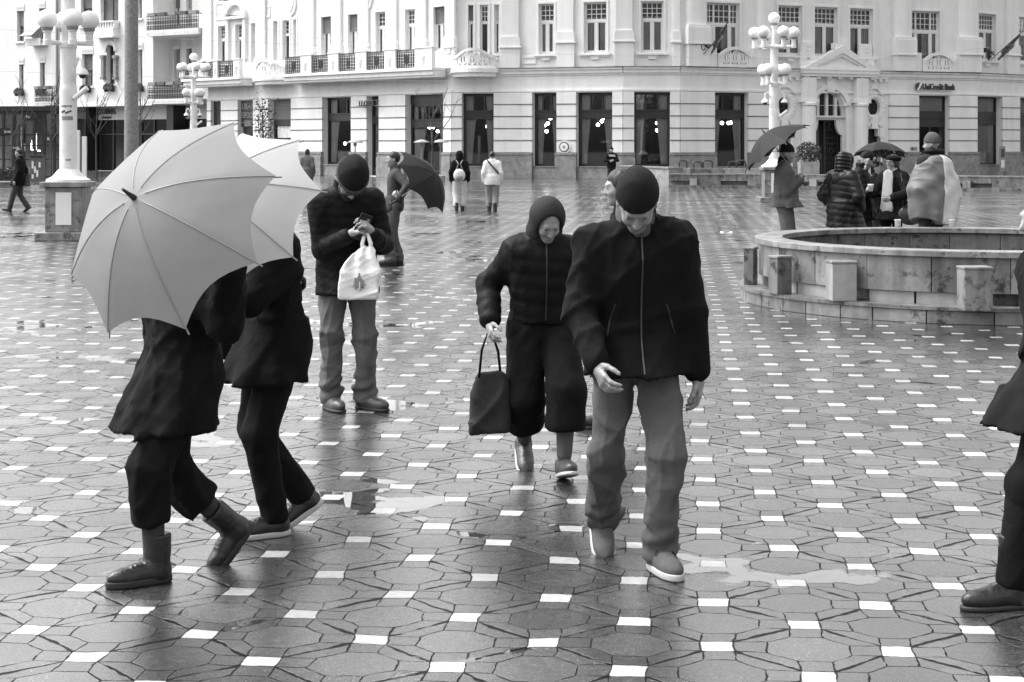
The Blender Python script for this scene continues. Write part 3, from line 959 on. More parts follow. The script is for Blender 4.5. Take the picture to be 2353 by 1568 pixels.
# shouldered jambs beside the door
for sgn in (-1, 1):
    pl = [(uc + sgn * hw, .05), (uc + sgn * (hw - .12), .05), (uc + sgn * (hw - .12), 2.35)] + [(uc + sgn * (hw - .12 - .42 * math.sin(R(t))), 2.35 + .80 * (1 - math.cos(R(t)))) for t in (20, 40, 60, 80, 90)] + [(uc + sgn * (hw - .56), 3.2), (uc + sgn * hw, 3.2)]
    fan.prism(pl, -.40, -.22)
ff = fan.build("fan_light", M['whiteframe'], bank)
g = s.mb(); g.quad((uc - hw, -.38, 3.2), (uc + hw, -.38, 3.2), (uc + hw, -.38, 4.95), (uc - hw, -.38, 4.95)); g.build("pane", M['glassdark'], ff, normals=False)
bars = s.mb()
for q in (-.75, -.26, .26, .75): bars.box(uc + q * hw - .012, uc + q * hw + .012, -.37, -.35, 3.44, 4.7)
for z in (3.8, 4.15): bars.box(uc - hw, uc + hw, -.37, -.355, z, z + .025)
bars.build("glazing_bar", M['iron'], ff)
# door leaves: left one panelled and pale, right one with an iron grille
dl = s.mb(); frame_rect(dl, uc - hw + .12, uc - .06, .06, 3.2, .18, -1.0, -.9)
for z in (.9, 1.75, 2.55): dl.box(uc - hw + .3, uc - .24, -1.0, -.9, z - .12, z + .04)
door = dl.build("portal_door", M['greyframe'], bank)
gq = s.mb(); gq.box(uc - hw + .2, uc + hw - .1, -1.06, -1.02, .06, 3.3); gq.build("pane", M['glassdark'], door)
gr = s.mb(); frame_rect(gr, uc + .02, uc + hw - .12, .06, 3.15, .07, -.62, -.56)
for q in range(1, 7): gr.box(uc + .02 + (hw - .14) * q / 7 - .014, uc + .02 + (hw - .14) * q / 7 + .014, -.60, -.57, .06, 3.15)
for z in (.8, 1.1, 1.9, 2.2, 2.6): gr.box(uc + .02, uc + hw - .12, -.60, -.57, z, z + .03)
for z, r in ((2.85, .20), (2.85, .12), (1.5, .15)): gr.ring([(uc + hw * .46 + r * math.cos(t * .524), z + r * math.sin(t * .524)) for t in range(12)], [(uc + hw * .46 + (r - .03) * math.cos(t * .524), z + (r - .03) * math.sin(t * .524)) for t in range(12)], -.6, -.56)
gr.build("grille", M['iron'], door)
# arch hood with keystone
hd = s.mb()
hd.ring(arc(uc, 3.75, hw + .28, 1.42, 12, 168, 20) + arc(uc, 3.75, hw + .02, 1.16, 168, 12, 1)[:1], arc(uc, 3.75, hw + .02, 1.16, 12, 168, 20) + arc(uc, 3.75, hw + .02, 1.16, 168, 12, 1)[:1], 0.0, .26)
hd.prism([(uc - .24, 4.75), (uc + .24, 4.75), (uc + .31, 5.52), (uc - .31, 5.52)], 0.0, .36)
for sgn in (-1, 1): hd.box(uc + sgn * (hw + .02) - .22, uc + sgn * (hw + .02) + .22, 0, .24, 3.98, 4.14)
hd.build("arch_hood", M['plaster_trim'], bank)
# columns and entablature
for xa, xb in ((1839, 1867), (1959, 1986)):
    a, b = U(xa), U(xb)
    m = (a + b) / 2; r = (b - a) / 2
    mb = MB()
    cx, cy, _ = s.T(m, .42, 0)
    mb.lathe([(r * 1.25, 1.0), (r * 1.25, 1.25), (r * 1.05, 1.35), (r * 1.0, 1.5), (r * .95, 3.75), (r * .9, 3.95), (r * 1.1, 4.0), (r * 1.1, 4.1), (r * 1.0, 4.14)], cx, cy, 20)
    co = mb.build("column", M['plaster_trim'], bank, smooth=False)
    k = s.mb(); k.box(m - r * 1.4, m + r * 1.4, .02, .85, 4.14, 4.34); k.box(m - r * 1.0, m + r * 1.0, .02, .78, 4.34, 5.52)
    for q in (-.5, 0, .5): k.box(m + q * r - .05, m + q * r + .05, .78, .80, 4.5, 5.4)
    k.build("capital_block", M['plaster_trim'], bank, bevel=0.015)
    k = s.mb(); k.box(m - r * 1.3, m + r * 1.3, .02, .84, .0, 1.0); k.build("column_plinth", M['plaster_trim'], bank, bevel=0.015)
ua, ub = U(1835), U(2008)
mb = s.mb()
mb.box(ua + .1, ub - .1, .0, .86, 5.58, 5.74); mb.box(ua, ub, .0, 1.0, 5.74, 5.92); mb.box(ua - .05, ub + .05, .0, 1.06, 5.92, 6.0)
for k in range(7):
    u = ua + .25 + (ub - ua - .7) * k / 6; mb.box(u, u + .25, .0, .7, 5.46, 5.58)
apx, apz = U(1925), 7.32
wd_ = (ub - ua) / 2
mb.ring([(ua, 6.0), (ub, 6.0), (apx, apz)], [(ua + .85, 6.12), (ub - .85, 6.12), (apx, apz - .42)], .1, 1.0)
mb.ring([(ua + .55, 6.1), (ub - .55, 6.1), (apx, apz - .28)], [(ua + 1.25, 6.18), (ub - 1.25, 6.18), (apx, apz - .62)], .1, .82)
mb.prism([(ua + .8, 6.1), (ub - .8, 6.1), (apx, apz - .4)], .1, .6)
mb.box(apx - .5, apx + .5, .1, .8, apz - .22, apz + .12)
mb.build("pediment", M['plaster_trim'], bank)
for x in (1852, 1985):
    u = U(x); mb = s.mb(); mb.box(u - .55, u + .55, 0, .5, 6.0, 6.7); mb.prism([(u - .45, 6.7), (u + .45, 6.7), (u + .35, 7.45), (u - .35, 7.45)], 0, .45)
    for q in range(4): mb.box(u - .12, u + .12, .45, .5, 6.45 + q * .24, 6.62 + q * .24)
    mb.build("pedestal", M['plaster_trim'], bank, bevel=0.02)
# side bays: dentils, arched hoods, oval windows, lower openings
for xc, x0, x1 in ((1801, 1772, 1836), (2008, 1988, 2040)):
    u = U(xc) if xc < 1900 else U(2007.5)
    a, b = U(x0), U(x1)
    mb = s.mb()
    for k in range(4):
        q = a + .1 + (b - a - .4) * k / 3; mb.box(q, q + .2, 0, .3, 5.36, 5.52)
    mb.box(a, b, 0, .34, 5.52, 5.56)
    zc = 3.96
    hw2 = min(u - a, b - u)
    n = 16
    prof = [(u + hw2 * (2 * k / n - 1), 4.62 + .34 * math.exp(-((2 * k / n - 1) / .55) ** 4)) for k in range(n + 1)]
    for (p, z0), (q, z1) in zip(prof, prof[1:]):
        mb.prism([(p, z0), (q, z1), (q, z1 + .14), (p, z0 + .14)], 0, .26)
    mb.build("oval_hood", M['plaster_trim'], bank)
    og = s.mb()
    og.ring(arc(u, zc - .02, .74, .82, -55, 235, 28), arc(u, zc - .02, .42, .52, -55, 235, 28), -.05, .10)
    og.ring(arc(u, zc - .02, .60, .68, -55, 235, 28), arc(u, zc - .02, .52, .60, -55, 235, 28), .10, .15)
    for k in range(13):
        t = R(-40 + 260 * k / 12); og.sphere((u + .67 * math.cos(t), .10, zc - .02 + .75 * math.sin(t)), .07, 8)
    wl = [(U(1989) if xc > 1900 else U(1783)), (U(2026) if xc > 1900 else U(1820))]
    sq = [(wl[0] - .02, 3.4), (wl[1] + .02, 3.4), (wl[1] + .02, 4.42), (wl[0] - .02, 4.42)]
    def rectpt(t):
        c_, s_ = math.cos(t), math.sin(t)
        hwx = (wl[1] - wl[0]) / 2 + .02
        k = min(hwx / abs(c_) if abs(c_) > 1e-6 else 9, .52 / abs(s_) if abs(s_) > 1e-6 else 9)
        return ((wl[0] + wl[1]) / 2 + k * c_, 3.91 + k * s_)
    tt = [R(360 * k / 36 + 1) for k in range(36)]
    og.ring([rectpt(t) for t in tt], [(u + .40 * math.cos(t), zc - .04 + .47 * math.sin(t)) for t in tt], -.2, -.02)
    ow = og.build("oval_window", M['plaster_trim'], bank)
    g = s.mb(); g.quad((wl[0], -.26, 3.42), (wl[1], -.26, 3.42), (wl[1], -.26, 4.4), (wl[0], -.26, 4.4)); g.build("pane", M['glassdark'], ow, normals=False)
    bb_ = s.mb()
    for q in (-.14, .14): bb_.box(u + q - .015, u + q + .015, -.25, -.22, 3.4, 4.45)
    for z in (3.78, 4.12): bb_.box(u - .42, u + .42, -.25, -.225, z, z + .03)
    bb_.build("glazing_bar", M['iron'], ow)
    # sill scroll and lower opening
    sc_ = s.mb()
    prof = [(u + hw2 * .95 * (2 * k / n - 1), 3.05 + .42 * math.exp(-((2 * k / n - 1) / .45) ** 4)) for k in range(n + 1)]
    for (p, z0), (q, z1) in zip(prof, prof[1:]):
        sc_.prism([(p, z0 - .2), (q, z1 - .2), (q, z1), (p, z0)], 0, .24)
    sc_.box(u - .22, u + .22, 0, .3, 2.72, 3.38)
    lo = (U(1986), U(2025)) if xc > 1900 else (U(1783), U(1820))
    for e, sg_ in ((lo[0], -1), (lo[1], 1)):
        sc_.box(e - .16, e + .16, 0, .16, 2.2, 2.72); sc_.box(e - .1 - .02 * sg_, e + .1 - .02 * sg_, 0, .12, .1, 2.2)
        sc_.box(e - sg_ * .18 - .08, e - sg_ * .18 + .08, -.3, .05, 2.3, 2.72)
    sc_.build("oval_sill", M['plaster_trim'], bank, bevel=0.01)
    g = s.mb(); g.box(lo[0], lo[1], -.5, -.4, .05, 2.72); ld = g.build("side_door", M['darkframe'], bank)
# wall of base course by the portal
mb = s.mb()
for xa, xb in ((1770, 1783), (1820, 1838), (2026, 2042)):
    mb.box(U(xa), U(xb), 0, .14, 0, Z_PL)
mb.build("plinth", M['plinth'], bank)
# lights inside
lamp_rows = [("two lit globe lamps hanging inside the doorway under the letters", [(987, 293), (995, 293), (1006, 302)]),
             ("row of small lit globe lamps inside the window above the hooded walker", [(1120, 291), (1132, 293), (1125, 297)]),
             ("cluster of lit globe lamps in the narrow window left of the round wall dial", [(1265, 272), (1252, 288), (1259, 284), (1256, 302), (1248, 287)]),
             ("lit globe lamps in the window behind the man in the printed sweater", [(1389, 272), (1383, 279), (1374, 287)]),
             ("pair of lit globe lamps one above the other right of the printed sweater man", [(1510, 283), (1510, 300)]),
             ("row of lit globe lamps in the window left of the portal", [(1659, 283), (1674, 283), (1680, 282), (1689, 291)]),
             ("single lit globe lamp in the window left of the shop letters", [(824, 303), (793, 330)])]
for lab, ps in lamp_rows:
    p0 = None
    for (x, y) in ps:
        sgm = seg_at(x)
        d = sgm.D(x) + 2.2
        q = P(x, y, d)
        if p0 is None:
            p0 = empty("globe_lamps", q, lab, "ceiling lamp", "lit globe lamps behind the ground floor windows")
        mb = MB(); mb.sphere(q, .095, 14); bo = mb.build("globe", M['bulb'], p0, smooth=True)
        mb = MB(); mb.tube([(q.x, q.y, q.z + .09), (q.x, q.y, 5.1)], .012, 6); mb.build("rod", M['black'], p0)
# ---------------------------------------------------------------- apartment building at the left
def pl(x, h):
    d = 11062.0 / h
    return ((x - 1176.5) * d / F, d)
SL = Seg(pl(-110, 84.6), pl(468, 96.6))
apt = empty("apartment_building", (SL.T(0, 0, 0)[0] + 8, SL.T(0, 0, 0)[1], 0), "pale apartment house with balconies, roller shutters and a pharmacy shopfront below", "building")
def LU(x): return SL.U(x)
def LZ(x, y): return SL.Z(x, y)
lw = [(39, 55, 26, 95), (90, 103, 20, 90), (44, 54, 149, 213), (92, 103, 145, 211), (189, 213, 125, 198), (186, 212, -22, 60), (246, 264, 105, 194), (231, 272, -22, 50), (317, 327, 115, 197), (316, 326, -22, 42), (-40, -22, 30, 100), (-38, -26, 152, 216)]
hol = [(LU(a), LU(b), LZ((a + b) / 2, d), LZ((a + b) / 2, c)) for a, b, c, d in lw]
ur = LU(352)
mb = SL.mb()
wall_holes(mb, 0, ur, 4.45, 16, hol, .4)
mb.quad((ur, 0, 4.45), (ur, 0, 16), (ur, -1.7, 16), (ur, -1.7, 4.45))
mb.quad((0, 0, 4.45), (ur, 0, 4.45), (ur, -2.5, 4.45), (0, -2.5, 4.45))
mb.build("wall", M['plaster_old'], apt, normals=False)
rw = [(358, 377, 114, 205), (400, 414, 114, 205), (428, 441, 112, 205), (360, 377, -22, 60), (398, 414, -22, 60), (428, 441, -22, 60)]
SR = Seg(SL.T(ur, -1.7, 0)[:2], SL.T(SL.len + 1.0, -1.7, 0)[:2])
hr = [(SR.U(a), SR.U(b), SR.Z(a, d), SR.Z(a, c)) for a, b, c, d in rw]
mb = SR.mb()
wall_holes(mb, 0, SR.len, 4.45, 16, hr, .35)
mb.quad((0, 0, 4.45), (SR.len, 0, 4.45), (SR.len, -1, 4.45), (0, -1, 4.45))
mb.build("wall", M['plaster_old'], apt, normals=False)
for (seg, hh, names) in ((SL, hol, lw), (SR, hr, rw)):
    for (a, b, c, d), pxs in zip(hh, names):
        fr = seg.mb(); frame_rect(fr, a, b, c, d, .08, -.36, -.28)
        if b - a > .5: fr.box((a + b) / 2 - .05, (a + b) / 2 + .05, -.36, -.27, c, d)
        fo = fr.build("window", M['greyframe'] if seg is SL else M['whiteframe'], apt)
        g = seg.mb(); g.quad((a, -.33, c), (b, -.33, c), (b, -.33, d), (a, -.33, d)); g.build("pane", M['glassmid'] if pxs[0] != 246 else M['glassdark'], fo, normals=False)
        if pxs[0] not in (246, 231, 358):
            k = .5
            shm = seg.mb(); n = 12
            for q in range(n):
                z = d - (d - c) * k * (q + 1) / n; shm.box(a + .02, b - .02, -.27, -.22, z, z + (d - c) * k / n * .86)
            shm.build("shutter", M['shutter'] if random.random() < .6 else M['shutter_l'], fo)
        tr = seg.mb(); tr.box(a - .12, b + .12, 0, .12, c - .16, c - .02); tr.build('sill', M['plaster_old'], fo); tr = seg.mb(); tr.box(a - .08, b + .08, 0, .05, d + .02, d + .5)
        for q in range(7): tr.box(a + (b - a) * q / 7 + .02, a + (b - a) * (q + .5) / 7 + .02, .05, .08, d + .18, d + .34)
        tr.build("lintel", M['plaster_old'], fo)
# window boxes
for x, y in ((201, 205), (255, 202), (49, 212), (98, 210), (322, 202)):
    u = LU(x); z = LZ(x, y)
    bx = SL.mb(); bx.box(u - .45, u + .45, .08, .34, z - .12, z + .12)
    for q in range(8): bx.sphere((u - .4 + .11 * q, .2, z + .14 + .05 * (q % 3)), .09, 6)
    for q in (-.38, .3): bx.box(u + q, u + q + .07, .02, .3, z - .28, z - .12)
    bx.build("window_box", M['iron'], apt)
# stone columns beside the keyhole window
for x in (241, 269):
    u = LU(x); mb = SL.mb(); z0, z1 = LZ(x, 178), LZ(x, 135)
    mb.box(u - .18, u + .18, 0, .3, z0 - .15, z0); mb.box(u - .13, u + .13, 0, .24, z0, z1); mb.box(u - .19, u + .19, 0, .3, z1, z1 + .22)
    mb.build("carved_column", M['plinth'], apt)
u = LU(255); mb = SL.mb(); mb.ring(arc(u, LZ(255, 118), .62, .75) , arc(u, LZ(255, 118), .42, .5), 0, .12); mb.build("window_arch", M['plaster_trim'], apt)
# loggia balustrade
a, b = LU(230), LU(273)
mb = SL.mb(); z0, z1 = LZ(252, 84), LZ(252, 49)
mb.box(a, b, 0, .5, z1 - .12, z1); mb.box(a, b, 0, .5, z0, z0 + .55); mb.box(a - .1, b + .1, 0, .65, z0 - .12, z0)
for q in range(8): mb.box(a + (b - a) * q / 7 - .06, a + (b - a) * q / 7 + .06, .05, .45, z0 + .55, z1 - .12)
mb.build("balustrade", M['plaster_trim'], apt)
# iron balconies of the recessed corner and the left edge
for (xa, xb, yt, yb, ys, wd) in ((350, 468, 38, 72, 85, .5), (352, 455, 196, 229, 240, .5), (106, 150, 205, 236, 243, 1.0)):
    a, b = LU(xa), LU(xb); zt, z0, zs = LZ(xa, yt), LZ(xa, yb), LZ(xa, ys)
    wi = -1.7 if xa > 300 else 0
    sl_ = SL.mb(); sl_.box(a, b, wi, wd, zs, z0)
    for q in range(18): sl_.box(a + (b - a) * q / 18 + .04, a + (b - a) * q / 18 + .12, wd, wd + .03, zs + .12, zs + .24)
    so_ = sl_.build("balcony_slab", M['plaster_old'], apt)
    r_ = SL.mb()
    r_.box(a, b, wd - .06, wd - .01, zt - .06, zt); r_.box(a, b, wd - .06, wd - .01, z0 + .04, z0 + .08); r_.box(a, b, wd - .05, wd - .02, zt - .28, zt - .24)
    n = int((b - a) / .16)
    for q in range(n + 1):
        x = a + (b - a) * q / n; r_.box(x - .014, x + .014, wd - .05, wd - .02, z0, zt)
        if q < n:
            xm = x + (b - a) / n / 2
            for z in (z0 + .2, z0 + .5): r_.ring([(xm + .07 * math.cos(t * 1.047), z + .11 * math.sin(t * 1.047)) for t in range(6)], [(xm + .04 * math.cos(t * 1.047), z + .07 * math.sin(t * 1.047)) for t in range(6)], wd - .05, wd - .03)
    for e in (a, b): r_.box(e - .02, e + .02, wi, wd - .01, zt - .05, zt)
    r_.build("railing", M['iron'], so_)
    for q in range(5):
        pb = SL.mb(); x = a + (b - a) * (q + .2) / 5; pb.box(x, x + .7, wd - .2, wd + .12, zt - .05, zt + .16); pb.build("flower_box", M['greyframe' if q % 2 else 'lampmetal'], so_)
# awning over one window
mb = SL.mb(); a, b = LU(73), LU(104); z0, z1 = LZ(90, 84), LZ(90, 52)
mb.add([(a, 1.1, z0), (b - .1, 1.1, z0), (b, 0, z1), (a + .5, 0, z1)], [(0, 1, 2, 3)]); mb.add([(a, 1.1, z0), (a + .5, 0, z1), (a, 0, z0)], [(0, 1, 2)])
mb.build("awning", M['shutter_l'], apt, normals=False)
mb = SL.mb(); a, b = LU(76), LU(110); mb.box(a, b, 0, .7, LZ(90, 106), LZ(90, 100)); mb.box(a, b, .6, .68, LZ(90, 100), LZ(90, 90)); mb.build("window_balcony", M['plaster_old'], apt)
mb = SL.mb(); u = LU(134); mb.tube([(u, .12, 4.6), (u, .12, 15.5)], .09, 8); mb.build("drainpipe", M['lampmetal'], apt)
# parapet strip and shopfront
mb = SL.mb(); mb.box(0, LU(470), 0, .12, 4.45, 4.62); mb.build("cornice", M['plaster_trim'], apt)
mb = SL.mb(); mb.box(LU(160), SL.len + .8, -1.5, -1.3, 3.55, 4.45); mb.build("shop_fascia", M['plaster_old'], apt)
mb = SL.mb(); mb.box(0, SL.len + .8, -1.6, -1.4, .05, 3.55); shp = mb.build("shopfront", M['glassdark'], apt)
mb = SL.mb()
for x in (167, 196, 226, 258, 290, 320, 350, 384, 420, 452):
    mb.box(LU(x) - .06, LU(x) + .06, -1.4, -1.3, .05, 3.55)
mb.box(LU(165), SL.len + .8, -1.4, -1.28, 2.5, 2.6); mb.build("mullion", M['iron'], shp)
for x in (187, 388):
    mb = SL.mb(); mb.box(LU(x) - .45, LU(x) + .2, -1.3, -.2, .02, 4.45); mb.build("shop_pillar", M['darkframe'], apt)

# pavilion in front of it ------------------------------------------------------
SP = Seg(P(-90, HZ, 97)[:2], P(147, HZ, 97)[:2])
pav = empty("glass_pavilion", (SP.T(2, 0, 0)[0], 97, 0), "low dark steel and glass cafe pavilion with a lit neon loop inside", "pavilion")
mb = SP.mb(); mb.box(0, SP.len, -5, .2, 3.70, 3.95); mb.build("roof", M['darkframe'], pav)
mb = SP.mb()
for x in (-60, -30, 8, 32, 55, 80, 102, 125, 146):
    u = SP.U(x); mb.box(u - .06, u + .06, -.1, .02, .05, 3.7)
for z in (.05, 1.0, 1.75, 2.35, 3.55): mb.box(0, SP.len, -.08, .0, z, z + .06)
mb.build("frame", M['darkframe'], pav)
mb = SP.mb(); mb.quad((0, -.05, .1), (SP.len, -.05, .1), (SP.len, -.05, 3.7), (0, -.05, 3.7)); mb.quad((SP.len, -.05, .1), (SP.len, -5, .1), (SP.len, -5, 3.7), (SP.len, -.05, 3.7))
mb.build("glazing", M['glass'], pav, normals=False)
mb = SP.mb(); mb.box(0, SP.len, -4.6, -4.5, 0, 3.7); mb.build("back_wall", mat("grey_back_wall", .35, .8, var=.5, scale=.6), pav)
for k, (xa, xb) in enumerate(((-40, 5), (12, 30), (34, 52), (57, 78), (104, 123), (128, 145))):
    curtain_mb(SP, SP.U(xa), SP.U(xb), 1.9, 3.65, -.12, -1 if k % 2 else 1, .35).build("curtain", M['curtain'], pav, smooth=True, normals=False)
for xa, xb, za, zb in ((0, 33, 2.38, 2.75), (54, 85, 3.2, 3.6), (98, 126, 2.0, 2.35)):
    mb = SP.mb(); mb.box(SP.U(xa), SP.U(xb), .02, .08, za, zb); mb.build("plaque", M['black'], pav)
for (tx, x, z, sz) in (("brio", 19, 2.48, .22), ("fix", 65, 3.3, .22), ("&", 112, 2.08, .25), ("books", 39, 1.62, .17)):
    mb = text_mb(tx, sz, .02, T=lambda a_, b_, c_, x=x, z=z: SP.T(SP.U(x) + a_, .10 - b_, z + c_)); mb.build("lettering", M['white'], pav)
mb = SP.mb(); mb.box(SP.U(45), SP.U(57), .04, .14, 1.45, 2.95); mb.build("sign_board", M['black'], pav)
for k, ch in enumerate("CARTURESTI"):
    text_mb(ch, .16, .02, T=lambda a_, b_, c_, k=k: SP.T(SP.U(51) + a_, .16 - b_, 2.78 - k * .14 + c_)).build("lettering", M['white'], pav)
mb = SP.mb(); a, b = SP.U(65), SP.U(76)
mb.tube([(a, -.6, 2.5), (a, -.6, 1.55), (b, -.6, 1.55), (b, -.6, 2.45)], .035, 8); mb.build("neon_loop", M['neon'], pav)
mb = SP.mb(); mb.tube([(SP.U(96), -.6, 2.15), (SP.U(96), -.6, 1.85)], .03, 8); mb.tube([(SP.U(80), -.6, 1.5), (SP.U(86), -.6, 1.5)], .03, 8); mb.build("neon_tube", M['neon'], pav)

# letters over the pharmacy
lt = empty("shop_sign", SL.T(LU(245), -1.28, 3.9), "dark letters of the pharmacy sign on the fascia behind the left street lamp", "sign")
text_mb("CATENA", .50, .08, bold=.01, T=lambda a_, b_, c_: SL.T(LU(211) + a_, -1.24 - b_, 3.96 + c_)).build("lettering", M['letter'], lt)
text_mb("FARMACIE", .22, .06, T=lambda a_, b_, c_: SL.T(LU(212) + a_, -1.24 - b_, 3.64 + c_)).build("lettering", M['letter'], lt)
# bank letters
sB = SG[6]
lb = empty("bank_sign", sB.T(sB.U(2150), .1, 4.9), "dark raised bank letters with a round slashed emblem above the bank door", "sign")
ub_ = sB.U(2115)
text_mb("UniCredit Bank", .49, .10, align='LEFT', bold=.006, T=lambda a_, b_, c_: sB.T(ub_ + a_ * .72, .20 - b_, 4.96 + c_)).build("lettering", M['letter'], lb)
uc_ = sB.U(2107)
mb = sB.mb(); mb.prism([(uc_ + .19 * math.cos(t * .314), 5.13 + .21 * math.sin(t * .314)) for t in range(20)], .1, .2); em = mb.build("emblem", M['letter'], lb)
mb = sB.mb(); mb.prism([(uc_ - .16, 4.93), (uc_ - .03, 4.93), (uc_ + .24, 5.36), (uc_ + .06, 5.30), (uc_ - .02, 5.12)], .2, .23); mb.build("slash", M['white'], em)
# hotel letters across the narrow door
s0 = SG[0]
ll = empty("restaurant_sign", s0.T(s0.U(856), .2, 4.3), "thin dark serif letters on two rails across the narrow glazed door", "sign")
text_mb("LLOYD", .40, .06, bold=.008, T=lambda a_, b_, c_: s0.T(s0.U(852) + a_ * 1.1, .32 - b_, 4.06 + c_)).build("lettering", M['letter'], ll)
mb = s0.mb(); mb.box(s0.U(827), s0.U(882), .26, .29, 4.05, 4.08); mb.box(s0.U(827), s0.U(882), .26, .29, 4.36, 4.38); mb.build("rail", M['lampmetal'], ll)
# restaurant panel
lp = empty("food_sign", s0.T(s0.U(567), .0, 3), "dark shop panel with stacked grey capital letters and short bars", "sign")
a, b = s0.U(550), s0.U(584)
mb = s0.mb(); mb.box(a, b, -.25, -.15, 2.95, Z_OP); mb.build("panel", M['black'], lp)
for tx, z in (("LIBAN", 4.08), ("FOOD", 3.52), ("BEIRUT", 3.0)):
    off = .12 if tx == "LIBAN" else .42
    wdth = b - a - .05 - off
    n = text_mb(tx, .50, .04, align='LEFT', bold=.012)
    xs = [v[0] for v in n.v]; k = min(1.0, wdth / (max(xs) - min(xs)))
    mb = s0.mb(); mb.add([(a + off + (v[0] - min(xs)) * k, -.13 + v[1], z + v[2]) for v in n.v], n.f); mb.build("lettering", M['greyletter'], lp)
mb = s0.mb()
for z in (3.52, 3.63, 3.74, 3.85): mb.box(a + .04, a + .36, -.15, -.12, z, z + .05)
mb.box(a + .04, a + .36, -.15, -.12, 3.2, 3.25)
mb.build("bar", M['greyletter'], lp)
# round dial on the pier, brass plate, flags
s = seg_at(1299); q = s.T(s.U(1299), .1, s.Z(1299, 338))
dp = empty("round_plaque", q, "round pale dial with a dark ring on the pier between two windows", "plaque")
for r, w_, m_ in ((.36, .08, 'lampwhite'), (.28, .10, 'greyframe'), (.22, .12, 'white'), (.07, .14, 'lampmetal')):
    mb = s.mb(); u = s.U(1299); z = s.Z(1299, 338); mb.prism([(u + r * math.cos(t * .314), z + r * math.sin(t * .314)) for t in range(20)], .1, .1 + w_)
    mb.build({.36: "rim", .28: "ring", .22: "face", .07: "hub"}[r], M[m_], dp)
s = seg_at(2095); u, z = s.U(2097), s.Z(2097, 342)
np_ = empty("wall_plate", s.T(u, .1, z), "small grey metal plate on the pier left of the bank door", "plaque")
mb = s.mb(); mb.box(u - .22, u + .22, .1, .13, z - .1, z + .1); mb.build("plate", M['shutter_l'], np_)
mb = s.mb(); mb.prism([(u - .1 + .06 * math.cos(t * .52), z + .06 * math.sin(t * .52)) for t in range(12)], .13, .14); mb.build("emblem", M['letter'], np_)
for (x, y, tipx, tipy, lab) in ((1608, 112, 1635, 55, "furled dark flag on an ornate wall bracket left of the arched balustrade"), (2261, 128, 2290, 76, "drooping dark flag on an ornate wall bracket right of the bank sign")):
    s = seg_at(x); u, z = s.U(x), s.Z(x, y)
    fb = empty("flag", s.T(u, .4, z), lab, "flag", "dark flags on wall brackets")
    mb = s.mb()
    mb.tube([(u - .5, .35, z + .25), (u, .45, z + .25), (u + .3, .5, z)], .03); mb.box(u - .52, u - .48, .2, .5, z + .15, z + .4); mb.box(u - .1, u - .02, .3, .4, z - .3, z + .35)
    mb.tube([(u + .12 * math.cos(t * .5) - .05, .45, z + .05 + .16 * math.sin(t * .5)) for t in range(13)], .025); mb.tube([(u + .1 * math.cos(t * .5) + .2, .5, z + .12 + .1 * math.sin(t * .5)) for t in range(13)], .022)
    mb.build("bracket", M['iron'], fb)
    ut, zt = s.U(tipx), s.Z(tipx, tipy)
    mb = s.mb(); mb.tube([(u - .05, .4, z - .35), (u + .25, .9, z + .2), (ut, 1.7, zt)], .022); mb.build("pole", M['iron'], fb)
    mb = s.mb(); vs = []; fs = []
    for i in range(7):
        t = .40 + .6 * i / 6
        px, pw, pz = u + .1 + (ut - u - .1) * t, .6 + 1.1 * t, z + (zt - z) * t
        for j in range(9):
            q_ = j / 8
            vs.append((px + (u + .25 - px) * .55 * q_ + .04 * math.sin(j * 1.4 + i), pw - .5 * q_ + .10 * math.sin(j * 1.9 + i * .6), pz - q_ * (.85 + .35 * t)))
    for i in range(6):
        for j in range(8): fs.append((i * 9 + j, i * 9 + j + 1, (i + 1) * 9 + j + 1, (i + 1) * 9 + j))
    mb.add(vs, fs); mb.build("cloth", M['greyframe'], fb, smooth=True, normals=False)

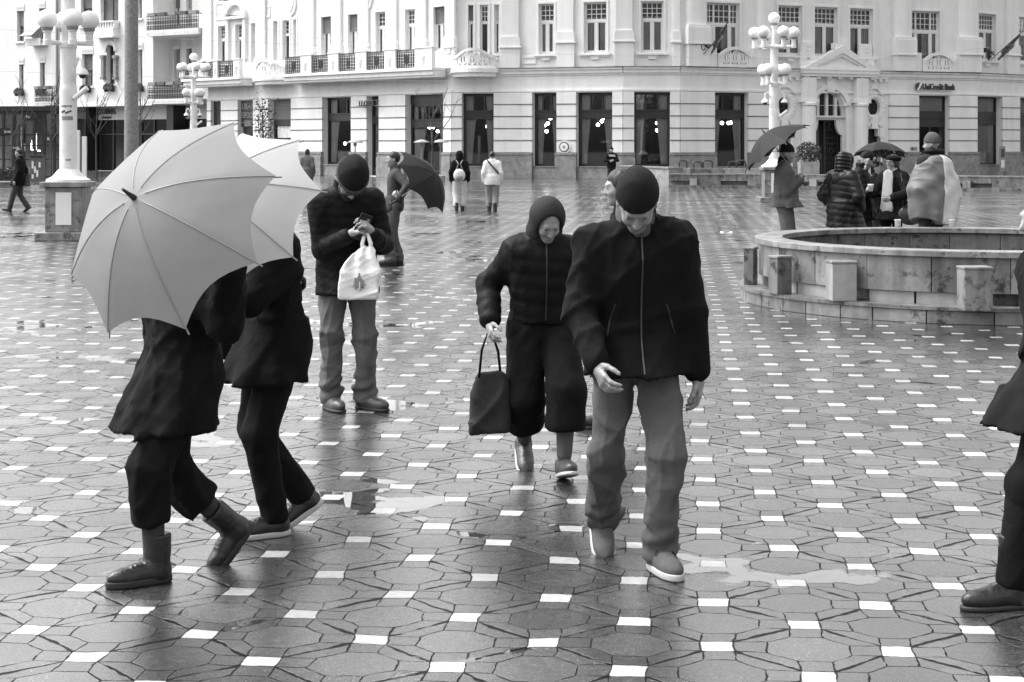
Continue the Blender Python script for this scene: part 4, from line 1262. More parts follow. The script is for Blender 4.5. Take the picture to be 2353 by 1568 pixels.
# ---------------------------------------------------------------- street lamps
def globe(mb_c, root, c, r=.195):
    mb = MB(); mb.sphere(c, r, 24, sz=.96); g = mb.build("globe", M['opal'], root, smooth=True)
    mb = MB(); x, y, z = c
    mb.lathe([(r * .52, z - r * 1.12), (r * .56, z - r * .98), (r * .60, z - r * .82), (r * .5, z - r * .78)], x, y, 14)
    mb.build("collar", M['lampmetal'], g)
def street_lamp(x, d, lab, rot=0.0, rot2=0.0, cams=(1, -1)):
    b = Vector(((x - 1176.5) * d / F, d, 0))
    L = empty("street_lamp", b, lab, "street lamp", "white globe lamps on the square")
    mb = MB(); k = .36
    mb.box(b.x - .52, b.x + .52, b.y - .52, b.y + .52, 0, .16); mb.box(b.x - k, b.x + k, b.y - k, b.y + k, .16, 1.02); mb.box(b.x - .44, b.x + .44, b.y - .44, b.y + .44, 1.02, 1.12)
    pd_ = mb.build("pedestal", M['travertine2'], L, bevel=0.015)
    mb = MB(); mb.box(b.x - .15, b.x + .15, b.y - k - .015, b.y - k, .3, .92); mb.build("access_panel", M['white'], pd_)
    mb = MB()
    mb.lathe([(.42, 1.12), (.42, 1.16), (.30, 1.22), (.20, 1.34), (.165, 1.36), (.165, 2.9), (.15, 3.0), (.15, 3.68), (.165, 3.70), (.165, 3.80), (.13, 3.82), (.12, 4.9), (.14, 4.92), (.14, 5.02), (.085, 5.04), (.07, 5.55), (.09, 5.58), (.09, 5.64)], b.x, b.y, 24)
    mb.build("post", M['lampwhite'], L, smooth=False)
    globe(None, L, (b.x, b.y, 5.64 + .24))
    for (z, n, rr, ph) in ((4.92, 6, .62, rot), (3.74, 4, .40, rot2)):
        for q in range(n):
            t = R(ph + 360 * q / n)
            ex, ey = b.x + rr * math.cos(t), b.y + rr * math.sin(t)
            mb = MB(); mb.tube([(b.x + .1 * math.cos(t), b.y + .1 * math.sin(t), z + .05), (ex, ey, z + .05)], .045, 8)
            mb.lathe([(.085, z), (.085, z + .10), (.075, z + .11), (.075, z + .24), (.09, z + .25), (.09, z + .28)], ex, ey, 14)
            a_ = mb.build("arm", M['lampwhite'], L)
            globe(None, L, (ex, ey, z + .28 + .22))
    # cameras under the lower ring
    for sgn in cams:
        cx = b.x + sgn * .19
        mb = MB(); mb.tube([(b.x + sgn * .15, b.y - .05, 3.35), (b.x + sgn * .22, b.y - .12, 3.50), (b.x + sgn * .30, b.y - .14, 3.46), (b.x + sgn * .31, b.y - .14, 3.30)], .03, 8)
        mb.lathe([(.05, 3.30), (.10, 3.24), (.12, 3.19), (.11, 3.17)], b.x + sgn * .31, b.y - .14, 14)
        cm = mb.build("camera_housing", M['lampwhite'], L)
        mb = MB(); mb.sphere((b.x + sgn * .31, b.y - .14, 3.17), .075, 12); mb.build("dome", M['black'], cm, smooth=True)
    mb = MB(); mb.tube([(b.x + .14, b.y - .1, 2.72), (b.x + .40, b.y - .16, 2.92)], .05, 10); mb.build("bullet_camera", M['lampwhite'], L)
    return L, b
l1, b1 = street_lamp(157, 34.0, "tall white globe lamp at the left, nearest the camera, with torn stickers on its post", 50, 25, (1,))
l2, b2 = street_lamp(445, 81.5, "white globe lamp farthest away, in front of the corner between the two buildings", 52, 42)
l3, b3 = street_lamp(1779, 56.5, "white globe lamp behind the man under the dark umbrella", 49, 52)
# stickers on the nearest post
for (z0, z1, w_, m_, dx) in ((2.38, 2.62, .26, 'white', 0), (2.30, 2.38, .22, 'lampmetal', .02), (1.95, 2.02, .12, 'curtain', .06), (1.70, 1.84, .16, 'curtain', -.03), (1.52, 1.56, .10, 'lampmetal', .04), (1.40, 1.48, .14, 'curtain', .02)):
    mb = MB()
    n = 6
    for q in range(n):
        t0 = -math.pi / 2 + (dx + w_ * (q / n - .5)) / .166; t1 = -math.pi / 2 + (dx + w_ * ((q + 1) / n - .5)) / .166
        rr = .1685
        mb.quad((b1.x + rr * math.cos(t0), b1.y + rr * math.sin(t0), z0), (b1.x + rr * math.cos(t1), b1.y + rr * math.sin(t1), z0 + .004), (b1.x + rr * math.cos(t1), b1.y + rr * math.sin(t1), z1 - .006), (b1.x + rr * math.cos(t0), b1.y + rr * math.sin(t0), z1))
    mb.build("sticker", M[m_], l1, normals=False)
def cyl_text(tx, size, z, m_, bold=0.0):
    n = text_mb(tx, size, .004, bold=bold)
    mb = MB(); mb.add([(b1.x + (.170 - v[1] * .3) * math.cos(-math.pi / 2 + v[0] / .166), b1.y + (.170 - v[1] * .3) * math.sin(-math.pi / 2 + v[0] / .166), z + v[2]) for v in n.v], n.f)
    mb.build("lettering", M[m_], l1)
cyl_text("ATENTIE", .055, 2.55, 'letter', .002)
mb = MB()
for q in range(5):
    t = -math.pi / 2 + (-.08 + .04 * q) / .166; rr = .1715
    mb.sphere((b1.x + rr * math.cos(t), b1.y + rr * math.sin(t), 2.46 + .02 * math.sin(q * 2.1)), .022, 6)
mb.build("printed_mark", M['letter'], l1)
# steel mast
dm = 42.0
pm = Vector(((302 - 1176.5) * dm / F, dm, 0))
ms = empty("steel_mast", pm, "plain mottled grey steel mast rising behind the big pale umbrella", "mast")
mb = MB(); mb.lathe([(.175, .12), (.165, 3), (.145, 9.5)], pm.x, pm.y, 24); mb.build("shaft", M['galv'], ms, smooth=False)
mb = MB(); mb.lathe([(.34, 0), (.34, .10), (.30, .12)], pm.x, pm.y, 20); mb.build("base", M['galv'], ms)

# ---------------------------------------------------------------- fountain
FC = Vector((5.45, 20.75, 0)); FRX, FRY = 2.52, 2.75
def fp(t, r, z):                     # t in degrees; r as a factor beyond the rim radius in metres
    return (FC.x + (FRX + r) * math.cos(R(t)), FC.y + (FRY + r) * math.sin(R(t)), z)
ft = empty("stone_fountain", FC, "round wet travertine fountain basin with stone blocks on its plinth", "fountain")
def arc_slab(mb, t0, t1, r0, r1, z0, z1, n=6):
    vs = []
    for k in range(n + 1):
        t = t0 + (t1 - t0) * k / n
        vs += [fp(t, r0, z0), fp(t, r1, z0), fp(t, r1, z1), fp(t, r0, z1)]
    fs = [(0, 1, 2, 3), (4 * n + 3, 4 * n + 2, 4 * n + 1, 4 * n)]
    for k in range(n):
        o = 4 * k
        for q in range(4): fs.append((o + q, o + (q + 1) % 4, o + 4 + (q + 1) % 4, o + 4 + q))
    mb.add(vs, fs)
rr = random.Random(3)
t = 0.0
k = 0
while t < 359:                                         # plinth facing stones
    st = rr.choice((8, 10, 12, 14)); e = min(t + st, 360)
    mb = MB(); arc_slab(mb, t + .12, e - .12, -.5, .22, 0, .135 + rr.uniform(-.004, .004), 4); mb.build("plinth_stone", M['travertine2' if rr.random() < .4 else 'travertine'], ft, bevel=0.006); t = e
mb = MB(); arc_slab(mb, 0, 360, -.5, .24, .138, .175, 72); mb.build("plinth_top", M['travertine'], ft)
t = 3.0
while t < 362:                                         # wall panels, standing clear of the plinth between the feet
    st = rr.choice((11, 13, 16, 18)); e = min(t + st, 363)
    mb = MB(); arc_slab(mb, t + .08, e - .08, -.22, rr.uniform(-.004, .004), .30, .666, 5); mb.build("wall_panel", M['travertine2' if rr.random() < .35 else 'travertine'], ft, bevel=0.005); t = e
for k in range(30):
    if k % 3 != 0: mb = MB(); arc_slab(mb, k * 12 + .3, k * 12 + 11.7, -.20, -.03, .175, .30, 4); mb.build("wall_foot", M['marble'], ft)
mb = MB(); arc_slab(mb, 0, 360, -.28, .045, .668, .735, 90); mb.build("rim", M['travertine2'], ft, bevel=0.008)
mb = MB(); mb.lathe([(.01, .40), (2.3, .40)], FC.x, FC.y, 48, sy=FRY / FRX)
wm = mat("dark_water", .02, .04, bump=.15, bscale=9)
mb.build("water", wm, ft)
mb = MB(); arc_slab(mb, 0, 360, -.45, -.21, .05, .30, 72); mb.build("inner_lining", M['travertine'], ft)
def block(px, py, wpx, z1, m_, rot):
    d = F * (CAM_H - .175) / (py - HZ)
    x = (px - 1176.5) * d / F; hw_ = wpx * d / F / 2
    c_, s_ = math.cos(R(rot)), math.sin(R(rot))
    T_ = lambda a, b_, z: (x + a * c_ - b_ * s_, d + hw_ + a * s_ + b_ * c_, z)
    mb = MB(T_); mb.box(-hw_, hw_, -hw_, hw_ * .9, .176, z1 - .03); bo = mb.build("stone_block", M[m_], ft, bevel=0.008)
    mb = MB(T_); mb.box(-hw_ - .008, hw_ + .008, -hw_ - .008, hw_ * .9, z1 - .028, z1); mb.build("cap_slab", M['travertine2'], bo, bevel=0.006)
block(1938, 693, 58, .60, 'marble', 6)
block(2248, 716, 66, .615, 'travertine2', 3)
block(1795, 677, 40, .60, 'travertine', 25)
block(1726, 655, 26, .62, 'travertine', 60)
for t_ in (60, 100, 20):
    x, y, z = fp(t_, .18, .176)
    mb = MB(); mb.box(x - .18, x + .18, y - .16, y + .16, .176, .6); mb.build("stone_block", M['travertine'], ft, bevel=0.008)
# paper cups on the rim
def cup(px, py, lab, printed):
    # stands on the far rim
    d = F * (CAM_H - .735) / (py - HZ) ; x = (px - 1176.5) * d / F
    # drop it on the rim line
    tt = math.asin(max(-1, min(1, (d - FC.y) / FRY)))
    best = min((t_ for t_ in range(20, 170)), key=lambda t_: abs(fp(t_, -.1, 0)[0] / fp(t_, -.1, 0)[1] - (px - 1176.5) / F))
    x, y, _ = fp(best, -.10, 0)
    c = empty("paper_cup", (x, y, .735), lab, "cup", "paper cups on the fountain rim")
    mb = MB(); mb.lathe([(.030, .736), (.041, .83), (.044, .832), (.044, .838), (.040, .838), (.038, .75)], x, y, 20); mb.build("cup", M['white'], c, smooth=True)
    mb = MB(); mb.lathe([(.0335, .758), (.0395, .805)], x, y, 20); mb.build("sleeve", M['lampmetal'] if printed else M['curtain'], c, smooth=True)
cup(2063, 525, "white paper cup with grey print on the far rim below the scarf", True)
cup(2187, 528, "white paper cup on the far rim right of the draped figure's legs", False)

# ---------------------------------------------------------------- low stone wall in front of the building
dw = 75.0
def low_wall(xa, ya, xb, yb, z1, lab, slots=True):
    a, b = G(xa, ya), G(xb, yb)
    sw_ = Seg(a[:2], b[:2])
    r_ = empty("low_stone_wall", a, lab, "wall", "low stone basin walls along the far side of the square")
    u = 0; q = 0
    while u < sw_.len - .05:
        e = min(u + rr.choice((1.1, 1.5, 1.9)), sw_.len)
        mbx = sw_.mb(); mm_ = 'travertine2' if rr.random() < .4 else 'travertine'
        zb = .30 if slots and q % 2 == 0 else .12
        mbx.box(u + .008, e - .008, -.5, 0, zb, z1 - .05); mbx.build('panel', M[mm_], r_); q += 1; u = e
    mb = sw_.mb(); mb.box(0, sw_.len, -.55, .03, z1 - .05, z1); mb.build("coping", M['travertine2'], r_)
    mb = sw_.mb(); mb.box(0, sw_.len, -.5, .22, 0, .12); mb.build("foot_course", M['travertine'], r_)
    mb = sw_.mb(); mb.box(0, sw_.len, -.52, -.3, .12, .4); mb.build("back_lining", M['plinth'], r_)
    if slots:
        n = int(sw_.len / 2.1)
        for k in range(n):
            uu = .9 + k * 2.1; mb = sw_.mb(); mb.box(uu, uu + .3, 0, .2, .12, .40); mb.build("stone_block", M['travertine2'] if k % 2 else M['marble'], r_)
    return sw_
low_wall(1537, 432, 1748, 433, .60, "low stone basin wall between the round dial and the middle street lamp")
low_wall(1815, 434, 2400, 441, .60, "long low stone basin wall running behind the group of people to the right edge")
sw2 = Seg(G(1417, 420)[:2], G(1537, 429)[:2])
tw = empty("terrace_wall", sw2.T(0, 0, 0), "plain grey slab wall below the window right of the man in the printed sweater", "wall")
mb = sw2.mb(); mb.box(0, sw2.len, -.6, 0, 0, .78); mb.build("wall", M['plinth'], tw); mb = sw2.mb(); mb.box(-.03, sw2.len + .03, -.65, .05, .78, .84); mb.build("coping", M['travertine2'], tw)
# planter trough with rails behind the low wall
d2 = 77.5
tr = empty("stone_trough", P(1570, HZ, d2) * 1.0 - Vector((0, 0, CAM_H)), "pale stone planter trough just behind the low wall under the window", "planter")
for (xa, xb, m_) in ((1560, 1588, 'marble'), (1589, 1630, 'travertine'), (1631, 1664, 'travertine2'), (1665, 1748, 'marble')):
    mb = MB(); mb.box((xa - 1176.5) * d2 / F, (xb - 1176.5) * d2 / F - .02, d2, d2 + .7, 0, .80); mb.build("trough_side", M[m_], tr)
for k, (xa, xb, lab) in enumerate(((1561, 1578, "leftmost dark hoop rail above the stone trough"), (1594, 1612, "second dark hoop rail from the left above the stone trough"), (1616, 1637, "third dark hoop rail from the left above the stone trough"),
                               (1674, 1692, "dark hoop rail above the trough, just left of the umbrella edge"), (1693, 1713, "dark hoop rail half behind the lower edge of the dark umbrella"))):
    x0, x1 = (xa - 1176.5) * (d2 + 1.2) / F, (xb - 1176.5) * (d2 + 1.2) / F
    mb = MB(); zt = 1.12 - .05 * (k % 2); y_ = d2 + 1.2
    mb.tube([(x0, y_, 0), (x0, y_, zt - .08), (x0 + .06, y_, zt), (x1 - .06, y_, zt), (x1, y_, zt - .08), (x1, y_, 0)], .035, 8)
    hp = mb.build("hoop_rail", M['iron'], off=(x0, y_, 0)); tag(hp, lab, "hoop rail", "dark hoop rails along the trough")
# ---------------------------------------------------------------- plants
def leaf_cloud(mb, n, fn, size, rnd):
    for _ in range(n):
        c = Vector(fn()); a = Vector((rnd.gauss(0, 1), rnd.gauss(0, 1), rnd.gauss(0, .6))).normalized(); b = a.cross(Vector((rnd.gauss(0, 1), rnd.gauss(0, 1), rnd.gauss(0, 1)))).normalized()
        k = size * rnd.uniform(.6, 1.3)
        mb.add([c - a * k, c + b * k * .45, c + a * k, c - b * k * .45], [(0, 1, 2, 3)])
def bare_tree(px, base, h, lab, cat="tree", spread=.5, leaves=0, seed=1, thick=.05, name="bare_tree", nb=9):
    rd = random.Random(seed)
    t_ = empty(name, base, lab, cat)
    mb = MB(); mb.tube([base, base + Vector((rd.uniform(-.05, .05), 0, h * .45)), base + Vector((rd.uniform(-.12, .12), 0, h * .95))], [thick, thick * .7, thick * .25], 8); mb.build("trunk", M['bark'], t_)
    cr = MB(); tips = []
    for k in range(nb):
        z = h * rd.uniform(.38, .8); a = rd.uniform(0, 6.28); L_ = h * spread * rd.uniform(.5, 1) * (1.1 - z / h)
        p0 = base + Vector((0, 0, z)); p1 = p0 + Vector((math.cos(a) * L_ * .55, math.sin(a) * L_ * .55, L_ * .75)); p2 = p1 + Vector((math.cos(a + .3) * L_ * .3, math.sin(a + .3) * L_ * .3, L_ * .75))
        cr.tube([p0, p1, p2], [thick * .5, thick * .32, thick * .12], 6); tips += [p0.lerp(p1, .6), p1, p2]
        for q in range(4):
            s_ = p0.lerp(p1, rd.uniform(.3, 1)) if q < 2 else p1.lerp(p2, rd.uniform(.1, .9)); e_ = s_ + Vector((rd.uniform(-1, 1), rd.uniform(-1, 1), rd.uniform(.6, 1.6))) * L_ * .25
            cr.tube([s_, s_.lerp(e_, .5) + Vector((rd.uniform(-.03, .03), 0, 0)), e_], [thick * .22, thick * .16, thick * .08], 5); tips.append(e_)
    cr.build("crown", M['bark'], t_)
    if leaves:
        lf = MB(); leaf_cloud(lf, leaves, lambda: rd.choice(tips) + Vector((rd.gauss(0, .18), rd.gauss(0, .18), rd.gauss(0, .3))), .075, rd); lf.build("leaves", M['leaf'], t_, normals=False)
    return t_
bare_tree(0, P(993, HZ, 82) - Vector((0, 0, CAM_H)), 4.4, "thin bare tree in front of the wide doorway with hanging lamps", seed=5, spread=.55)
bare_tree(0, P(604, HZ, 84) - Vector((0, 0, CAM_H)), 4.3, "slender sapling with a few dark leaves in front of the shuttered door", seed=9, spread=.28, leaves=420, name="leafy_sapling", nb=14, thick=.04)
bare_tree(0, P(28, HZ, 80) - Vector((0, 0, CAM_H)), 3.8, "small bare tree at the left edge before the pavilion", seed=11, spread=.7, thick=.05)
bare_tree(0, P(118, HZ, 88) - Vector((0, 0, CAM_H)), 5.0, "wide bare tree beside the left street lamp, reaching above the pavilion roof", seed=14, spread=.75, nb=13)
bare_tree(0, P(222, HZ, 90) - Vector((0, 0, CAM_H)), 4.6, "bare tree under the pharmacy letters", seed=18, spread=.6, nb=10)
bare_tree(0, P(322, HZ, 92) - Vector((0, 0, CAM_H)), 5.2, "bare sapling just right of the steel mast", seed=21, spread=.4, nb=9)
# potted shrub by the portal
def shrub(px, py_b, d, w_, h, lab, pot=True, seed=4):
    b = Vector(((px - 1176.5) * d / F, d, 0)); rd = random.Random(seed)
    t_ = empty("potted_shrub" if pot else "low_hedge", b, lab, "plant")
    z0 = .05
    if pot:
        mb = MB(); mb.prism([(b.x - .42, .0), (b.x + .42, .0), (b.x + .46, 1.02), (b.x - .46, 1.02)], b.y - .4, b.y + .4); po = mb.build("pot", M['marble'], t_); z0 = 1.02
    st = MB(); lf = MB()
    for k in range(26):
        a = rd.uniform(-1, 1); q = rd.uniform(-.5, .5); e = b + Vector((a * w_ * .5, q * w_ * .5, z0 + h * rd.uniform(.6, 1.05) * (1 - .35 * abs(a))))
        st.tube([b + Vector((a * w_ * .2, q * w_ * .2, z0 - .03)), b.lerp(e, .5) + Vector((0, 0, .1)), e], [.02, .014, .006], 5)
    st.build("stems", M['bark'], t_)
    leaf_cloud(lf, 1100, lambda: (lambda a, q, r_: (b.x + a * w_ * .5, b.y + q * w_ * .4, z0 + .1 + r_ * h * (1 - .35 * a * a)))(rd.uniform(-1, 1), rd.uniform(-1, 1), rd.random()), .065, rd)
    lf.build("leaves", M['leaf'], t_, normals=False)
shrub(1858, 430, 83, 1.05, .85, "dark bushy shrub in a pale square pot beside the left portal column")
shrub(1592, 430, 79.2, .55, .55, "small dark plant with white flowers in the trough by the low wall", pot=False, seed=6)
shrub(1670, 430, 79.2, .45, .6, "thin straggly plant in the trough right of the hoop rails", pot=False, seed=8)
hb = empty("low_hedge", P(10, HZ, 78) - Vector((0, 0, CAM_H)), "dark clipped hedge along the pavilion behind the walker at the left", "hedge")
rd = random.Random(2)
h0, h1 = P(-90, HZ, 78).x, P(66, HZ, 78).x
mb = MB(); leaf_cloud(mb, 2600, lambda: (rd.uniform(h0, h1), 78 + rd.uniform(-.3, .3), rd.random() ** .7 * .8 + .02), .07, rd); mb.build("foliage", M['leaf'], hb, normals=False)
mb = MB(); mb.box(h0, h1, 77.8, 78.2, 0, .5); mb.build("core", M['bark'], hb)
be = empty("stone_bench", G(10, 431), "low pale stone ledge at the left edge behind the walking figure", "bench")
mb = MB(); g0, g1 = G(-40, 432), G(41, 432); mb.box(g0.x, g1.x, g0.y, g0.y + .8, .0, .20); mb.build("base", M['travertine'], be); mb = MB(); mb.box(g0.x - .05, g1.x + .05, g0.y - .06, g0.y + .86, .20, .27); mb.build("top_slab", M['travertine2'], be, bevel=.01)
# A-board with posters and white totems
ab = empty("poster_box", P(90, HZ, 84) - Vector((0, 0, CAM_H)), "dark waste box with torn pale posters in front of the pavilion", "bin")
x0, x1 = P(70, HZ, 84).x, P(97, HZ, 84).x
mb = MB(); mb.box(x0, x1, 84, 84.6, .05, 1.25); mb.build("body", M['greyframe'], ab); mb = MB(); mb.box(x0 - .04, x1 + .04, 83.95, 84.65, 1.25, 1.32); mb.build("lid", M['black'], ab)
for k in range(5): mb = MB(); mb.box(x0 + .06 + .11 * (k % 4), x0 + .15 + .11 * (k % 4), 83.985 - .001 * k, 84, (.22, .5, .3, .75, .7)[k], (.42, .8, .62, 1.0, 1.05)[k]); mb.build("poster", M['curtain'], ab)
for x, yt, d, lab in ((178, 300, 66, "white square post just right of the left street lamp, the taller of the pair"), (194, 314, 72, "shorter white square post beside the taller one near the left lamp"), (440, 297, 70, "white square post left of the farthest globe lamp")):
    q = P(x, HZ, d); zt = CAM_H + (HZ - yt) * d / F
    o_ = empty("white_post", (q.x, d, 0), lab, "post", "white square posts"); k = .085
    mb = MB(); mb.box(q.x - k, q.x + k, d - k, d + k, .06, zt); mb.build("shaft", M['lampwhite'], o_, bevel=.01); mb = MB(); mb.box(q.x - .16, q.x + .16, d - .16, d + .16, 0, .06); mb.build("foot", M['lampmetal'], o_)
# patio heaters
for x, d, lab in ((817, 88, "slim patio heater with a mushroom hood in front of the curtained window"), (970, 86, "slim patio heater beside the pier left of the wide doorway"), (1026, 84, "patio heater with a broad hood inside the wide doorway")):
    x = {817: 816, 970: 969, 1026: 1012}[x]
    q = P(x, HZ, d); o_ = empty("patio_heater", (q.x, d, 0), lab, "patio heater", "patio heaters outside the restaurant")
    mb = MB(); mb.lathe([(.22, 0), (.22, .35), (.03, .4), (.03, 1.75), (.08, 1.77), (.09, 1.92)], q.x, d, 14); mb.build("stand", M['lampmetal'], o_)
    mb = MB(); mb.lathe([(.40, 1.93), (.38, 1.97), (.16, 2.06), (.02, 2.09)], q.x, d, 18); mb.build("hood", M['shutter_l'], o_, smooth=True)
# info stand in the right bank window
s = SG[7]; u = s.U(2279)
st_ = empty("poster_stand", s.T(u, .7, 0), "small pale poster stand in front of the right bank window", "sign")
mb = s.mb(); mb.box(u - .28, u + .28, .68, .72, .3, 1.75); mb.build("board", M['shutter_l'], st_); mb = s.mb(); mb.box(u - .17, u + .17, .72, .735, 1.1, 1.6); mb.build("poster", M['letter'], st_); mb = s.mb(); mb.box(u - .17, u + .17, .72, .735, .5, .95); mb.build("leaflet", M['white'], st_)
for q in (-.25, .25): mb = s.mb(); mb.box(u + q - .02, u + q + .02, .5, .9, 0, .3); mb.build("leg", M['lampmetal'], st_)
# overhead wires
for k, (xa, ya, da, xb, yb, db, lab) in enumerate(((-150, 60, 60, 2500, 140, 70, "thin overhead wire crossing the whole upper facade"), (-100, 160, 58, 1750, 166, 66, "lower thin overhead wire across the balconies"), (1150, 170, 60, 2480, 85, 66, "thin wire rising to the right past the middle street lamp"), (470, 25, 70, 900, 100, 80, "short thin wire above the shuttered windows"))):
    a_, b_ = P(xa, ya, da), P(xb, yb, db); mb = MB()
    mb.tube([a_.lerp(b_, t / 24) - Vector((0, 0, .35 * math.sin(math.pi * t / 24))) for t in range(25)], .005, 5)
    w_ = mb.build("overhead_wire", M['wire'], off=tuple(a_)); tag(w_, lab, "wire", "thin overhead wires")
# ---------------------------------------------------------------- figures: smooth bodies and clothes grown from distance fields
def V3(*a): return np.array(a, dtype=float)
def smin(a, b, k):
    if k <= 0: return np.minimum(a, b)
    h = np.clip(0.5 + 0.5 * (b - a) / k, 0, 1)
    return b + (a - b) * h - k * h * (1 - h)
def smax(a, b, k): return -smin(-a, -b, k)
def seg_t(p, a, b):
    ab = b - a; L2 = float(ab @ ab) + 1e-12
    return np.clip(((p - a) @ ab) / L2, 0, 1)
def cap(p, a, b, ra, rb=None, sq=None):
    """Tapered capsule; sq squashes the section along the three axes."""
    rb = ra if rb is None else rb
    a = np.asarray(a, float); b = np.asarray(b, float)
    if sq is not None:
        s = np.asarray(sq, float); p = p / s; a = a / s; b = b / s
        k = float(min(s))
    else: k = 1.0
    t = seg_t(p, a, b)
    d = np.linalg.norm(p - (a + t[:, None] * (b - a)), axis=1) - (ra + (rb - ra) * t)
    return d * k
def ell(p, c, r):
    r = np.asarray(r, float); q = (p - np.asarray(c, float)) / r
    n = np.linalg.norm(q, axis=1)
    return (n - 1) * float(min(r))
def rotm(rx=0, ry=0, rz=0):
    m = Matrix.Rotation(R(rz), 3, 'Z') @ Matrix.Rotation(R(ry), 3, 'Y') @ Matrix.Rotation(R(rx), 3, 'X')
    return np.array([list(r) for r in m])
def nets(f, lo, hi, h):
    """Surface nets: one smooth closed mesh of the zero level of f inside the box."""
    lo = np.asarray(lo, float); hi = np.asarray(hi, float)
    n = np.maximum(np.ceil((hi - lo) / h).astype(int) + 1, 3)
    ax = [lo[i] + h * np.arange(n[i]) for i in range(3)]
    g = np.stack(np.meshgrid(*ax, indexing='ij'), -1).reshape(-1, 3)
    v = np.empty(len(g))
    for i in range(0, len(g), 200000): v[i:i + 200000] = f(g[i:i + 200000])
    v = v.reshape(n)
    v[0] = np.maximum(v[0], h); v[-1] = np.maximum(v[-1], h); v[:, 0] = np.maximum(v[:, 0], h); v[:, -1] = np.maximum(v[:, -1], h); v[:, :, 0] = np.maximum(v[:, :, 0], h); v[:, :, -1] = np.maximum(v[:, :, -1], h)
    ins = v < 0
    c = n - 1
    S = np.zeros(c, int)
    for i in (0, 1):
        for j in (0, 1):
            for k in (0, 1): S += ins[i:i + c[0], j:j + c[1], k:k + c[2]]
    act = np.argwhere((S > 0) & (S < 8))
    if len(act) == 0: return [], []
    idx = -np.ones(c, int); idx[act[:, 0], act[:, 1], act[:, 2]] = np.arange(len(act))
    acc = np.zeros((len(act), 3)); cnt = np.zeros(len(act))
    cor = [(i, j, k) for i in (0, 1) for j in (0, 1) for k in (0, 1)]
    for a in range(8):
        for b in range(a + 1, 8):
            if sum(x != y for x, y in zip(cor[a], cor[b])) != 1: continue
            ca, cb = np.array(cor[a]), np.array(cor[b])
            pa = act + ca; pb = act + cb
            va = v[pa[:, 0], pa[:, 1], pa[:, 2]]; vb = v[pb[:, 0], pb[:, 1], pb[:, 2]]
            m = (va < 0) != (vb < 0)
            t = np.where(m, va / (va - vb + 1e-20), 0)
            acc += np.where(m[:, None], ca + (cb - ca) * t[:, None], 0); cnt += m
    pos = lo + h * (act + acc / cnt[:, None])
    faces = []
    for d in range(3):
        e = [1, 2, 0][d]; f_ = [2, 0, 1][d]
        sl0 = [slice(None)] * 3; sl1 = [slice(None)] * 3
        sl0[d] = slice(0, n[d] - 1); sl1[d] = slice(1, n[d])
        A, B = ins[tuple(sl0)], ins[tuple(sl1)]
        w_ = np.argwhere(A != B)
        w_ = w_[(w_[:, e] > 0) & (w_[:, f_] > 0) & (w_[:, e] < n[e] - 1) & (w_[:, f_] < n[f_] - 1)]
        if len(w_) == 0: continue
        fl = A[w_[:, 0], w_[:, 1], w_[:, 2]]
        q = []
        for (de, df) in ((0, 0), (1, 0), (1, 1), (0, 1)):
            x = w_.copy(); x[:, e] -= de; x[:, f_] -= df
            q.append(idx[x[:, 0], x[:, 1], x[:, 2]])
        q = np.stack(q, 1)
        q[fl] = q[fl][:, ::-1]
        faces.append(q)
    fs = np.concatenate(faces)
    # normal check: faces should point outwards
    return pos, fs
def sdf_obj(name, parts_, material, parent, smooth=True):
    """parts_: list of (f, lo, hi, h) whose surfaces are joined in one mesh, in the parent's own space."""
    vs, fs, o = [], [], 0
    for f, lo, hi, h in parts_:
        p, q = nets(f, lo, hi, h)
        if len(p) == 0: continue
        vs.append(p); fs.append(q + o); o += len(p)
    if not vs: return None
    v = np.concatenate(vs); q = np.concatenate(fs)
    me = bpy.data.meshes.new(name)
    me.vertices.add(len(v)); me.vertices.foreach_set("co", v.ravel())
    me.loops.add(q.size); me.loops.foreach_set("vertex_index", q[:, ::-1].ravel().astype(np.int32))
    me.polygons.add(len(q)); me.polygons.foreach_set("loop_start", np.arange(0, q.size, 4, dtype=np.int32)); me.polygons.foreach_set("loop_total", np.full(len(q), 4, np.int32))
    me.update(calc_edges=True); me.validate()
    me.materials.append(material)
    me.polygons.foreach_set("use_smooth", [smooth] * len(me.polygons))
    ob = bpy.data.objects.new(name, me); COL.objects.link(ob)
    ob.parent = parent; ob["_off"] = [0, 0, 0]
    return ob
def bounds(pts, m):
    a = np.array(pts); return a.min(0) - m, a.max(0) + m

# cloth and skin
M['skin'] = mat("skin", 0.29, 0.5, var=0.08, scale=30)
M['hair_d'] = mat("dark_hair", 0.018, 0.45, bump=0.25, bscale=160, spec=.4)
M['hair_g'] = mat("grey_hair", 0.30, 0.6, bump=0.4, bscale=90)
def cloth(name, v, wr=0.35, sc=14, rough=0.85, sheen=0.0, var=0.12): return mat(name, v, rough, var=var, scale=9, bump=wr, bscale=sc, sheen=sheen, spec=0.3)
M['black_cloth'] = mat("black_cloth", 0.007, .9, var=.3, scale=9, bump=.4, bscale=16, spec=.15)
M['black_puffer'] = mat("black_puffer", 0.006, 0.6, var=0.2, scale=9, bump=0.35, bscale=22, spec=0.13)
M['shiny_puffer'] = mat("shiny_puffer", 0.006, 0.40, var=0.2, scale=9, bump=0.35, bscale=16, spec=0.25)
M['dark_cloth'] = cloth("dark_cloth", 0.022)
M['char_cloth'] = cloth("charcoal_cloth", 0.045)
M['mid_cloth'] = cloth("mid_grey_cloth", 0.10)
M['jean'] = cloth("grey_trouser_cloth", 0.105, wr=.5, sc=10)
M['light_cloth'] = cloth("light_grey_cloth", 0.22, wr=.5, sc=10)
M['pale_cloth'] = cloth("pale_cloth", 0.55)
M['white_cloth'] = cloth("white_cloth", 0.72)
M['knit'] = mat("knit", 0.014, 0.95, wave=('X', 60.0, 0.10), bscale=140, spec=.2)
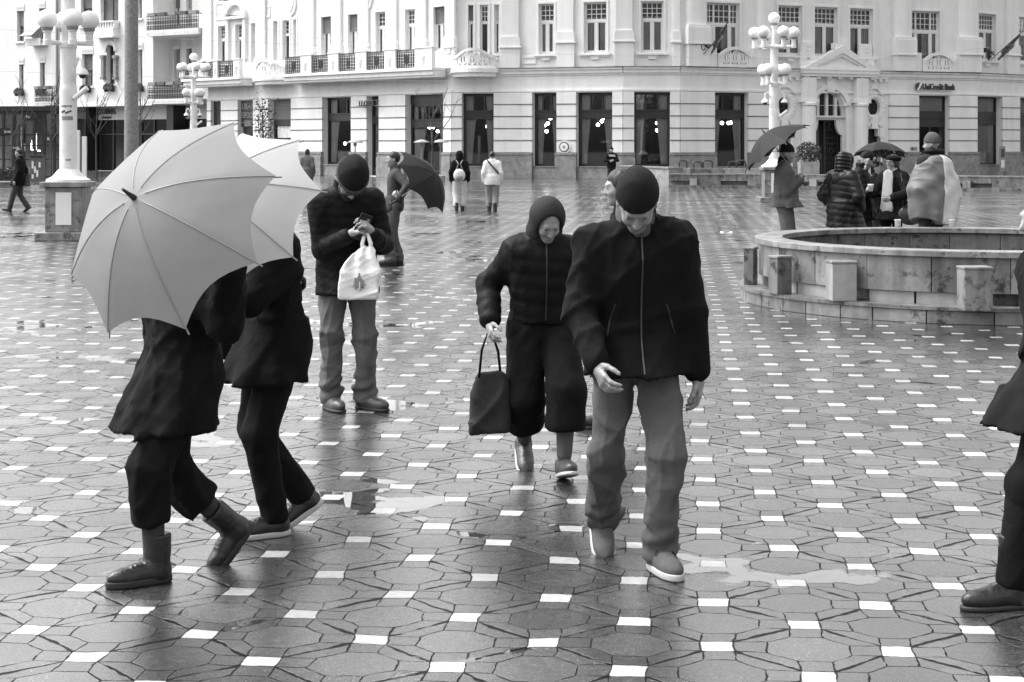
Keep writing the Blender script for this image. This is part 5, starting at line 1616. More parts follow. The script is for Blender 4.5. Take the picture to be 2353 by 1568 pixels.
M['knit_mid'] = mat("grey_knit", 0.075, 0.9, wave=('Z', 45.0, 0.35), bscale=120)
M['scarf'] = mat("pale_scarf", 0.42, 0.9, wave=('X', 18.0, 0.5), bscale=60)
M['fur'] = mat("pale_fur", 0.38, 0.9, var=0.5, scale=40, bump=0.8, bscale=110)
M['fur_d'] = mat("dark_fur", 0.012, 0.9, var=0.5, scale=40, bump=0.8, bscale=110)
M['leather'] = mat("black_leather", 0.014, 0.32, bump=0.2, bscale=50)
M['leather_m'] = mat("grey_leather", 0.05, 0.35, bump=0.2, bscale=50)
M['sole_w'] = mat("pale_rubber", 0.50, 0.6)
M['sole_d'] = mat("dark_rubber", 0.02, 0.6)
M['lens'] = mat("spectacle_lens", 0.05, 0.05)
M['eye'] = mat("eye", 0.03, 0.1)
M['lip'] = mat("lip", 0.20, 0.45)
def umat(name, v, tr):
    m = bpy.data.materials.new(name); m.use_nodes = True; t = m.node_tree; b = t.nodes["Principled BSDF"]
    b.inputs["Base Color"].default_value = (v, v, v, 1); b.inputs["Roughness"].default_value = 0.6; b.inputs["Specular IOR Level"].default_value = 0.18
    tc = nd(t, "ShaderNodeTexCoord"); n = nd(t, "ShaderNodeTexNoise"); n.inputs["Scale"].default_value = 5.0
    t.links.new(tc.outputs["Object"], n.inputs["Vector"]); bp = nd(t, "ShaderNodeBump"); bp.inputs["Strength"].default_value = 0.4; bp.inputs["Distance"].default_value = 0.02
    vo = nd(t, "ShaderNodeTexVoronoi"); vo.inputs["Scale"].default_value = 150.0; t.links.new(tc.outputs["Object"], vo.inputs["Vector"])
    mr = nd(t, "ShaderNodeMapRange"); mr.inputs[1].default_value = 0.0; mr.inputs[2].default_value = 0.30; mr.inputs[3].default_value = 0.10; mr.inputs[4].default_value = 0.0; t.links.new(vo.outputs["Distance"], mr.inputs[0])
    ad = nd(t, "ShaderNodeMath", operation='ADD'); t.links.new(n.outputs[0], ad.inputs[0]); t.links.new(mr.outputs[0], ad.inputs[1])
    t.links.new(ad.outputs[0], bp.inputs["Height"]); t.links.new(bp.outputs[0], b.inputs["Normal"])
    o = t.nodes["Material Output"]; mx = nd(t, "ShaderNodeMixShader"); mx.inputs[0].default_value = tr; tl = nd(t, "ShaderNodeBsdfTranslucent"); tl.inputs[0].default_value = (v, v, v, 1)
    t.links.new(b.outputs[0], mx.inputs[1]); t.links.new(tl.outputs[0], mx.inputs[2]); t.links.new(mx.outputs[0], o.inputs[0]); return m
M['umb_dark'] = umat("dark_umbrella_cloth", 0.016, 0.10)
M['umb_grey'] = umat("grey_umbrella_cloth", 0.32, 0.30)
M['umb_pale'] = umat("pale_umbrella_cloth", 0.60, 0.40)

def ik(a, c, l1, l2, pole):
    """Middle joint of a two-bone limb from a to c, bent towards pole."""
    a = np.asarray(a, float); c = np.asarray(c, float)
    d = c - a; L = np.linalg.norm(d)
    if L > (l1 + l2) * .999:
        c = a + d / L * (l1 + l2) * .999; d = c - a; L = np.linalg.norm(d)
    x = (L * L + l1 * l1 - l2 * l2) / (2 * L)
    hgt = math.sqrt(max(l1 * l1 - x * x, 0)); u = d / L
    p = np.asarray(pole, float); p = p - u * (p @ u); p = p / (np.linalg.norm(p) + 1e-9)
    return a + u * x + p * hgt, c

def hand_field(w_, dirv, palm_n, grip=0.4, side=1, s=1.0):
    """A hand from the wrist point along dirv with its palm facing palm_n; grip curls the fingers.  side: +1 thumb on the +x of (dir x palm)."""
    d = np.asarray(dirv, float); d = d / np.linalg.norm(d)
    n = np.asarray(palm_n, float); n = n - d * (n @ d); n = n / np.linalg.norm(n)
    x = np.cross(d, n) * side                       # towards the thumb
    caps = []
    w_ = np.asarray(w_, float)
    def pt(a, b, c): return w_ + (x * a + d * b + n * c) * s
    caps.append((pt(0, -.02, 0), pt(0, .03, 0), .026 * s, .026 * s))
    for k in range(4): caps.append((pt(0, .015, 0), pt(.030 - .020 * k, .085 - .004 * abs(k - 1), .002), .020 * s, .0115 * s))
    tips = []
    for k in range(4):
        L = (.074, .082, .077, .060)[k]; bx = .030 - .020 * k; by = .085 - .004 * abs(k - 1)
        g = grip * (1 + .10 * (k - 1.5)); spread = (.06, .02, -.02, -.07)[k]
        p = pt(bx, by, .002); ang = 0.0
        for q, (f_, r_) in enumerate(((.45, .0098), (.30, .0090), (.25, .0080))):
            ang += g * (1.15, 1.25, .8)[q]
            dv = d * math.cos(ang) + n * math.sin(ang) + x * spread
            e = p + dv * L * f_ * s
            caps.append((p, e, r_ * s, r_ * .93 * s)); p = e
        tips.append(p)
    p = pt(.020, .018, .006); dirs = (x * .75 + d * .75 + n * .25, x * .35 + d * .85 + n * (.3 + .5 * grip), x * .05 + d * .85 + n * (.3 + .8 * grip))
    for q, (L, r_) in enumerate(((.040, .0145), (.034, .0112), (.026, .0100))):
        dv = dirs[q] / np.linalg.norm(dirs[q]); e = p + dv * L * s; caps.append((p, e, r_ * s, r_ * .92 * s)); p = e
    tips.append(p)
    def f(P_):
        v = None
        for i, (a, b, ra, rb) in enumerate(caps):
            q = cap(P_, a, b, ra, rb)
            v = q if v is None else smin(v, q, .010 * s if i < 5 else .0045 * s)
        return v
    pts = [c[0] for c in caps] + [c[1] for c in caps]
    lo, hi = bounds(pts, .035 * s)
    return f, lo, hi, tips

def head_field(c, rm, s=1.0, jaw=1.0, beard=False):
    """Head at c (centre), rm its rotation; facing -y.  Returns field in body space and a function to map head points out."""
    c = np.asarray(c, float); inv = rm.T
    def f(P_):
        p = ((P_ - c) @ rm) / s
        d = ell(p, (0, .014, .030), (.074, .094, .088))
        d = smin(d, ell(p, (0, -.018, -.028), (.060 * jaw, .070, .078)), .03)
        d = smin(d, ell(p, (0, -.058, -.088), (.026 * jaw, .024, .022)), .03)
        for sx in (-1, 1):
            d = smin(d, ell(p, (sx * .036, -.060, -.022), (.022, .022, .022)), .02)
        d = smin(d, cap(p, (-.034, -.080, .030), (.034, -.080, .030), .011), .014)
        for sx in (-1, 1):
            d = smax(d, -ell(p, (sx * .031, -.098, .008), (.017, .016, .011)), .012)
            d = smin(d, ell(p, (sx * .031, -.078, .008), (.013, .011, .009)), .004)
        d = smin(d, cap(p, V3(0, -.082, .022), V3(0, -.106, -.022), .0075, .0115), .010)
        d = smin(d, cap(p, V3(-.012, -.094, -.028), V3(.012, -.094, -.028), .0075), .006)
        d = smin(d, cap(p, V3(-.019, -.078, -.055), V3(.019, -.078, -.055), .0062), .008)
        d = smin(d, cap(p, V3(-.016, -.077, -.065), V3(.016, -.077, -.065), .0065), .006)
        d = smax(d, -cap(p, V3(-.022, -.086, -.060), V3(.022, -.086, -.060), .0022), .003)
        for sx in (-1, 1):
            d = smin(d, ell(p, (sx * .077, .012, -.002), (.010, .020, .031)), .008)
            d = smax(d, -ell(p, (sx * .086, .008, .002), (.006, .010, .017)), .006)
        return d * s
    def out(q): return c + (rm @ (np.asarray(q, float) * s))
    pts = [out((x, y, z)) for x in (-.1, .1) for y in (-.13, .12) for z in (-.13, .13)]
    lo, hi = bounds(pts, .01)
    return f, lo, hi, out, inv

def noise_fold(p, seed, fx, fz, amp, ex=1.0):
    """Soft creases: warped ridges running mostly across the cloth."""
    r_ = np.random.default_rng(seed); o = 0
    w1 = np.sin(p @ r_.uniform(-9, 9, 3) + r_.uniform(0, 6)) ; w2 = np.sin(p @ r_.uniform(-13, 13, 3) + r_.uniform(0, 6))
    for k in range(4):
        a = r_.uniform(-1, 1, 3) * np.array([fx, fx, fz]) * .6
        ph = p @ a + r_.uniform(0, 6.28) + 1.1 * w1 + .8 * w2
        env = .5 + .5 * np.sin(p @ r_.uniform(-8, 8, 3) + r_.uniform(0, 6))
        o = o + ((1 - np.abs(np.sin(ph))) ** 2.6 * 2.4 - .5) * env / 2.6
    return -amp * o          # raised creases, not grooves

class Person:
    """A standing or walking figure facing -y in its own space, turned by rz and stood at loc."""
    def __init__(s, loc, rz, label, H=1.74, group="people on the square", lean=(0, 0), head=(0, 0, 0), lhand=None, rhand=None, lfoot=None, rfoot=None,
                 lel=None, rel=None, lkn=None, rkn=None, build=1.0, res=.016, hr=.0075, hip_drop=0.0, lpalm=None, rpalm=None, lgrip=.45, rgrip=.45, hand_s=1.0,
                 hscale=1.0, ldir=None, rdir=None, lyaw=0, ryaw=0, lpitch=0, rpitch=0, cat="person", hip_shift=(0, 0)):
        s.res, s.hr, s.H, s.b = res, hr, H, build
        s.e = empty("person", loc, label, cat, group, rz=R(rz), local=True)
        h = H
        s.foot = {1: V3(.095, 0, 0) if lfoot is None else V3(*lfoot), -1: V3(-.095, 0, 0) if rfoot is None else V3(*rfoot)}
        s.yaw = {1: lyaw, -1: ryaw}; s.pitch = {1: lpitch, -1: rpitch}
        hc = V3(hip_shift[0] + .25 * (s.foot[1][0] + s.foot[-1][0]), hip_shift[1] + .5 * (s.foot[1][1] + s.foot[-1][1]), .525 * h - hip_drop)
        s.hipc = hc
        s.hip = {k: hc + V3(k * .088, 0, 0) for k in (1, -1)}
        s.ank, s.kne = {}, {}
        for k in (1, -1):
            org, fwd, rt, upp = s.footframe(k)
            a = org + upp * .075
            pole = V3(k * .15 + math.sin(R(s.yaw[k])) * .2, -1, 0) if (lkn, rkn)[0 if k == 1 else 1] is None else V3(*(lkn, rkn)[0 if k == 1 else 1])
            s.kne[k], s.ank[k] = ik(s.hip[k], a, .245 * h, .245 * h, pole)
        lx, ly = lean
        up = np.array(Matrix.Rotation(R(ly), 3, 'Y') @ Matrix.Rotation(R(lx), 3, 'X'))   # lean forward = rotation about x
        s.up = up
        T = lambda q: hc + up @ V3(*q)
        s.T = T
        s.waist = T((0, .0, .085 * h)); s.chest = T((0, .0, .205 * h)); s.neck = T((0, .015, .315 * h))
        sw_ = .100 * h * build ** .5
        s.sh = {k: T((k * sw_, .01, .272 * h)) for k in (1, -1)}
        rm = up @ rotm(head[0], head[1], head[2])
        s.rm = rm; s.hscale = hscale
        hb_ = T((0, -.005, .335 * h)); s.hs = h / 1.74 * hscale
        s.hc = hb_ + rm @ V3(0, -.022, .105 * s.hs)
        s.wr, s.el = {}, {}
        for k, hd, el in ((1, lhand, lel), (-1, rhand, rel)):
            t_ = V3(*hd) if hd is not None else s.sh[k] + V3(k * .07, -.04, -.30 * h)
            pole = V3(*el) if el is not None else V3(k * .5, 1, -.1)
            s.el[k], s.wr[k] = ik(s.sh[k], t_, .172 * h, .150 * h, pole)
        s.palm = {1: lpalm, -1: rpalm}; s.grip = {1: lgrip, -1: rgrip}; s.hd = {1: ldir, -1: rdir}
        s.tips = {}
        s._body(hand_s)
    def footframe(s, i):
        y, pt_ = R(s.yaw[i]), R(s.pitch[i])
        fw = V3(math.sin(y), -math.cos(y), 0); rt = V3(math.cos(y), math.sin(y), 0); upv = V3(0, 0, 1)
        fwd = fw * math.cos(pt_) - upv * math.sin(pt_); upp = upv * math.cos(pt_) + fw * math.sin(pt_)
        lever = .13 if pt_ > 0 else -.06            # the foot turns about the ball, or about the heel when the toe is up
        return s.foot[i] + fw * lever - fwd * lever, fwd, rt, upp
    # ---- naked body as one mesh (mostly under clothes)
    def torso(s, p, o=0.0, k=.06):
        b = s.b; q = s.up
        P_ = (p - s.hipc) @ q            # into the upright torso frame
        h = s.H
        sq = (1.0, .66, 1.0)
        d = cap(P_, (-.05, 0, .19 * h), (.05, 0, .19 * h), .118 * b + o, None, (1, .80, 1.25))
        d = smin(d, cap(P_, (-.03, 0, .09 * h), (.03, 0, .09 * h), .112 * b + o, None, (1, .80, 1)), k)
        d = smin(d, cap(P_, (-.04, .01, -.01), (.04, .01, -.01), .125 * b + o, None, (1, .86, 1)), k)
        d = smin(d, cap(P_, (-.080 * h * b ** .5, .012, .256 * h), (.080 * h * b ** .5, .012, .256 * h), .056 + o, None, (1, .95, 1)), k)
        for i in (1, -1): d = smin(d, cap(P_, V3(i * .02, .018, .312 * h), V3(i * .085 * h, .012, .268 * h), .042 + o * .6, .046 + o * .8), .04)
        return d
    def arms(s, p, o=0.0, r=(.050, .042, .031), k=.02, cut=0.0, sides=(1, -1), wob=None):
        d = None
        for i in sides:
            w_ = s.wr[i] + (s.el[i] - s.wr[i]) * cut
            q = smin(cap(p, s.sh[i], s.el[i], r[0] + o, r[1] + o), cap(p, s.el[i], w_, r[1] + o, r[2] + o), k)
            d = q if d is None else np.minimum(d, q)
        return d
    def legs(s, p, o=0.0, r=(.082, .054, .038), k=.03, cut=0.0, sides=(1, -1)):
        d = None
        for i in sides:
            a = s.ank[i] + (s.kne[i] - s.ank[i]) * cut
            q = smin(cap(p, s.hip[i], s.kne[i], r[0] + o, r[1] + o), cap(p, s.kne[i], a, r[1] + o, r[2] + o), k)
            d = q if d is None else smin(d, q, .012)
        return d
    def neckf(s, p, o=0.0):
        b_ = s.hc + s.rm @ (V3(0, .012, -.05) * s.hs)
        return cap(p, s.neck - (s.neck - s.chest) * .2, b_, .058 + o, .052 + o)
    def _body(s, hand_s):
        hf, hlo, hhi, s.out, s.inv = head_field(s.hc, s.rm, s.hs)
        s.hf, s.hlo, s.hhi = hf, hlo, hhi
        pts = [s.hip[1], s.hip[-1], s.sh[1], s.sh[-1], s.neck, s.ank[1], s.ank[-1], s.kne[1], s.kne[-1], s.el[1], s.el[-1], s.wr[1], s.wr[-1]]
        lo, hi = bounds(pts, .14)
        hi = np.maximum(hi, s.hc + .02)
        def f(p):
            d = smin(s.torso(p, -.012), s.legs(p, -.006), .04)
            d = smin(d, s.arms(p, -.004), .03)
            return smin(d, s.neckf(p), .03)
        parts_ = [(f, lo, hi, max(s.res, .016)), (lambda p: smin(hf(p), s.neckf(p), .02), hlo - V3(.0, .0, .06), hhi, s.hr)]
        for k in (1, -1):
            dv = s.wr[k] - s.el[k] if s.hd[k] is None else V3(*s.hd[k])
            pn = V3(-k, .2, 0) if s.palm[k] is None else V3(*s.palm[k])
            # thumb side: for a hanging left hand (k=1) palm faces -x (in), thumb forward (-y)
            dd = dv / np.linalg.norm(dv); nn = pn - dd * (pn @ dd); nn = nn / np.linalg.norm(nn)
            x = np.cross(dd, nn)
            side = 1 if k == -1 else -1
            # a right hand seen from its back with fingers up has its thumb to the left: thumb = +-(dir x palm)
            g, a, b, tp = hand_field(s.wr[k] + dd * .015, dv, pn, s.grip[k], side, hand_s * s.H / 1.74)
            s.tips[k] = tp
            parts_.append((g, a, b, min(.0065, s.hr) if s.hr < .012 else .009))
        s.body = sdf_obj("body", parts_, M['skin'], s.e)
    def lohi(s, pts, m): return bounds(pts, m)
    # ---- clothes
    def coat(s, m_, hem, name="jacket", thick=.028, flare=0.0, puff=0.0, pitch_=.075, slp=(.068, .060, .050), cut=.06, fold=.006, seed=1, collar=.05, sides=(1, -1), hood=False, res=None, belly=0.0, front=0.0):
        h = s.H; res = res or s.res
        hz = hem
        hc = s.hipc
        lowc = V3(*(.5 * (s.foot[1] + s.foot[-1]) * .5 + hc * .5)); lowc[2] = 0
        kmid = .5 * (s.kne[1] + s.kne[-1])
        def f(p):
            d = s.torso(p, thick - .010, .08)
            if belly:
                d = smin(d, ell((p - s.hipc) @ s.up, (0, -.05, .1 * h), (.14 + belly, .12 + belly, .2)), .06)
            if hz < hc[2] + .02:
                t = np.clip((hc[2] + .10 - p[:, 2]) / max(hc[2] + .10 - hz, .05), 0, 1)
                cx = hc[0] + (kmid[0] - hc[0]) * t * .8; cy = hc[1] + (kmid[1] - hc[1]) * t * .8
                spread = abs(s.kne[1][1] - s.kne[-1][1]) * .5; sprx = abs(s.kne[1][0] - s.kne[-1][0]) * .5
                rx = .165 * s.b + thick * .6 + (flare + max(0, sprx - .09) * .8) * t; ry = .125 * s.b + thick * .6 + (flare + spread * .55) * t
                q = np.sqrt(((p[:, 0] - cx) / rx) ** 2 + ((p[:, 1] - cy) / ry) ** 2)
                th = np.arctan2(p[:, 1] - cy, p[:, 0] - cx)
                sk = (q - 1) * np.minimum(rx, ry) + fold * 1.4 * t * np.sin(th * 7 + seed)
                sk = np.maximum(sk, p[:, 2] - (hc[2] + .12))
                d = smin(d, sk, .05)
            d = smax(d, hz - p[:, 2], .012)
            ar = s.arms(p, thick * .12, slp, .02, cut, sides)
            d = smin(d, ar, .035)
            if collar:
                a = s.neck - (s.neck - s.chest) * .05
                up_ = s.up @ V3(0, -.02, 1)
                c0 = cap(p, a, a + up_ * collar, .078 + thick * .3, .070 + thick * .3)
                d = smin(d, c0, .02)
                d = smax(d, -cap(p, a + up_ * (collar + .02), a + up_ * (collar + .16), .064, .075), .008)
            if puff:
                # quilted tubes running round the trunk and the sleeves
                P_ = (p - s.hipc) @ s.up
                ph = P_[:, 2] / pitch_ + .25 * np.sin(P_[:, 0] * 5 + seed)
                for i in sides:
                    for (a_, b_) in ((s.sh[i], s.el[i]), (s.el[i], s.wr[i])):
                        L = np.linalg.norm(b_ - a_); u_ = ((p - a_) @ (b_ - a_)) / L
                        near = cap(p, a_, b_, .085) < 0
                        ph = np.where(near & (np.abs(((p - s.hipc) @ s.up)[:, 0]) > .15 * s.b), u_ / (pitch_ * .85), ph)
                d = d - puff * (np.abs(np.sin(math.pi * ph)) ** .6 - .6)
            return d + noise_fold(p, seed, 26, 24, fold * 1.2) + noise_fold(p, seed + 5, 52, 46, fold * .8)
        pts = [s.hip[1] + V3(.1, 0, 0), s.hip[-1] - V3(.1, 0, 0), s.sh[1], s.sh[-1], s.neck + V3(0, 0, collar), s.el[1], s.el[-1], s.wr[1], s.wr[-1], V3(hc[0], hc[1], hz)]
        if hz < hc[2]: pts += [s.kne[1], s.kne[-1]]
        lo, hi = bounds(pts, .15 + flare + belly); lo[2] = max(lo[2], hz - .05)
        return sdf_obj(name, [(f, lo, hi, res)], m_, s.e)
    def trousers(s, m_, cut=.10, r=(.094, .072, .068), name="trousers", fold=.006, seed=3, bunch=0.0, res=None, flare=0.0):
        def f(p):
            d = s.legs(p, .006, (r[0], r[1], r[2]), .03, cut)
            d = smin(d, cap(p, s.hipc + V3(-.05, .005, .02), s.hipc + V3(.05, .005, .02), .128 * s.b, None, (1, .82, 1)), .05)
            d = smax(d, p[:, 2] - (s.hipc[2] + .14), .01)
            for i in (1, -1):
                ax = s.ank[i] - s.kne[i]; L = np.linalg.norm(ax); ax = ax / L
                t = (p - s.ank[i]) @ ax
                near = cap(p, s.kne[i], s.ank[i] + ax * .1, .16) < 0
                if bunch:
                    w_ = np.clip(1 - np.abs(t + .07) / .14, 0, 1)
                    d = np.where(near, d - bunch * w_ * (np.sin(t * 70 + p[:, 0] * 22) * .5 + .5), d)
                d = np.where(near, smax(d, t + L * cut - .035, .008), d)
            zc = s.hipc[2] - .06
            fan = (np.abs(p[:, 0] - s.hipc[0]) * 1.0 + (p[:, 2] - zc) * .9)
            d = d + .006 * (1 - np.abs(np.sin(fan * 34))) ** 2 * np.clip(1 - np.abs(p[:, 2] - zc) / .16, 0, 1)
            for i in (1, -1):
                kz = (p[:, 2] - s.kne[i][2]); d = d + .006 * (1 - np.abs(np.sin(kz * 38 + p[:, 0] * 14 * i + 1))) ** 2 * np.clip(1 - np.abs(kz + .04) / .17, 0, 1) * (cap(p, s.hip[i], s.ank[i], .16) < 0)
            return d + noise_fold(p, seed, 20, 15, fold * 1.3) + noise_fold(p, seed + 2, 46, 34, fold * .8)
        pts = [s.hip[1], s.hip[-1], s.kne[1], s.kne[-1], s.ank[1], s.ank[-1]]
        lo, hi = bounds(pts, .15)
        return sdf_obj(name, [(f, lo, hi, res or s.res)], m_, s.e)
    def shoes(s, m_, sole=None, boot=0.0, size=1.0, laces=False, res=None, sides=(1, -1), thick_sole=.022):
        out = []
        for i in sides:
            org, fwd, rt, upp = s.footframe(i)
            B = np.stack([rt, fwd, upp], 1)
            z = size
            def loc(p, org=org, B=B): return ((p - org) @ B) / z
            def up_f(p, i=i):
                q = loc(p)
                d = ell(q, (i * .004, .115, .040), (.048, .098, .044))
                d = smin(d, ell(q, (0, -.015, .045), (.038, .060, .050)), .04)
                d = smin(d, cap(q, V3(0, -.01, .05), V3(0, .075, .055), .040, .036), .03)
                d = smin(d, cap(q, V3(0, -.012, .05), V3(0, -.012, .085 + boot), .043 + (.010 if boot > .05 else 0), .046 + (.014 if boot > .05 else 0)), .02)
                d = smax(d, .010 - q[:, 2], .003); d = smax(d, q[:, 2] - (.10 + boot), .004)
                if laces:
                    w_ = (np.abs(q[:, 0]) < .026) & (q[:, 1] > .025) & (q[:, 1] < .115)
                    d = np.where(w_, d - .0035 * np.maximum(0, np.sin(q[:, 1] * 300)), d)
                return (d + noise_fold(q, 4 + i, 40, 60, .0015)) * z
            def so_f(p):
                q = loc(p)
                o2 = np.stack([q[:, 0], q[:, 1], np.zeros(len(q))], 1)
                d = ell(o2, (i * .004, .115, 0), (.052, .103, 1)); d = smin(d, ell(o2, (0, -.012, 0), (.041, .066, 1)), .05)
                d = smin(d, cap(o2, V3(0, -.01, 0), V3(0, .08, 0), .039, .043), .02)
                return smax(d, np.abs(q[:, 2] - thick_sole / 2) - thick_sole / 2, .004) * z
            c = [org + fwd * a + rt * b + upp * e_ for a in (-.1 * z, .24 * z) for b in (-.07 * z, .07 * z) for e_ in (-.01, (.13 + boot) * z)]
            lo, hi = bounds(c, .015)
            sh = sdf_obj("shoe" if boot < .05 else "boot", [(up_f, lo, hi, res or min(s.res * .7, .012))], m_, s.e)
            sdf_obj("sole", [(so_f, lo, hi, res or min(s.res * .7, .012))], sole or M['sole_d'], sh)
            s.tips[('shoe', i)] = (org, fwd, rt, upp)
            out.append(sh)
        return out
    def hat(s, m_, rim=.045, top=.0, name="beanie", fold=0.0, low=0.0, over=.010, res=None, brim=None, slope=.12):
        def f(p):
            q = ((p - s.hc) @ s.rm) / s.hs
            d = ell(q, (0, .014, .034 + top * .3), (.080 + over, .100 + over, .090 + over + top))
            d = smax(d, (rim - low) - q[:, 2] - q[:, 1] * slope * -1, .006) if False else smax(d, (rim - low) - (q[:, 2] + q[:, 1] * slope), .006)
            if fold:
                zz = q[:, 2] + q[:, 1] * slope - (rim - low)
                d = d - .006 * np.clip((fold - zz) / .006, 0, 1)
            th_ = np.arctan2(q[:, 0], q[:, 1] - .014)
            d = d - .0014 * np.sin(th_ * 38) * np.clip((.12 + top - q[:, 2]) / .06, 0, 1)
            return (d + noise_fold(q, 9, 24, 20, .004)) * s.hs
        return sdf_obj(name, [(f, s.hlo - .03, s.hhi + .04 + top, res or s.hr)], m_, s.e)
    def hair(s, m_, kind='short', res=None, seed=2):
        def f(p):
            q = ((p - s.hc) @ s.rm) / s.hs
            d = ell(q, (0, .018, .036), (.082, .100, .095))
            if kind != 'short': d = smin(d, ell(q, (0, .030, -.040), (.090, .078, .085)), .03)
            if kind == 'long': d = smin(d, cap(q, V3(0, .06, .0), V3(0, .085, -.19), .075, .065), .04)
            lim = np.interp(q[:, 1], [-.10, -.070, -.040, -.005, .03, .07], [.066, .062, .030, .008, -.045, -.075] if kind == 'short' else [.064, .060, -.02, -.11, -.13, -.40])
            lim = lim + .012 * np.sin(q[:, 0] * 90 + seed)
            d = smax(d, lim - q[:, 2], .008)
            th_ = np.arctan2(q[:, 0], q[:, 1] - .02)
            st = np.sin(th_ * 46 + 2.2 * np.sin(q[:, 2] * 38 + seed)) + .6 * np.sin(th_ * 83 + q[:, 2] * 60)
            return (d + .0013 * st + .003 * np.sin(th_ * 7 + seed) * np.sin(q[:, 2] * 40)) * s.hs
        return sdf_obj("hair", [(f, s.hlo - V3(.03, .03, .22 if kind == 'long' else .06), s.hhi + .03, res or s.hr)], m_, s.e)
    def hood(s, m_, fur=None, up=True, puff=.006, res=None, seed=1):
        def f(p):
            q = ((p - s.hc) @ s.rm) / s.hs
            if up:
                d = ell(q, (0, .030, .022), (.108, .125, .128)); d = smin(d, ell(q, (0, .04, -.10), (.112, .10, .08)), .05)
                d = smax(d, -ell(q, (0, -.11, -.005), (.080, .115, .110)), .012)
                d = d - puff * np.abs(np.sin(q[:, 2] / .052 * math.pi))
            else:
                d = cap(q, V3(-.07, .095, -.13), V3(.07, .095, -.13), .052); d = smin(d, ell(q, (0, .11, -.17), (.10, .055, .075)), .04)
            return (d + noise_fold(q, seed, 30, 30, .004)) * s.hs
        ob = sdf_obj("hood", [(f, s.hlo - V3(.06, .06, .16), s.hhi + V3(.06, .12, .05), res or s.hr * 1.2)], m_, s.e)
        if fur is not None:
            def g(p):
                q = ((p - s.hc) @ s.rm) / s.hs
                w_ = np.sqrt((q[:, 0] / .094) ** 2 + ((q[:, 2] - .012) / .122) ** 2)
                d = np.sqrt(((w_ - 1) * .1) ** 2 + (q[:, 1] + .055 - .03 * (q[:, 2])) ** 2) - .020
                d = smax(d, -.12 - q[:, 2], .01)
                return (d + noise_fold(q, 8, 170, 170, .010)) * s.hs
            sdf_obj("fur_trim", [(g, s.hlo - V3(.05, .06, .05), s.hhi + V3(.05, .02, .04), s.hr)], fur, ob)
        return ob
    def strip(s, ob, lines, m_, name, r=.004, out=.002, d=(0, 1, 0)):
        """Sew thin lines (x, z in the figure's own space) onto a garment, seen along d."""
        from mathutils.bvhtree import BVHTree
        bv = BVHTree.FromPolygons([v.co for v in ob.data.vertices], [tuple(p.vertices) for p in ob.data.polygons])
        dv = Vector(d).normalized(); sd_ = Vector((-dv.y, dv.x, 0))
        mb = MB()
        for ln in lines:
            pts = []
            for (x0, z0), (x1, z1) in zip(ln, ln[1:]):
                for k in range(10):
                    t = k / 9; o = sd_ * -(x0 + (x1 - x0) * t) + Vector((s.hipc[0], s.hipc[1], z0 + (z1 - z0) * t)) - dv * 1.2
                    h_ = bv.ray_cast(o, dv)
                    if h_[0] is not None: pts.append(h_[0] - dv * out)
            if len(pts) > 2:
                mb = MB(); mb.tube(pts, r, 5); mb.build(name, m_, ob)
    def eyes(s):
        for sx in (-1, 1):
            mb = MB(); mb.sphere(tuple(s.out((sx * .031, -.0790, .0080))), .0105 * s.hs, 12, sz=.55); o = mb.build("eye", M['eye'], s.e, smooth=True)
    def mouth(s):
        mb = MB(); mb.tube([tuple(s.out((x, -.0845 + .2 * x * x * 30 * .01, -.060 + z))) for x, z in ((-.020, .001), (-.010, 0), (0, -.0005), (.010, 0), (.020, .001))], [.0025 * s.hs, .005 * s.hs, .0055 * s.hs, .005 * s.hs, .0025 * s.hs], 8); mb.build("mouth", M['lip'], s.e, smooth=True)
    def glasses(s, r=.021):
        mb = MB()
        for sx in (-1, 1):
            mb.tube([tuple(s.out((sx * .033 + r * 1.1 * math.cos(t * math.pi / 8), -.102 + .0, .005 + r * .85 * math.sin(t * math.pi / 8)))) for t in range(17)], .0022 * s.hs, 6)
            mb.tube([tuple(s.out((sx * .056, -.102, .010))), tuple(s.out((sx * .073, -.06, .011))), tuple(s.out((sx * .078, .005, .008)))], .002 * s.hs, 6)
        mb.tube([tuple(s.out((-.011, -.103, .010))), tuple(s.out((0, -.107, .012))), tuple(s.out((.011, -.103, .010)))], .002 * s.hs, 6)
        g = mb.build("spectacles", M['black'], s.e)
        for sx in (-1, 1):
            l_ = MB(); l_.add([tuple(s.out((sx * .033 + r * 1.08 * math.cos(t * math.pi / 8), -.102, .005 + r * .83 * math.sin(t * math.pi / 8)))) for t in range(16)], [tuple(range(16))]); l_.build("lens", M['glass'], g, normals=False)
    def world(s, q):
        return s.e.matrix_basis @ Vector(tuple(q))

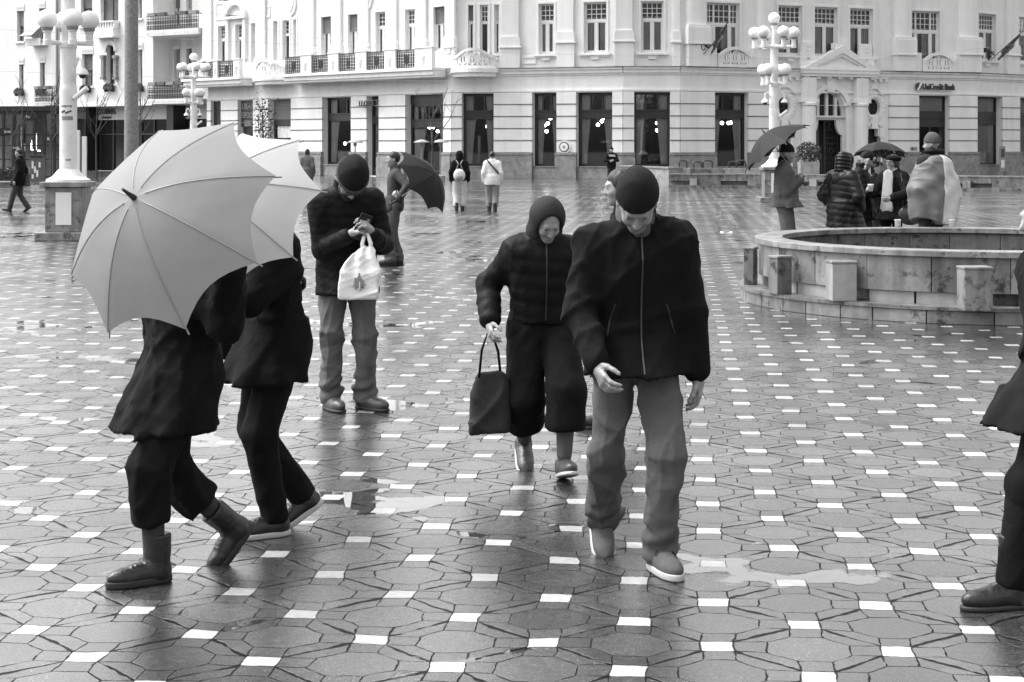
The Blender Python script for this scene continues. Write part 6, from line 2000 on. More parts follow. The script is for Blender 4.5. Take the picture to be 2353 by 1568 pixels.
def umbrella(label, apex, axis, radius, sag, m_, grip, shaft_m='lampmetal', ribs=8, roll=0.0, group=None, scallop=.10, droop=1.0):
    """apex: top point; axis: unit direction the ferrule points to; grip: point of the hand on the shaft."""
    ax = Vector(axis).normalized(); ap_ = Vector(apex)
    e = empty("umbrella", ap_, label, "umbrella", group)
    x = ax.orthogonal().normalized(); y = ax.cross(x)
    def pt(t, r_):                     # r_ in 0..1 outwards
        q = r_ * radius
        return ap_ - ax * (sag * (1 - math.cos(r_ * 1.35)) / (1 - math.cos(1.35))) + (x * math.cos(t) + y * math.sin(t)) * q
    n, sub, rings = ribs, 8, 14
    vs = [ap_]; fs = []
    for i in range(1, rings + 1):
        r_ = i / rings
        for k in range(n * sub):
            u = (k % sub) / sub
            t = 2 * math.pi * k / (n * sub) + roll
            # panels hang a little between the ribs and their hems curve in
            chord = math.cos(math.pi / n) / math.cos((u - .5) * 2 * math.pi / n)
            rr_ = r_ * (1 - (1 - chord) * .75) * (1 - scallop * 4 * u * (1 - u) * r_ ** 3)
            p = pt(t, rr_) - ax * (.035 * radius * 4 * u * (1 - u) * r_)
            vs.append(p)
    m2 = n * sub
    for k in range(m2): fs.append((0, 1 + k, 1 + (k + 1) % m2))
    for i in range(rings - 1):
        for k in range(m2):
            a = 1 + i * m2
            fs.append((a + k, a + m2 + k, a + m2 + (k + 1) % m2, a + (k + 1) % m2))
    mb = MB(); mb.add(vs, fs); cn = mb.build("canopy", m_, e, smooth=True, normals=False)
    gp = Vector(grip)
    for k in range(n):
        t = 2 * math.pi * k / n + roll
        mb = MB(); mb.tube([pt(t, q / 10) + ax * .0008 for q in range(1, 11)], .0022, 4); mb.build("seam", M['seam'] if m_ is M['umb_dark'] else M['lampmetal'], cn)
    for k in range(n):
        t = 2 * math.pi * k / n + roll
        mb = MB(); mb.tube([pt(t, q / 8) - ax * .012 for q in range(9)] + [pt(t, 1.03) - ax * .01], .0035, 5)
        s0_ = pt(t, .52) - ax * .014; s1_ = ap_ - ax * (sag * 1.15); mb.tube([s0_, s1_], .003, 5)
        mb.build("rib", M[shaft_m], e)
    L = (ap_ - gp).dot(ax)
    mb = MB(); mb.tube([ap_ + ax * .045, ap_ - ax * (L + .05)], .007, 8); mb.build("shaft", M[shaft_m], e)
    mb = MB(); mb.tube([ap_ - ax * .01, ap_ + ax * .03, ap_ + ax * .075], [.014, .009, .005], 8); mb.build("ferrule", M['black'], e)
    mb = MB(); q = ap_ - ax * (L - .05); mb.tube([q, ap_ - ax * (L + .12), ap_ - ax * (L + .15) + x * .02, ap_ - ax * (L + .15) + x * .05, ap_ - ax * (L + .12) + x * .06], .013, 8); mb.build("handle", M['black'], e, smooth=True)
    return e
# ---------------------------------------------------------------- the people
def at(x, d, z=0.0): return Vector(((x - 1176.5) * d / F, d, z))
def lv(p, wp):                     # world point -> the person's own space
    q = p.inverted() @ Vector(wp); return (q.x, q.y, q.z)
def base(loc, rz): return Matrix.Translation(Vector(loc)) @ Matrix.Rotation(R(rz), 4, 'Z')

# man with the phone -----------------------------------------------------------
loc, rz = G(795, 941), 14
m0 = base(loc, rz)
def WP(dx, dy, z): return lv(m0, (loc.x + dx, loc.y + dy, z))
rh = WP(.04, -.36, 1.215); lh = WP(.215, -.34, 1.225)
man = Person(loc, rz, "man in a dark beanie and black quilted jacket looking down at his phone", H=1.84, lean=(18, -3), head=(42, 8, 4), build=1.06, hscale=1.07,
             lhand=lh, rhand=rh, lel=(.35, .6, -.6), rel=(-.35, .6, -.6), lfoot=(.125, -.02, 0), rfoot=(-.105, .03, 0), lyaw=34, ryaw=14, res=.0115, hr=.0055,
             rdir=(.60, -.35, .42), ldir=(-.42, -.30, .60), rpalm=(.45, .35, -.5), lpalm=(-.6, .35, -.3), rgrip=.62, lgrip=.62, hand_s=1.0, group="people standing in the square")
man.trousers(M['jean'], cut=.02, r=(.096, .073, .064), bunch=.016, fold=.014, res=.008)
man.coat(M['black_puffer'], .80, thick=.040, puff=.0035, pitch_=.062, slp=(.074, .068, .052), cut=.05, fold=.007, collar=.085, res=.010, belly=.02)
man.shoes(M['leather_m'], M['sole_d'], boot=.02, size=1.08, res=.008)
man.hair(M['hair_d']); man.hat(M['knit'], rim=.030, top=.034, fold=0, over=.014, slope=-.10)
def band(p):
    q = ((p - man.hc) @ man.rm) / man.hs
    d = ell(q, (0, .014, .040), (.1015, .1215, .139)); z = q[:, 2] + q[:, 1] * -.10
    return smax(d, np.abs(z - .040) - .011, .004)
sdf_obj("hat_band", [(band, man.hlo - .03, man.hhi + .05, .0055)], M['knit_mid'], man.e)
def beard(p):
    q = ((p - man.hc) @ man.rm) / man.hs
    d = ell(q, (0, -.022, -.062), (.064, .074, .062)); d = smin(d, ell(q, (0, -.058, -.094), (.034, .032, .030)), .03)
    d = smax(d, q[:, 2] + .040 - .35 * np.abs(q[:, 0]), .01); d = smax(d, -cap(q, V3(-.02, -.09, -.060), V3(.02, -.09, -.060), .009), .005)
    return d + noise_fold(q, 3, 150, 150, .003)
sdf_obj("beard", [(beard, man.hlo - .03, man.hhi + .02, .0055)], M['hair_d'], man.e)
man.glasses(); man.eyes()
def lining(p):
    a = man.neck; u = man.up @ V3(0, -.02, 1)
    d = cap(p, a + u * .02, a + u * .105, .082, .079); d = smax(d, -cap(p, a, a + u * .2, .066, .074), .006)
    return smax(d, ((p - a) @ u) - .112, .004)
sdf_obj("collar_lining", [(lining, man.neck - .15, man.neck + .2, .007)], M['light_cloth'], man.e)
# phone between the hands
pr, plh = np.mean(man.tips[-1][1:4], 0), np.mean(man.tips[1][1:4], 0)
pc = man.world((np.array(pr) + np.array(plh)) / 2)
hw_r, hw_l = man.world(man.wr[-1]), man.world(man.wr[1])
ph = empty("phone", pc, "black phone held in both hands by the man in the beanie", "phone")
ax = Vector((.42, -.10, .90)).normalized(); nz = Vector((-.30, .78, .25)); nz = (nz - ax * nz.dot(ax)).normalized(); sx = ax.cross(nz)
def PT(a, b, c, o=pc + Vector((0, .0, .02))): return tuple(o + sx * a + ax * b + nz * c)
mb = MB(PT); mb.box(-.044, .044, -.090, .095, -.005, .005); mb.build("case", M['black'], ph, bevel=.003)
mb = MB(PT); mb.box(-.040, .040, -.085, .090, .0055, .0062); mb.build("screen", M['glassdark'], ph)
mb = MB(PT); mb.box(-.032, -.012, .045, .070, -.0075, -.005); mb.build("camera", M['lampmetal'], ph)
# white plastic bag hanging from the wrist
bgc = hw_l * .40 + hw_r * .60 + Vector((.02, -.035, 0))
bag = empty("plastic_bag", (bgc.x, bgc.y, .79), "white plastic carrier bag with a printed castle, hanging from the man's hands", "bag")
def bagf(p):
    q = p.copy(); z = q[:, 2]
    t = np.clip((z - .0) / .36, 0, 1)
    cx = .06 * t ** 2.5 - .01
    hw_ = .134 - .088 * np.clip((t - .56) / .44, 0, 1) ** 1.1; hd_ = .064 - .042 * np.clip((t - .5) / .5, 0, 1)
    dx = np.abs(q[:, 0] - cx) - hw_; dy = np.abs(q[:, 1]) - hd_
    d = smax(smax(dx, dy, .014), smax(-z + .004, z - .365, .01), .022)
    fold_ = .007 * np.sin((q[:, 0] - cx) / (hw_ + .02) * 9 + z * 22) * np.clip((t - .25) / .4, 0, 1) + noise_fold(q, 12, 34, 40, .006)
    return d + fold_
sdf_obj("bag_body", [(bagf, (-.17, -.10, -.01), (.19, .10, .38), .006)], mat("white_plastic", .78, .35, bump=.35, bscale=22, var=.04, scale=9), bag)
hd = MB()
top = Vector((.045, 0, .35))
for s_ in (-1, 1):
    hd.tube([top + Vector((s_ * .025, .0, -.03)), top + Vector((s_ * .028, -.01, .03)), top + Vector((s_ * .012 - .005, .01, .085)), top + Vector((-.005, .02, .10))], [.016, .014, .012, .010], 8)
bag["_off"] = [0, 0, 0]
hd.build("handle", M['white'], bag, smooth=True)
# printed drawing: a generic tower house on a tuft, built as thin raised ink
ink = MB(); yb = -.070
for (x0, x1, z0, z1) in ((-.022, .022, .10, .150), (-.030, -.022, .09, .155), (.022, .032, .085, .140), (-.010, .012, .150, .165), (-.004, .006, .165, .185), (-.026, .028, .085, .10)):
    ink.box(x0, x1, yb, yb + .004, z0, z1)
for k in range(26):
    a = k * 2.4; r_ = .045 * math.sqrt(k / 26); ink.box(r_ * math.cos(a) - .004, r_ * math.cos(a) + .004, yb - .0005, yb + .004, .105 + r_ * math.sin(a) * .8 - .003, .105 + r_ * math.sin(a) * .8 + .003)
ink.build("print", M['lampmetal'], bag)
lj = text_mb("J", .06, .002); mb = MB(); mb.add([(v[0] + .004, yb - .002 + v[1], .088 + v[2]) for v in lj.v], lj.f); mb.build("print_letter", M['white'], bag)
for k in range(9): pass

# far man behind him with a dark umbrella ------------------------------------------------
loc, rz = G(902, 611), -80
apx = Vector(P(1000, 398, 26.0)); axu = Vector((.72, -.30, .50)).normalized()
m0 = base(loc, rz); gr_ = apx - axu * .72
pb = Person(loc, rz, "person in a grey jacket behind the phone man's elbow, under a low dark umbrella", H=1.74, lhand=lv(m0, gr_ - Vector((0, 0, .0))), rhand=(-.22, -.05, .82), lfoot=(.09, -.04, 0), rfoot=(-.08, .10, 0),
            res=.02, hr=.012, ldir=(0, -.6, .8), group="people standing in the square", lgrip=.8)
pb.trousers(M['mid_cloth'], cut=.04, bunch=.02, r=(.105, .088, .080)); pb.coat(M['char_cloth'], .82, thick=.03, collar=.06); pb.shoes(M['leather'], size=1.1); pb.hair(M['hair_d']); pb.eyes()
umbrella("dark umbrella tilted low beside the phone man's shoulder", apx, axu, .55, .26, M['umb_dark'], gr_)

# two women walking away
loc = G(1056, 484)
wa = Person(loc, 180, "woman in a dark hooded jacket walking away with a pale round backpack", H=1.66, lfoot=(.08, .05, 0), rfoot=(-.08, -.08, 0), res=.026, hr=.016, group="people walking in the distance", rpitch=0)
wa.trousers(M['pale_cloth'], cut=.16, r=(.11, .095, .085)); wa.coat(M['black_cloth'], .82, thick=.04, flare=.02); wa.hood(M['black_cloth']); wa.shoes(M['leather'], boot=.12)
bp = empty("backpack", (loc.x, loc.y - .2, .78), "pale round backpack on the back of the woman in the dark hooded jacket", "backpack")
mb = MB(); mb.sphere((loc.x, loc.y - .25, .98), .165, 20, sy=.62, sz=1.12); mb.build("sack", M['pale_cloth'], bp, smooth=True)
mb = MB(); mb.sphere((loc.x, loc.y - .34, .91), .10, 16, sy=.4, sz=.8); mb.build("pocket", M['light_cloth'], bp, smooth=True)
for s_ in (-1, 1): mb = MB(); mb.tube([(loc.x + s_ * .10, loc.y - .16, 1.10), (loc.x + s_ * .03, loc.y - .19, 1.30), (loc.x + s_ * .09, loc.y - .12, 1.40)], .018, 6); mb.build("strap", M['light_cloth'], bp)
loc = G(1131, 486)
wb = Person(loc, 180, "woman in a white jacket walking away with a dark strap across her back", H=1.66, lfoot=(.08, -.06, 0), rfoot=(-.08, .06, 0), res=.026, hr=.016, group="people walking in the distance")
wb.trousers(M['light_cloth'], cut=.22, r=(.11, .09, .08)); wb.coat(M['white_cloth'], .72, thick=.045, flare=.04); wb.hair(M['hair_d']); wb.shoes(M['leather'], boot=.14)
mb = MB(); mb.tube([(-.20, .08, 1.02), (-.06, .185, 1.18), (.10, .165, 1.36), (.14, .05, 1.43)], .022, 6); mb.build("strap", M['char_cloth'], wb.e)
# man in the printed sweater
loc = G(1405, 430)
pm_ = Person(loc, 0, "man in a black printed sweater and cap standing far off in front of a window", H=1.74, lhand=(.05, -.28, 1.12), rhand=(-.05, -.26, 1.14), lel=(1, .3, -.4), rel=(-1, .3, -.4), res=.028, hr=.016, group="people walking in the distance")
pm_.trousers(M['dark_cloth'], cut=.08); pm_.coat(M['black_cloth'], .86, thick=.04); pm_.hat(M['black_cloth'], rim=.02); pm_.shoes(M['leather_m'], M['sole_w'])
mb = MB()
for k, (a, b, z) in enumerate(((-.13, .13, 1.37), (-.10, .14, 1.32))):
    x = a
    while x < b: mb.box(x, x + .022, -.215, -.18, z, z + .036); x += .03
mb.build("print", M['white'], pm_.e)
# walker at the left edge and one beyond the phone man's shoulder
loc = G(46, 488)
pl_ = Person(loc, -95, "dark figure walking left at the far left edge of the square", H=1.74, lfoot=(.08, -.28, 0), rfoot=(-.08, .26, 0), rpitch=38, lpitch=-12, res=.024, hr=.015, group="people walking in the distance")
pl_.trousers(M['char_cloth'], cut=.06); pl_.coat(M['black_cloth'], .72, thick=.04, flare=.03); pl_.hair(M['hair_d']); pl_.shoes(M['leather'])
loc = G(706, 455)
pw_ = Person(loc, 165, "distant walker in a grey coat just left of the phone man's head", H=1.70, lfoot=(.08, .1, 0), rfoot=(-.08, -.12, 0), res=.028, hr=.016, group="people walking in the distance")
pw_.trousers(M['dark_cloth'], cut=.06); pw_.coat(M['mid_cloth'], .70, thick=.045, flare=.03); pw_.hair(M['hair_d'], 'bob'); pw_.shoes(M['leather'])

# group behind the fountain -----------------------------------------------------------
GR = "people gathered behind the fountain"
d = 25.4
apx = Vector(P(1757, 306, d)); axu = Vector((-.60, .10, .80)).normalized(); gr_ = apx - axu * .80
loc, rz = at(1803, d + .05), 82
m0 = base(loc, rz)
um = Person(loc, rz, "man in a loose grey raincoat seen from the side, standing under a dark umbrella", H=1.84, rhand=lv(m0, gr_ + Vector((0, 0, -.04))), lhand=lv(m0, (gr_.x + .02, gr_.y + .16, gr_.z - .08)), rel=(-.4, 1, -1), lel=(.4, 1, -1),
            rdir=(.2, -.5, .8), rpalm=(.8, -.4, 0), rgrip=1.0, ldir=(-.3, -.6, .5), lgrip=.9, head=(6, 0, -6), res=.015, hr=.008, build=1.15, group=GR)
um.trousers(M['mid_cloth'], cut=.04, r=(.11, .10, .10), res=.016); um_co = um.coat(M['mid_cloth'], .93, thick=.062, flare=.05, slp=(.090, .085, .062), fold=.010, collar=.04, belly=.03); um.strip(um_co, [[(-.06, 1.05), (-.06, 1.20)], [(-.16, .97), (.14, .97)]], M['seam'], 'pocket_seam', .005, d=(1, 0, 0)); um.hat(M['knit'], rim=.03, top=.02); um.shoes(M['leather']); um.eyes()
def scarf_(p_): 
    def f(p):
        a = p_.neck; u = p_.up @ V3(0, -.05, 1); return smax(cap(p, a - u * .02, a + u * .07, .095, .085), -cap(p, a + u * .03, a + u * .3, .05, .10), .01) + noise_fold(p, 3, 40, 60, .006)
    return f
sdf_obj("scarf", [(scarf_(um), um.neck - .2, um.neck + .25, .012)], M['black_cloth'], um.e)
umbrella("large dark umbrella of the man in the grey raincoat, left of the group", apx, axu, .60, .30, M['umb_dark'], gr_, shaft_m='lampmetal', roll=.2)
# long black puffer coat, hood up
loc = at(1937, 24.9)
pu = Person(loc, 128, "person in a long shiny black puffer coat with hood up, back to the camera", H=1.72, lhand=(.22, -.10, .92), rhand=(-.20, -.14, .95), lel=(.6, .6, 0), rel=(-.6, .6, 0), res=.013, hr=.010, build=1.15, head=(8, 0, 8), group=GR)
pu.trousers(M['black_cloth'], cut=.05); pu.coat(M['shiny_puffer'], .66, thick=.062, puff=.011, pitch_=.088, slp=(.088, .082, .066), flare=.07, fold=.006, seed=4, cut=.0); pu.hood(M['shiny_puffer'], fur=M['fur_d'], puff=.014, seed=3); pu.shoes(M['leather'], boot=.1)
def hang(p):
    q = ((p - pu.hc) @ pu.rm); d_ = cap(q, V3(-.10, .10, -.20), V3(.10, .10, -.20), .055, .055); return smin(d_, ell(q, (0, .13, -.25), (.13, .05, .07)), .04) + noise_fold(p, 6, 30, 40, .010)
sdf_obj("hood_collar", [(hang, pu.hc - V3(.3, .35, .4), pu.hc + V3(.3, .35, .1), .013)], M['shiny_puffer'], pu.e)
# trapper hat
loc = at(1981, 26.4)
th = Person(loc, 70, "man in a fur trapper hat with turned-up flaps and a dark quilted jacket, looking down", H=1.74, lhand=(.02, -.38, 1.12), rhand=(-.12, -.34, 1.10), lel=(.6, .6, -.8), rel=(-.6, .6, -.8), head=(24, 0, 8), res=.015, hr=.008, group=GR, lgrip=.8, rgrip=.8)
th.trousers(M['dark_cloth'], cut=.05); th.coat(M['black_puffer'], .70, thick=.045, puff=.012, pitch_=.10, seed=9, collar=.07); th.shoes(M['leather']); th.eyes()
ht = th.hat(M['black_puffer'], rim=.035, top=.02)
def flap(p):
    q = ((p - th.hc) @ th.rm) / th.hs; dd = None
    for sx_ in (-1, 1):
        k = cap(q, V3(sx_ * .086, -.010, .030), V3(sx_ * .108, -.020, -.115), .026, .020, (.5, 1, 1)); dd = k if dd is None else np.minimum(dd, k)
    dd = np.minimum(dd, ell(q, (0, -.085, .068), (.062, .024, .036)))
    return (dd + noise_fold(q, 8, 190, 190, .008)) * th.hs
sdf_obj("fur_flap", [(flap, th.hlo - .05, th.hhi + .05, .008)], M['fur'], ht)
# woman with the pale scarf
loc = at(2053, 26.1)
sw_ = Person(loc, -48, "woman in a black coat, beret and glasses with a long pale scarf", H=1.70, rhand=(-.16, -.40, 1.12), lhand=(.20, -.30, 1.05), lel=(.8, .6, -.5), rel=(-.6, .4, -.8), head=(0, 4, -10), res=.015, hr=.0075, group=GR, rdir=(.2, -.5, .5), rpalm=(.8, .2, 0), rgrip=.7)
sw_.trousers(M['black_cloth'], cut=.05, r=(.085, .062, .055)); sw_co = sw_.coat(M['black_cloth'], .72, thick=.048, flare=.06, slp=(.082, .074, .062), collar=.07, fold=.009); sw_.hair(M['hair_d'], 'bob'); sw_.shoes(M['leather'], boot=.1)
def beret(p):
    q = ((p - sw_.hc) @ sw_.rm) / sw_.hs; d_ = smin(ell(q, (0, .018, .070), (.112, .120, .048)), ell(q, (0, .014, .04), (.086, .106, .07)), .03); return smax(d_, .030 - q[:, 2] - .15 * q[:, 1], .01)
sdf_obj("beret", [(beret, sw_.hlo - .05, sw_.hhi + .06, .008)], M['black_cloth'], sw_.e); sw_.glasses(.024); sw_.eyes(); sw_.mouth()
def sc_f(p):
    a = sw_.neck; u = sw_.up @ V3(0, -.04, 1)
    d_ = smax(cap(p, a - u * .02, a + u * .06, .098, .085), -cap(p, a + u * .02, a + u * .3, .05, .10), .01)
    for sx_, z1 in ((-.035, .80), (.05, .88)):
        d_ = smin(d_, cap(p, V3(sx_ * .7, a[1] - .155, a[2] - .03), V3(sx_ * 1.3, a[1] - .205, z1), .052, .064, (1, .36, 1)), .03)
    return d_ + noise_fold(p, 5, 70, 16, .008)
sdf_obj("scarf", [(sc_f, V3(-.25, -.40, .72), V3(.25, .25, 1.62), .011)], M['scarf'], sw_.e)
bgp = sw_.world((.27, -.02, .84))
hb_ = empty("handbag", (bgp.x, bgp.y, .62), "grey slouchy shoulder bag on the right side of the woman with the pale scarf", "handbag")
mb = MB(); mb.sphere((bgp.x + .03, bgp.y - .02, .80), .185, 24, sx=1, sy=.5, sz=.82); mb.build("pouch", M['leather_m'], hb_, smooth=True)
mb = MB(); mb.tube([(bgp.x - .09, bgp.y - .05, .92), (bgp.x - .07, bgp.y - .04, 1.2), (bgp.x - .10, bgp.y + .02, 1.40), (bgp.x + .0, bgp.y + .05, 1.2), (bgp.x + .10, bgp.y, .93)], .012, 6); mb.build("strap", M['leather'], hb_, smooth=True)
cpw = sw_.world(np.mean(sw_.tips[-1][:4], 0))
cu2 = empty("paper_cup", cpw, "pale paper cup in the hand of the woman with the scarf", "cup")
mb = MB(); mb.lathe([(.030, cpw.z - .04), (.042, cpw.z + .05), (.045, cpw.z + .055)], cpw.x, cpw.y, 18); mb.build("cup", M['curtain'], cu2, smooth=True)
mb = MB(); mb.lathe([(.046, cpw.z + .056), (.040, cpw.z + .066)], cpw.x, cpw.y, 18); mb.build("lid", M['white'], cu2)
apx = Vector(P(2022, 327, 27.2)); axu = Vector((.03, .16, .98)).normalized()
# its holder stands hidden behind the scarf woman and the trapper hat
loc = at(2018, 27.35); m0 = base(loc, 0)
gr_ = apx - axu * .66
hp_ = Person(loc, 20, "person mostly hidden between the trapper hat and the scarf woman, holding a dark umbrella", H=1.58, rhand=lv(base(loc, 20), gr_), rgrip=1.0, rdir=(0, -.3, .9), rel=(-1, .2, -1), res=.022, hr=.014, group=GR)
hp_.trousers(M['dark_cloth']); hp_.coat(M['dark_cloth'], .75, thick=.035); hp_.hair(M['hair_d']); hp_.shoes(M['leather'])
umbrella("dark umbrella held upright over the middle of the group", apx, axu, .44, .21, M['umb_dark'], gr_, roll=.3)
# figure draped in a flag, standing on the fountain's back ledge
loc = at(2146, 23.72, .176)
fl = Person(loc, 205, "tall figure in a dark cap seen from behind, draped in a two-tone flag", H=1.80, lhand=(.12, -.16, .98), rhand=(-.12, -.16, .98), lel=(.1, 1, -.2), rel=(-.1, 1, -.2), head=(4, 0, 40), res=.015, hr=.009, build=1.2, group=GR)
fl.trousers(M['char_cloth'], cut=.04); fl.coat(M['dark_cloth'], .80, thick=.05, collar=.0); fl.shoes(M['leather']); fl.hat(M['knit_mid'], rim=.02, top=.025); fl.eyes()
def col_f(p):
    a = fl.neck; return smax(cap(p, a + V3(-.05, .0, .02), a + V3(.05, .0, .03), .098, .098, (1, 1, .85)), -cap(p, a + V3(0, -.02, .08), a + V3(0, -.02, .3), .05, .09), .01) + .008 * np.sin(p[:, 2] * 75) + noise_fold(p, 3, 40, 40, .006)
sdf_obj("collar", [(col_f, fl.neck - .25, fl.neck + .25, .012)], M['black_puffer'], fl.e)
def cape(p, side):
    z = p[:, 2]; t = np.clip((1.46 - z) / .82, 0, 1)
    th_ = np.arctan2(p[:, 1], p[:, 0])
    rx = .215 + .19 * np.sin(np.clip(t, 0, .62) / .62 * math.pi * .5) - .10 * np.clip((t - .45) / .55, 0, 1); ry = .205 + .10 * np.sin(t * math.pi * .6)
    q = np.sqrt((p[:, 0] / rx) ** 2 + ((p[:, 1] - .0) / ry) ** 2)
    d_ = (q - 1) * ry + .012 * np.sin(th_ * 8 + z * 4 + 1.5 * np.sin(z * 5)) * t + .006 * np.sin(p[:, 0] * 15 + z * 12 + 2.2 * np.sin(z * 5.5)) + .004 * np.sin(p[:, 0] * 31 - z * 17 + 2 * np.sin(z * 8 + p[:, 0] * 4)) + noise_fold(p, 25, 26, 18, .012)
    d_ = smin(d_, cap(p, V3(-.17, .02, 1.44), V3(.17, .02, 1.44), .095), .06)
    d_ = smax(d_, (.63 + .05 * np.sin(th_ * 2.0 + 1)) - z, .01); d_ = smax(d_, z - (1.53 - 1.7 * p[:, 0] ** 2 - 2.2 * np.maximum(0, np.abs(p[:, 1]) - .05) ** 2), .04)
    edge = .005 + .07 * t
    cut_ = (p[:, 0] - edge) if side > 0 else (edge - p[:, 0])
    return smax(d_, -cut_, .006)
# seen from behind the wearer's own left is the viewer's left
sdf_obj("flag_cape", [(lambda p: cape(p, 1), V3(-.5, -.42, .55), V3(.55, .42, 1.62), .013)], mat("grey_flag_cloth", .13, .6, var=.15, scale=5, bump=.4, bscale=9), fl.e)
sdf_obj("flag_cape", [(lambda p: cape(p, -1), V3(-.55, -.42, .55), V3(.5, .42, 1.62), .013)], mat("pale_flag_cloth", .52, .6, var=.12, scale=5, bump=.4, bscale=9), fl.e)

# walkers in the foreground ----------------------------------------------------------
WG = "people walking past in the foreground"
# A: boots, dark coat, grey umbrella towards the camera
loc, rz = G(352, 1330), -58
m0 = base(loc, rz)
apx = Vector(P(308, 455, 6.66)); axu = Vector((-.42, -.78, .46)).normalized(); gr_ = apx - axu * .66
A_ = Person(loc, rz, "walker in a long black coat and lace-up boots hidden behind the big grey umbrella", H=1.70, lfoot=(.07, -.02, 0), rfoot=(-.10, .50, 0), rpitch=50, lhand=lv(m0, gr_), rhand=(-.18, .06, .82), rel=(-.1, 1, 0), ldir=(0, -.3, .9), lgrip=1.0, lel=(.4, .4, -1),
            hip_shift=(0, -.10), hip_drop=.03, lean=(8, 0), res=.013, hr=.009, group=WG, lyaw=0)
A_.trousers(M['black_cloth'], cut=.50, r=(.100, .088, .086), fold=.014, name="culottes"); A_co = A_.coat(M['black_cloth'], .62, thick=.044, flare=.035, slp=(.082, .078, .068), fold=.010, collar=.05, seed=7); A_.hair(M['hair_d'], 'bob')
def legg(P_, m_, name="leggings", cut=.12):
    def f(p): return P_.legs(p, .006, (.080, .056, .036), .03, cut)
    lo, hi = bounds([P_.kne[1], P_.kne[-1], P_.ank[1], P_.ank[-1]], .12); hi[2] = max(P_.kne[1][2], P_.kne[-1][2]) + .08
    return sdf_obj(name, [(lambda p: smax(f(p), p[:, 2] - (hi[2] - .02), .005), lo, hi, .012)], m_, P_.e)
legg(A_, M['char_cloth']); A_.shoes(M['leather'], M['sole_d'], boot=.11, laces=True, res=.006, size=.98, thick_sole=.032)
umbrella("big grey umbrella tipped towards the camera at the left", apx, axu, .475, .25, M['umb_grey'], gr_, roll=.35)
# B: sneakers, pale umbrella behind
loc, rz = G(622, 1226), -62
m0 = base(loc, rz)
apx = Vector(P(482, 432, 7.6)); axu = Vector((-.38, -.76, .52)).normalized(); gr_ = apx - axu * .74
B_ = Person(loc, rz, "walker in a black coat and low canvas sneakers behind the pale umbrella", H=1.72, lfoot=(.06, 0, 0), rfoot=(-.10, .26, 0), rpitch=30, lhand=lv(m0, gr_), rhand=(-.22, -.16, .86), ldir=(0, -.3, .9), lgrip=1.0, lel=(.2, -.5, -1),
            hip_shift=(0, -.10), hip_drop=.01, lean=(6, 0), res=.012, hr=.009, group=WG)
B_.trousers(M['black_cloth'], cut=.06, r=(.098, .078, .062), fold=.008); B_.coat(M['black_cloth'], .72, thick=.044, flare=.03, slp=(.080, .074, .064), fold=.010, seed=11); B_.hair(M['hair_d'])
B_.shoes(M['leather'], M['sole_w'], res=.007, laces=True, thick_sole=.028)
umbrella("pale umbrella half hidden behind the big grey one", apx, axu, .43, .22, M['umb_pale'], gr_, roll=.1)
# C: hooded walker with tote
loc, rz = G(1243, 1085), 8
C_ = Person(loc, rz, "hooded walker in a dark padded jacket and short wide trousers coming towards the camera", H=1.60, lfoot=(.09, -.26, 0), rfoot=(-.07, .24, 0), lpitch=-14, rpitch=34, lhand=(.20, .02, .84), rhand=(-.30, -.10, .86), rel=(-.4, 1, 0), head=(30, 0, 6), lean=(8, 0), build=.95, res=.012, hr=.008, group=WG, hip_drop=.03)
C_.trousers(M['black_cloth'], cut=.55, r=(.10, .105, .11), name="culottes"); C_co = C_.coat(M['black_puffer'], .84, thick=.042, puff=.006, pitch_=.08, slp=(.070, .064, .054), fold=.008, seed=13); C_.hood(M['dark_cloth'], puff=.0, seed=5)
C_.strip(C_co, [[(.0, .86), (.0, 1.32)]], M['zip'], 'zip', .005); legg(C_, M['mid_cloth']); C_.shoes(M['leather_m'], M['sole_w'], res=.008); C_.eyes(); C_.mouth()
tb = C_.world(C_.wr[-1]); tote = empty("tote_bag", (tb.x, tb.y, .42), "black tote bag hanging from the hand of the hooded walker", "bag")
def totf(p):
    t = np.clip(p[:, 2] / .34, 0, 1); return smax(smax(np.abs(p[:, 0]) - (.115 - .035 * t + .02 * np.sin(t * 3)), np.abs(p[:, 1]) - (.06 - .04 * t), .05), smax(-p[:, 2], p[:, 2] - .34, .01), .02) + noise_fold(p, 31, 26, 20, .018)
tote["_off"] = [0, 0, 0]; tote.location = (tb.x, tb.y - .01, tb.z - .62)
sdf_obj("sack", [(totf, (-.18, -.1, -.02), (.18, .1, .37), .010)], M['dark_cloth'], tote)
for y_ in (-.016, .016): mb = MB(); mb.tube([(-.06, y_, .31), (-.045, y_, .46), (0, y_ * .5, .59), (.045, y_, .45), (.06, y_, .31)], .008, 6); mb.build("handle", M['black_cloth'], tote, smooth=True)
# G: light trousers and ankle boots, crossing behind D
loc, rz = G(1402, 980), -84
G_ = Person(loc, rz, "walker in light trousers and dark ankle boots passing behind the man in sneakers", H=1.72, lfoot=(.07, -.02, 0), rfoot=(-.09, .50, 0), rpitch=52, hip_shift=(0, -.08), lean=(6, 0), hip_drop=.03, lhand=(.25, -.14, .88), rhand=(-.22, .14, .9), res=.016, hr=.010, group=WG)
G_.trousers(M['light_cloth'], cut=.10, r=(.096, .078, .064)); G_.coat(M['black_cloth'], .80, thick=.045, flare=.03, fold=.009, seed=17); G_.hair(M['hair_d'], 'long'); G_.shoes(M['leather'], boot=.09, res=.009); G_.eyes()
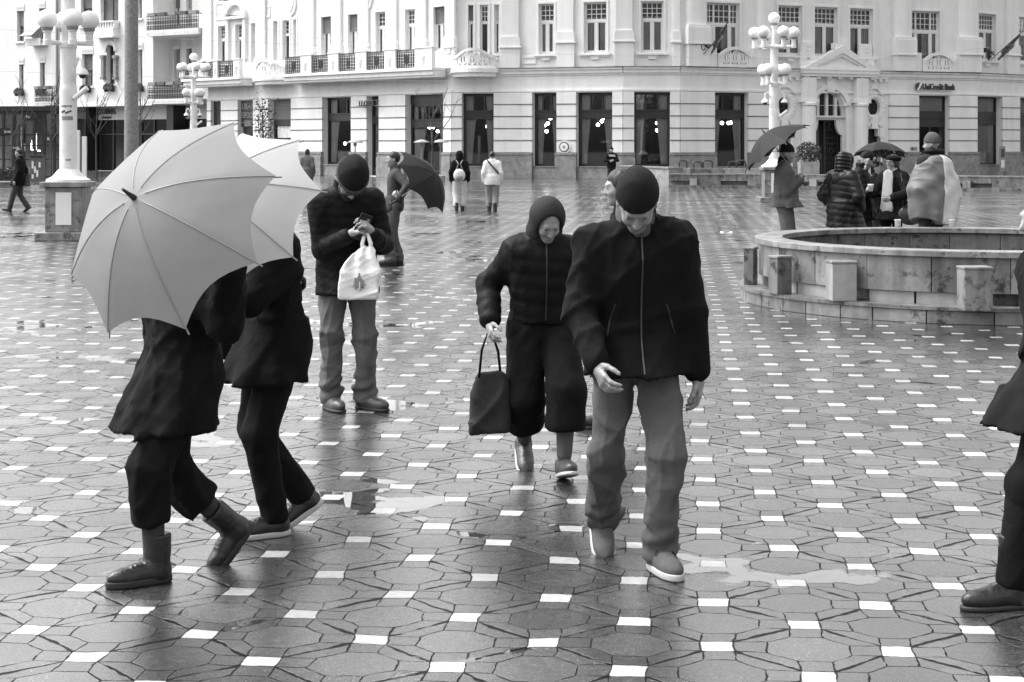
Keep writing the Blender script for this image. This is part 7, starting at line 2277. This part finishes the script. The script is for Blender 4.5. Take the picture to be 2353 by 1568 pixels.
# D: dark jacket, grey sneakers with pale soles
loc, rz = G(1482, 1312), 6
D_ = Person(loc, rz, "man in a dark jacket and grey sneakers with pale soles striding towards the camera", H=1.82, lfoot=(.06, 0, 0), rfoot=(-.12, .50, 0), rpitch=34, hip_shift=(-.01, -.14), hip_drop=.03, lean=(10, -1), head=(40, 0, -10), lhand=(.25, .08, .80), rhand=(-.24, -.20, .92), lyaw=10, build=1.08, res=.010, hr=.007, group=WG)
D_.trousers(M['mid_cloth'], cut=.02, r=(.094, .074, .064), bunch=.014, fold=.014, res=.008); D_co = D_.coat(M['black_cloth'], .84, thick=.045, slp=(.074, .066, .054), fold=.011, collar=.09, seed=19); sdf_obj('scarf', [(scarf_(D_), D_.neck - .2, D_.neck + .25, .010)], M['mid_cloth'], D_.e); D_.hair(M['hair_d']); D_.hat(M['knit'], rim=.050, top=.028, over=.010, slope=-.02); D_.eyes(); D_.mouth()
D_.strip(D_co, [[(.0, .86), (.0, 1.48)]], M['zip'], 'zip', .005); D_.strip(D_co, [[(-.15, 1.02), (-.11, 1.15)], [(.15, 1.02), (.11, 1.15)]], M['seam'], 'pocket_seam', .004)
sh = D_.shoes(M['mid_cloth'], M['sole_w'], res=.006, laces=True, thick_sole=.030, size=1.04)
org, fwd, rt, upp = D_.tips[('shoe', 1)]
mb = MB()
for k in range(6):
    y_ = .035 + .016 * k; z_ = .098 - .0085 * k
    p0_, p1_ = org + fwd * y_ * 1.04 - rt * .026 + upp * (z_ - .004), org + fwd * (y_ + .008) * 1.04 + rt * .026 + upp * (z_ - .004); mb.tube([tuple(p0_), tuple((p0_ + p1_) / 2 + upp * .010), tuple(p1_)], .0035, 6)
mb.tube([tuple(org + fwd * .03 + upp * .11), tuple(org + fwd * .05 + rt * .03 + upp * .105), tuple(org + fwd * .085 + rt * .045 + upp * .08), tuple(org + fwd * .12 + rt * .048 + upp * .055)], .003, 6)
mb.tube([tuple(org + fwd * .03 + upp * .11), tuple(org + fwd * .05 - rt * .03 + upp * .105), tuple(org + fwd * .08 - rt * .045 + upp * .085)], .003, 6)
mb.build("lace", M['dark_cloth'], sh[0])
# E: dark figure entering from the right
loc, rz = G(2306, 1388), -78
E_ = Person(loc, rz, "walker in a black coat and tall boots stepping in from the right edge", H=1.72, lfoot=(.06, 0, 0), rfoot=(-.09, .60, 0), rpitch=50, hip_shift=(0, -.02), hip_drop=.05, lean=(6, 0), lhand=(.22, .26, .86), rhand=(-.22, .34, .9), res=.011, hr=.009, group=WG)
E_.trousers(M['black_cloth'], cut=.10, r=(.098, .080, .064)); E_.coat(M['black_cloth'], .70, thick=.044, flare=.05, slp=(.076, .070, .058), fold=.011, seed=23, collar=.06); E_.hair(M['hair_d'], 'bob'); E_.shoes(M['leather'], boot=.19, res=.007)
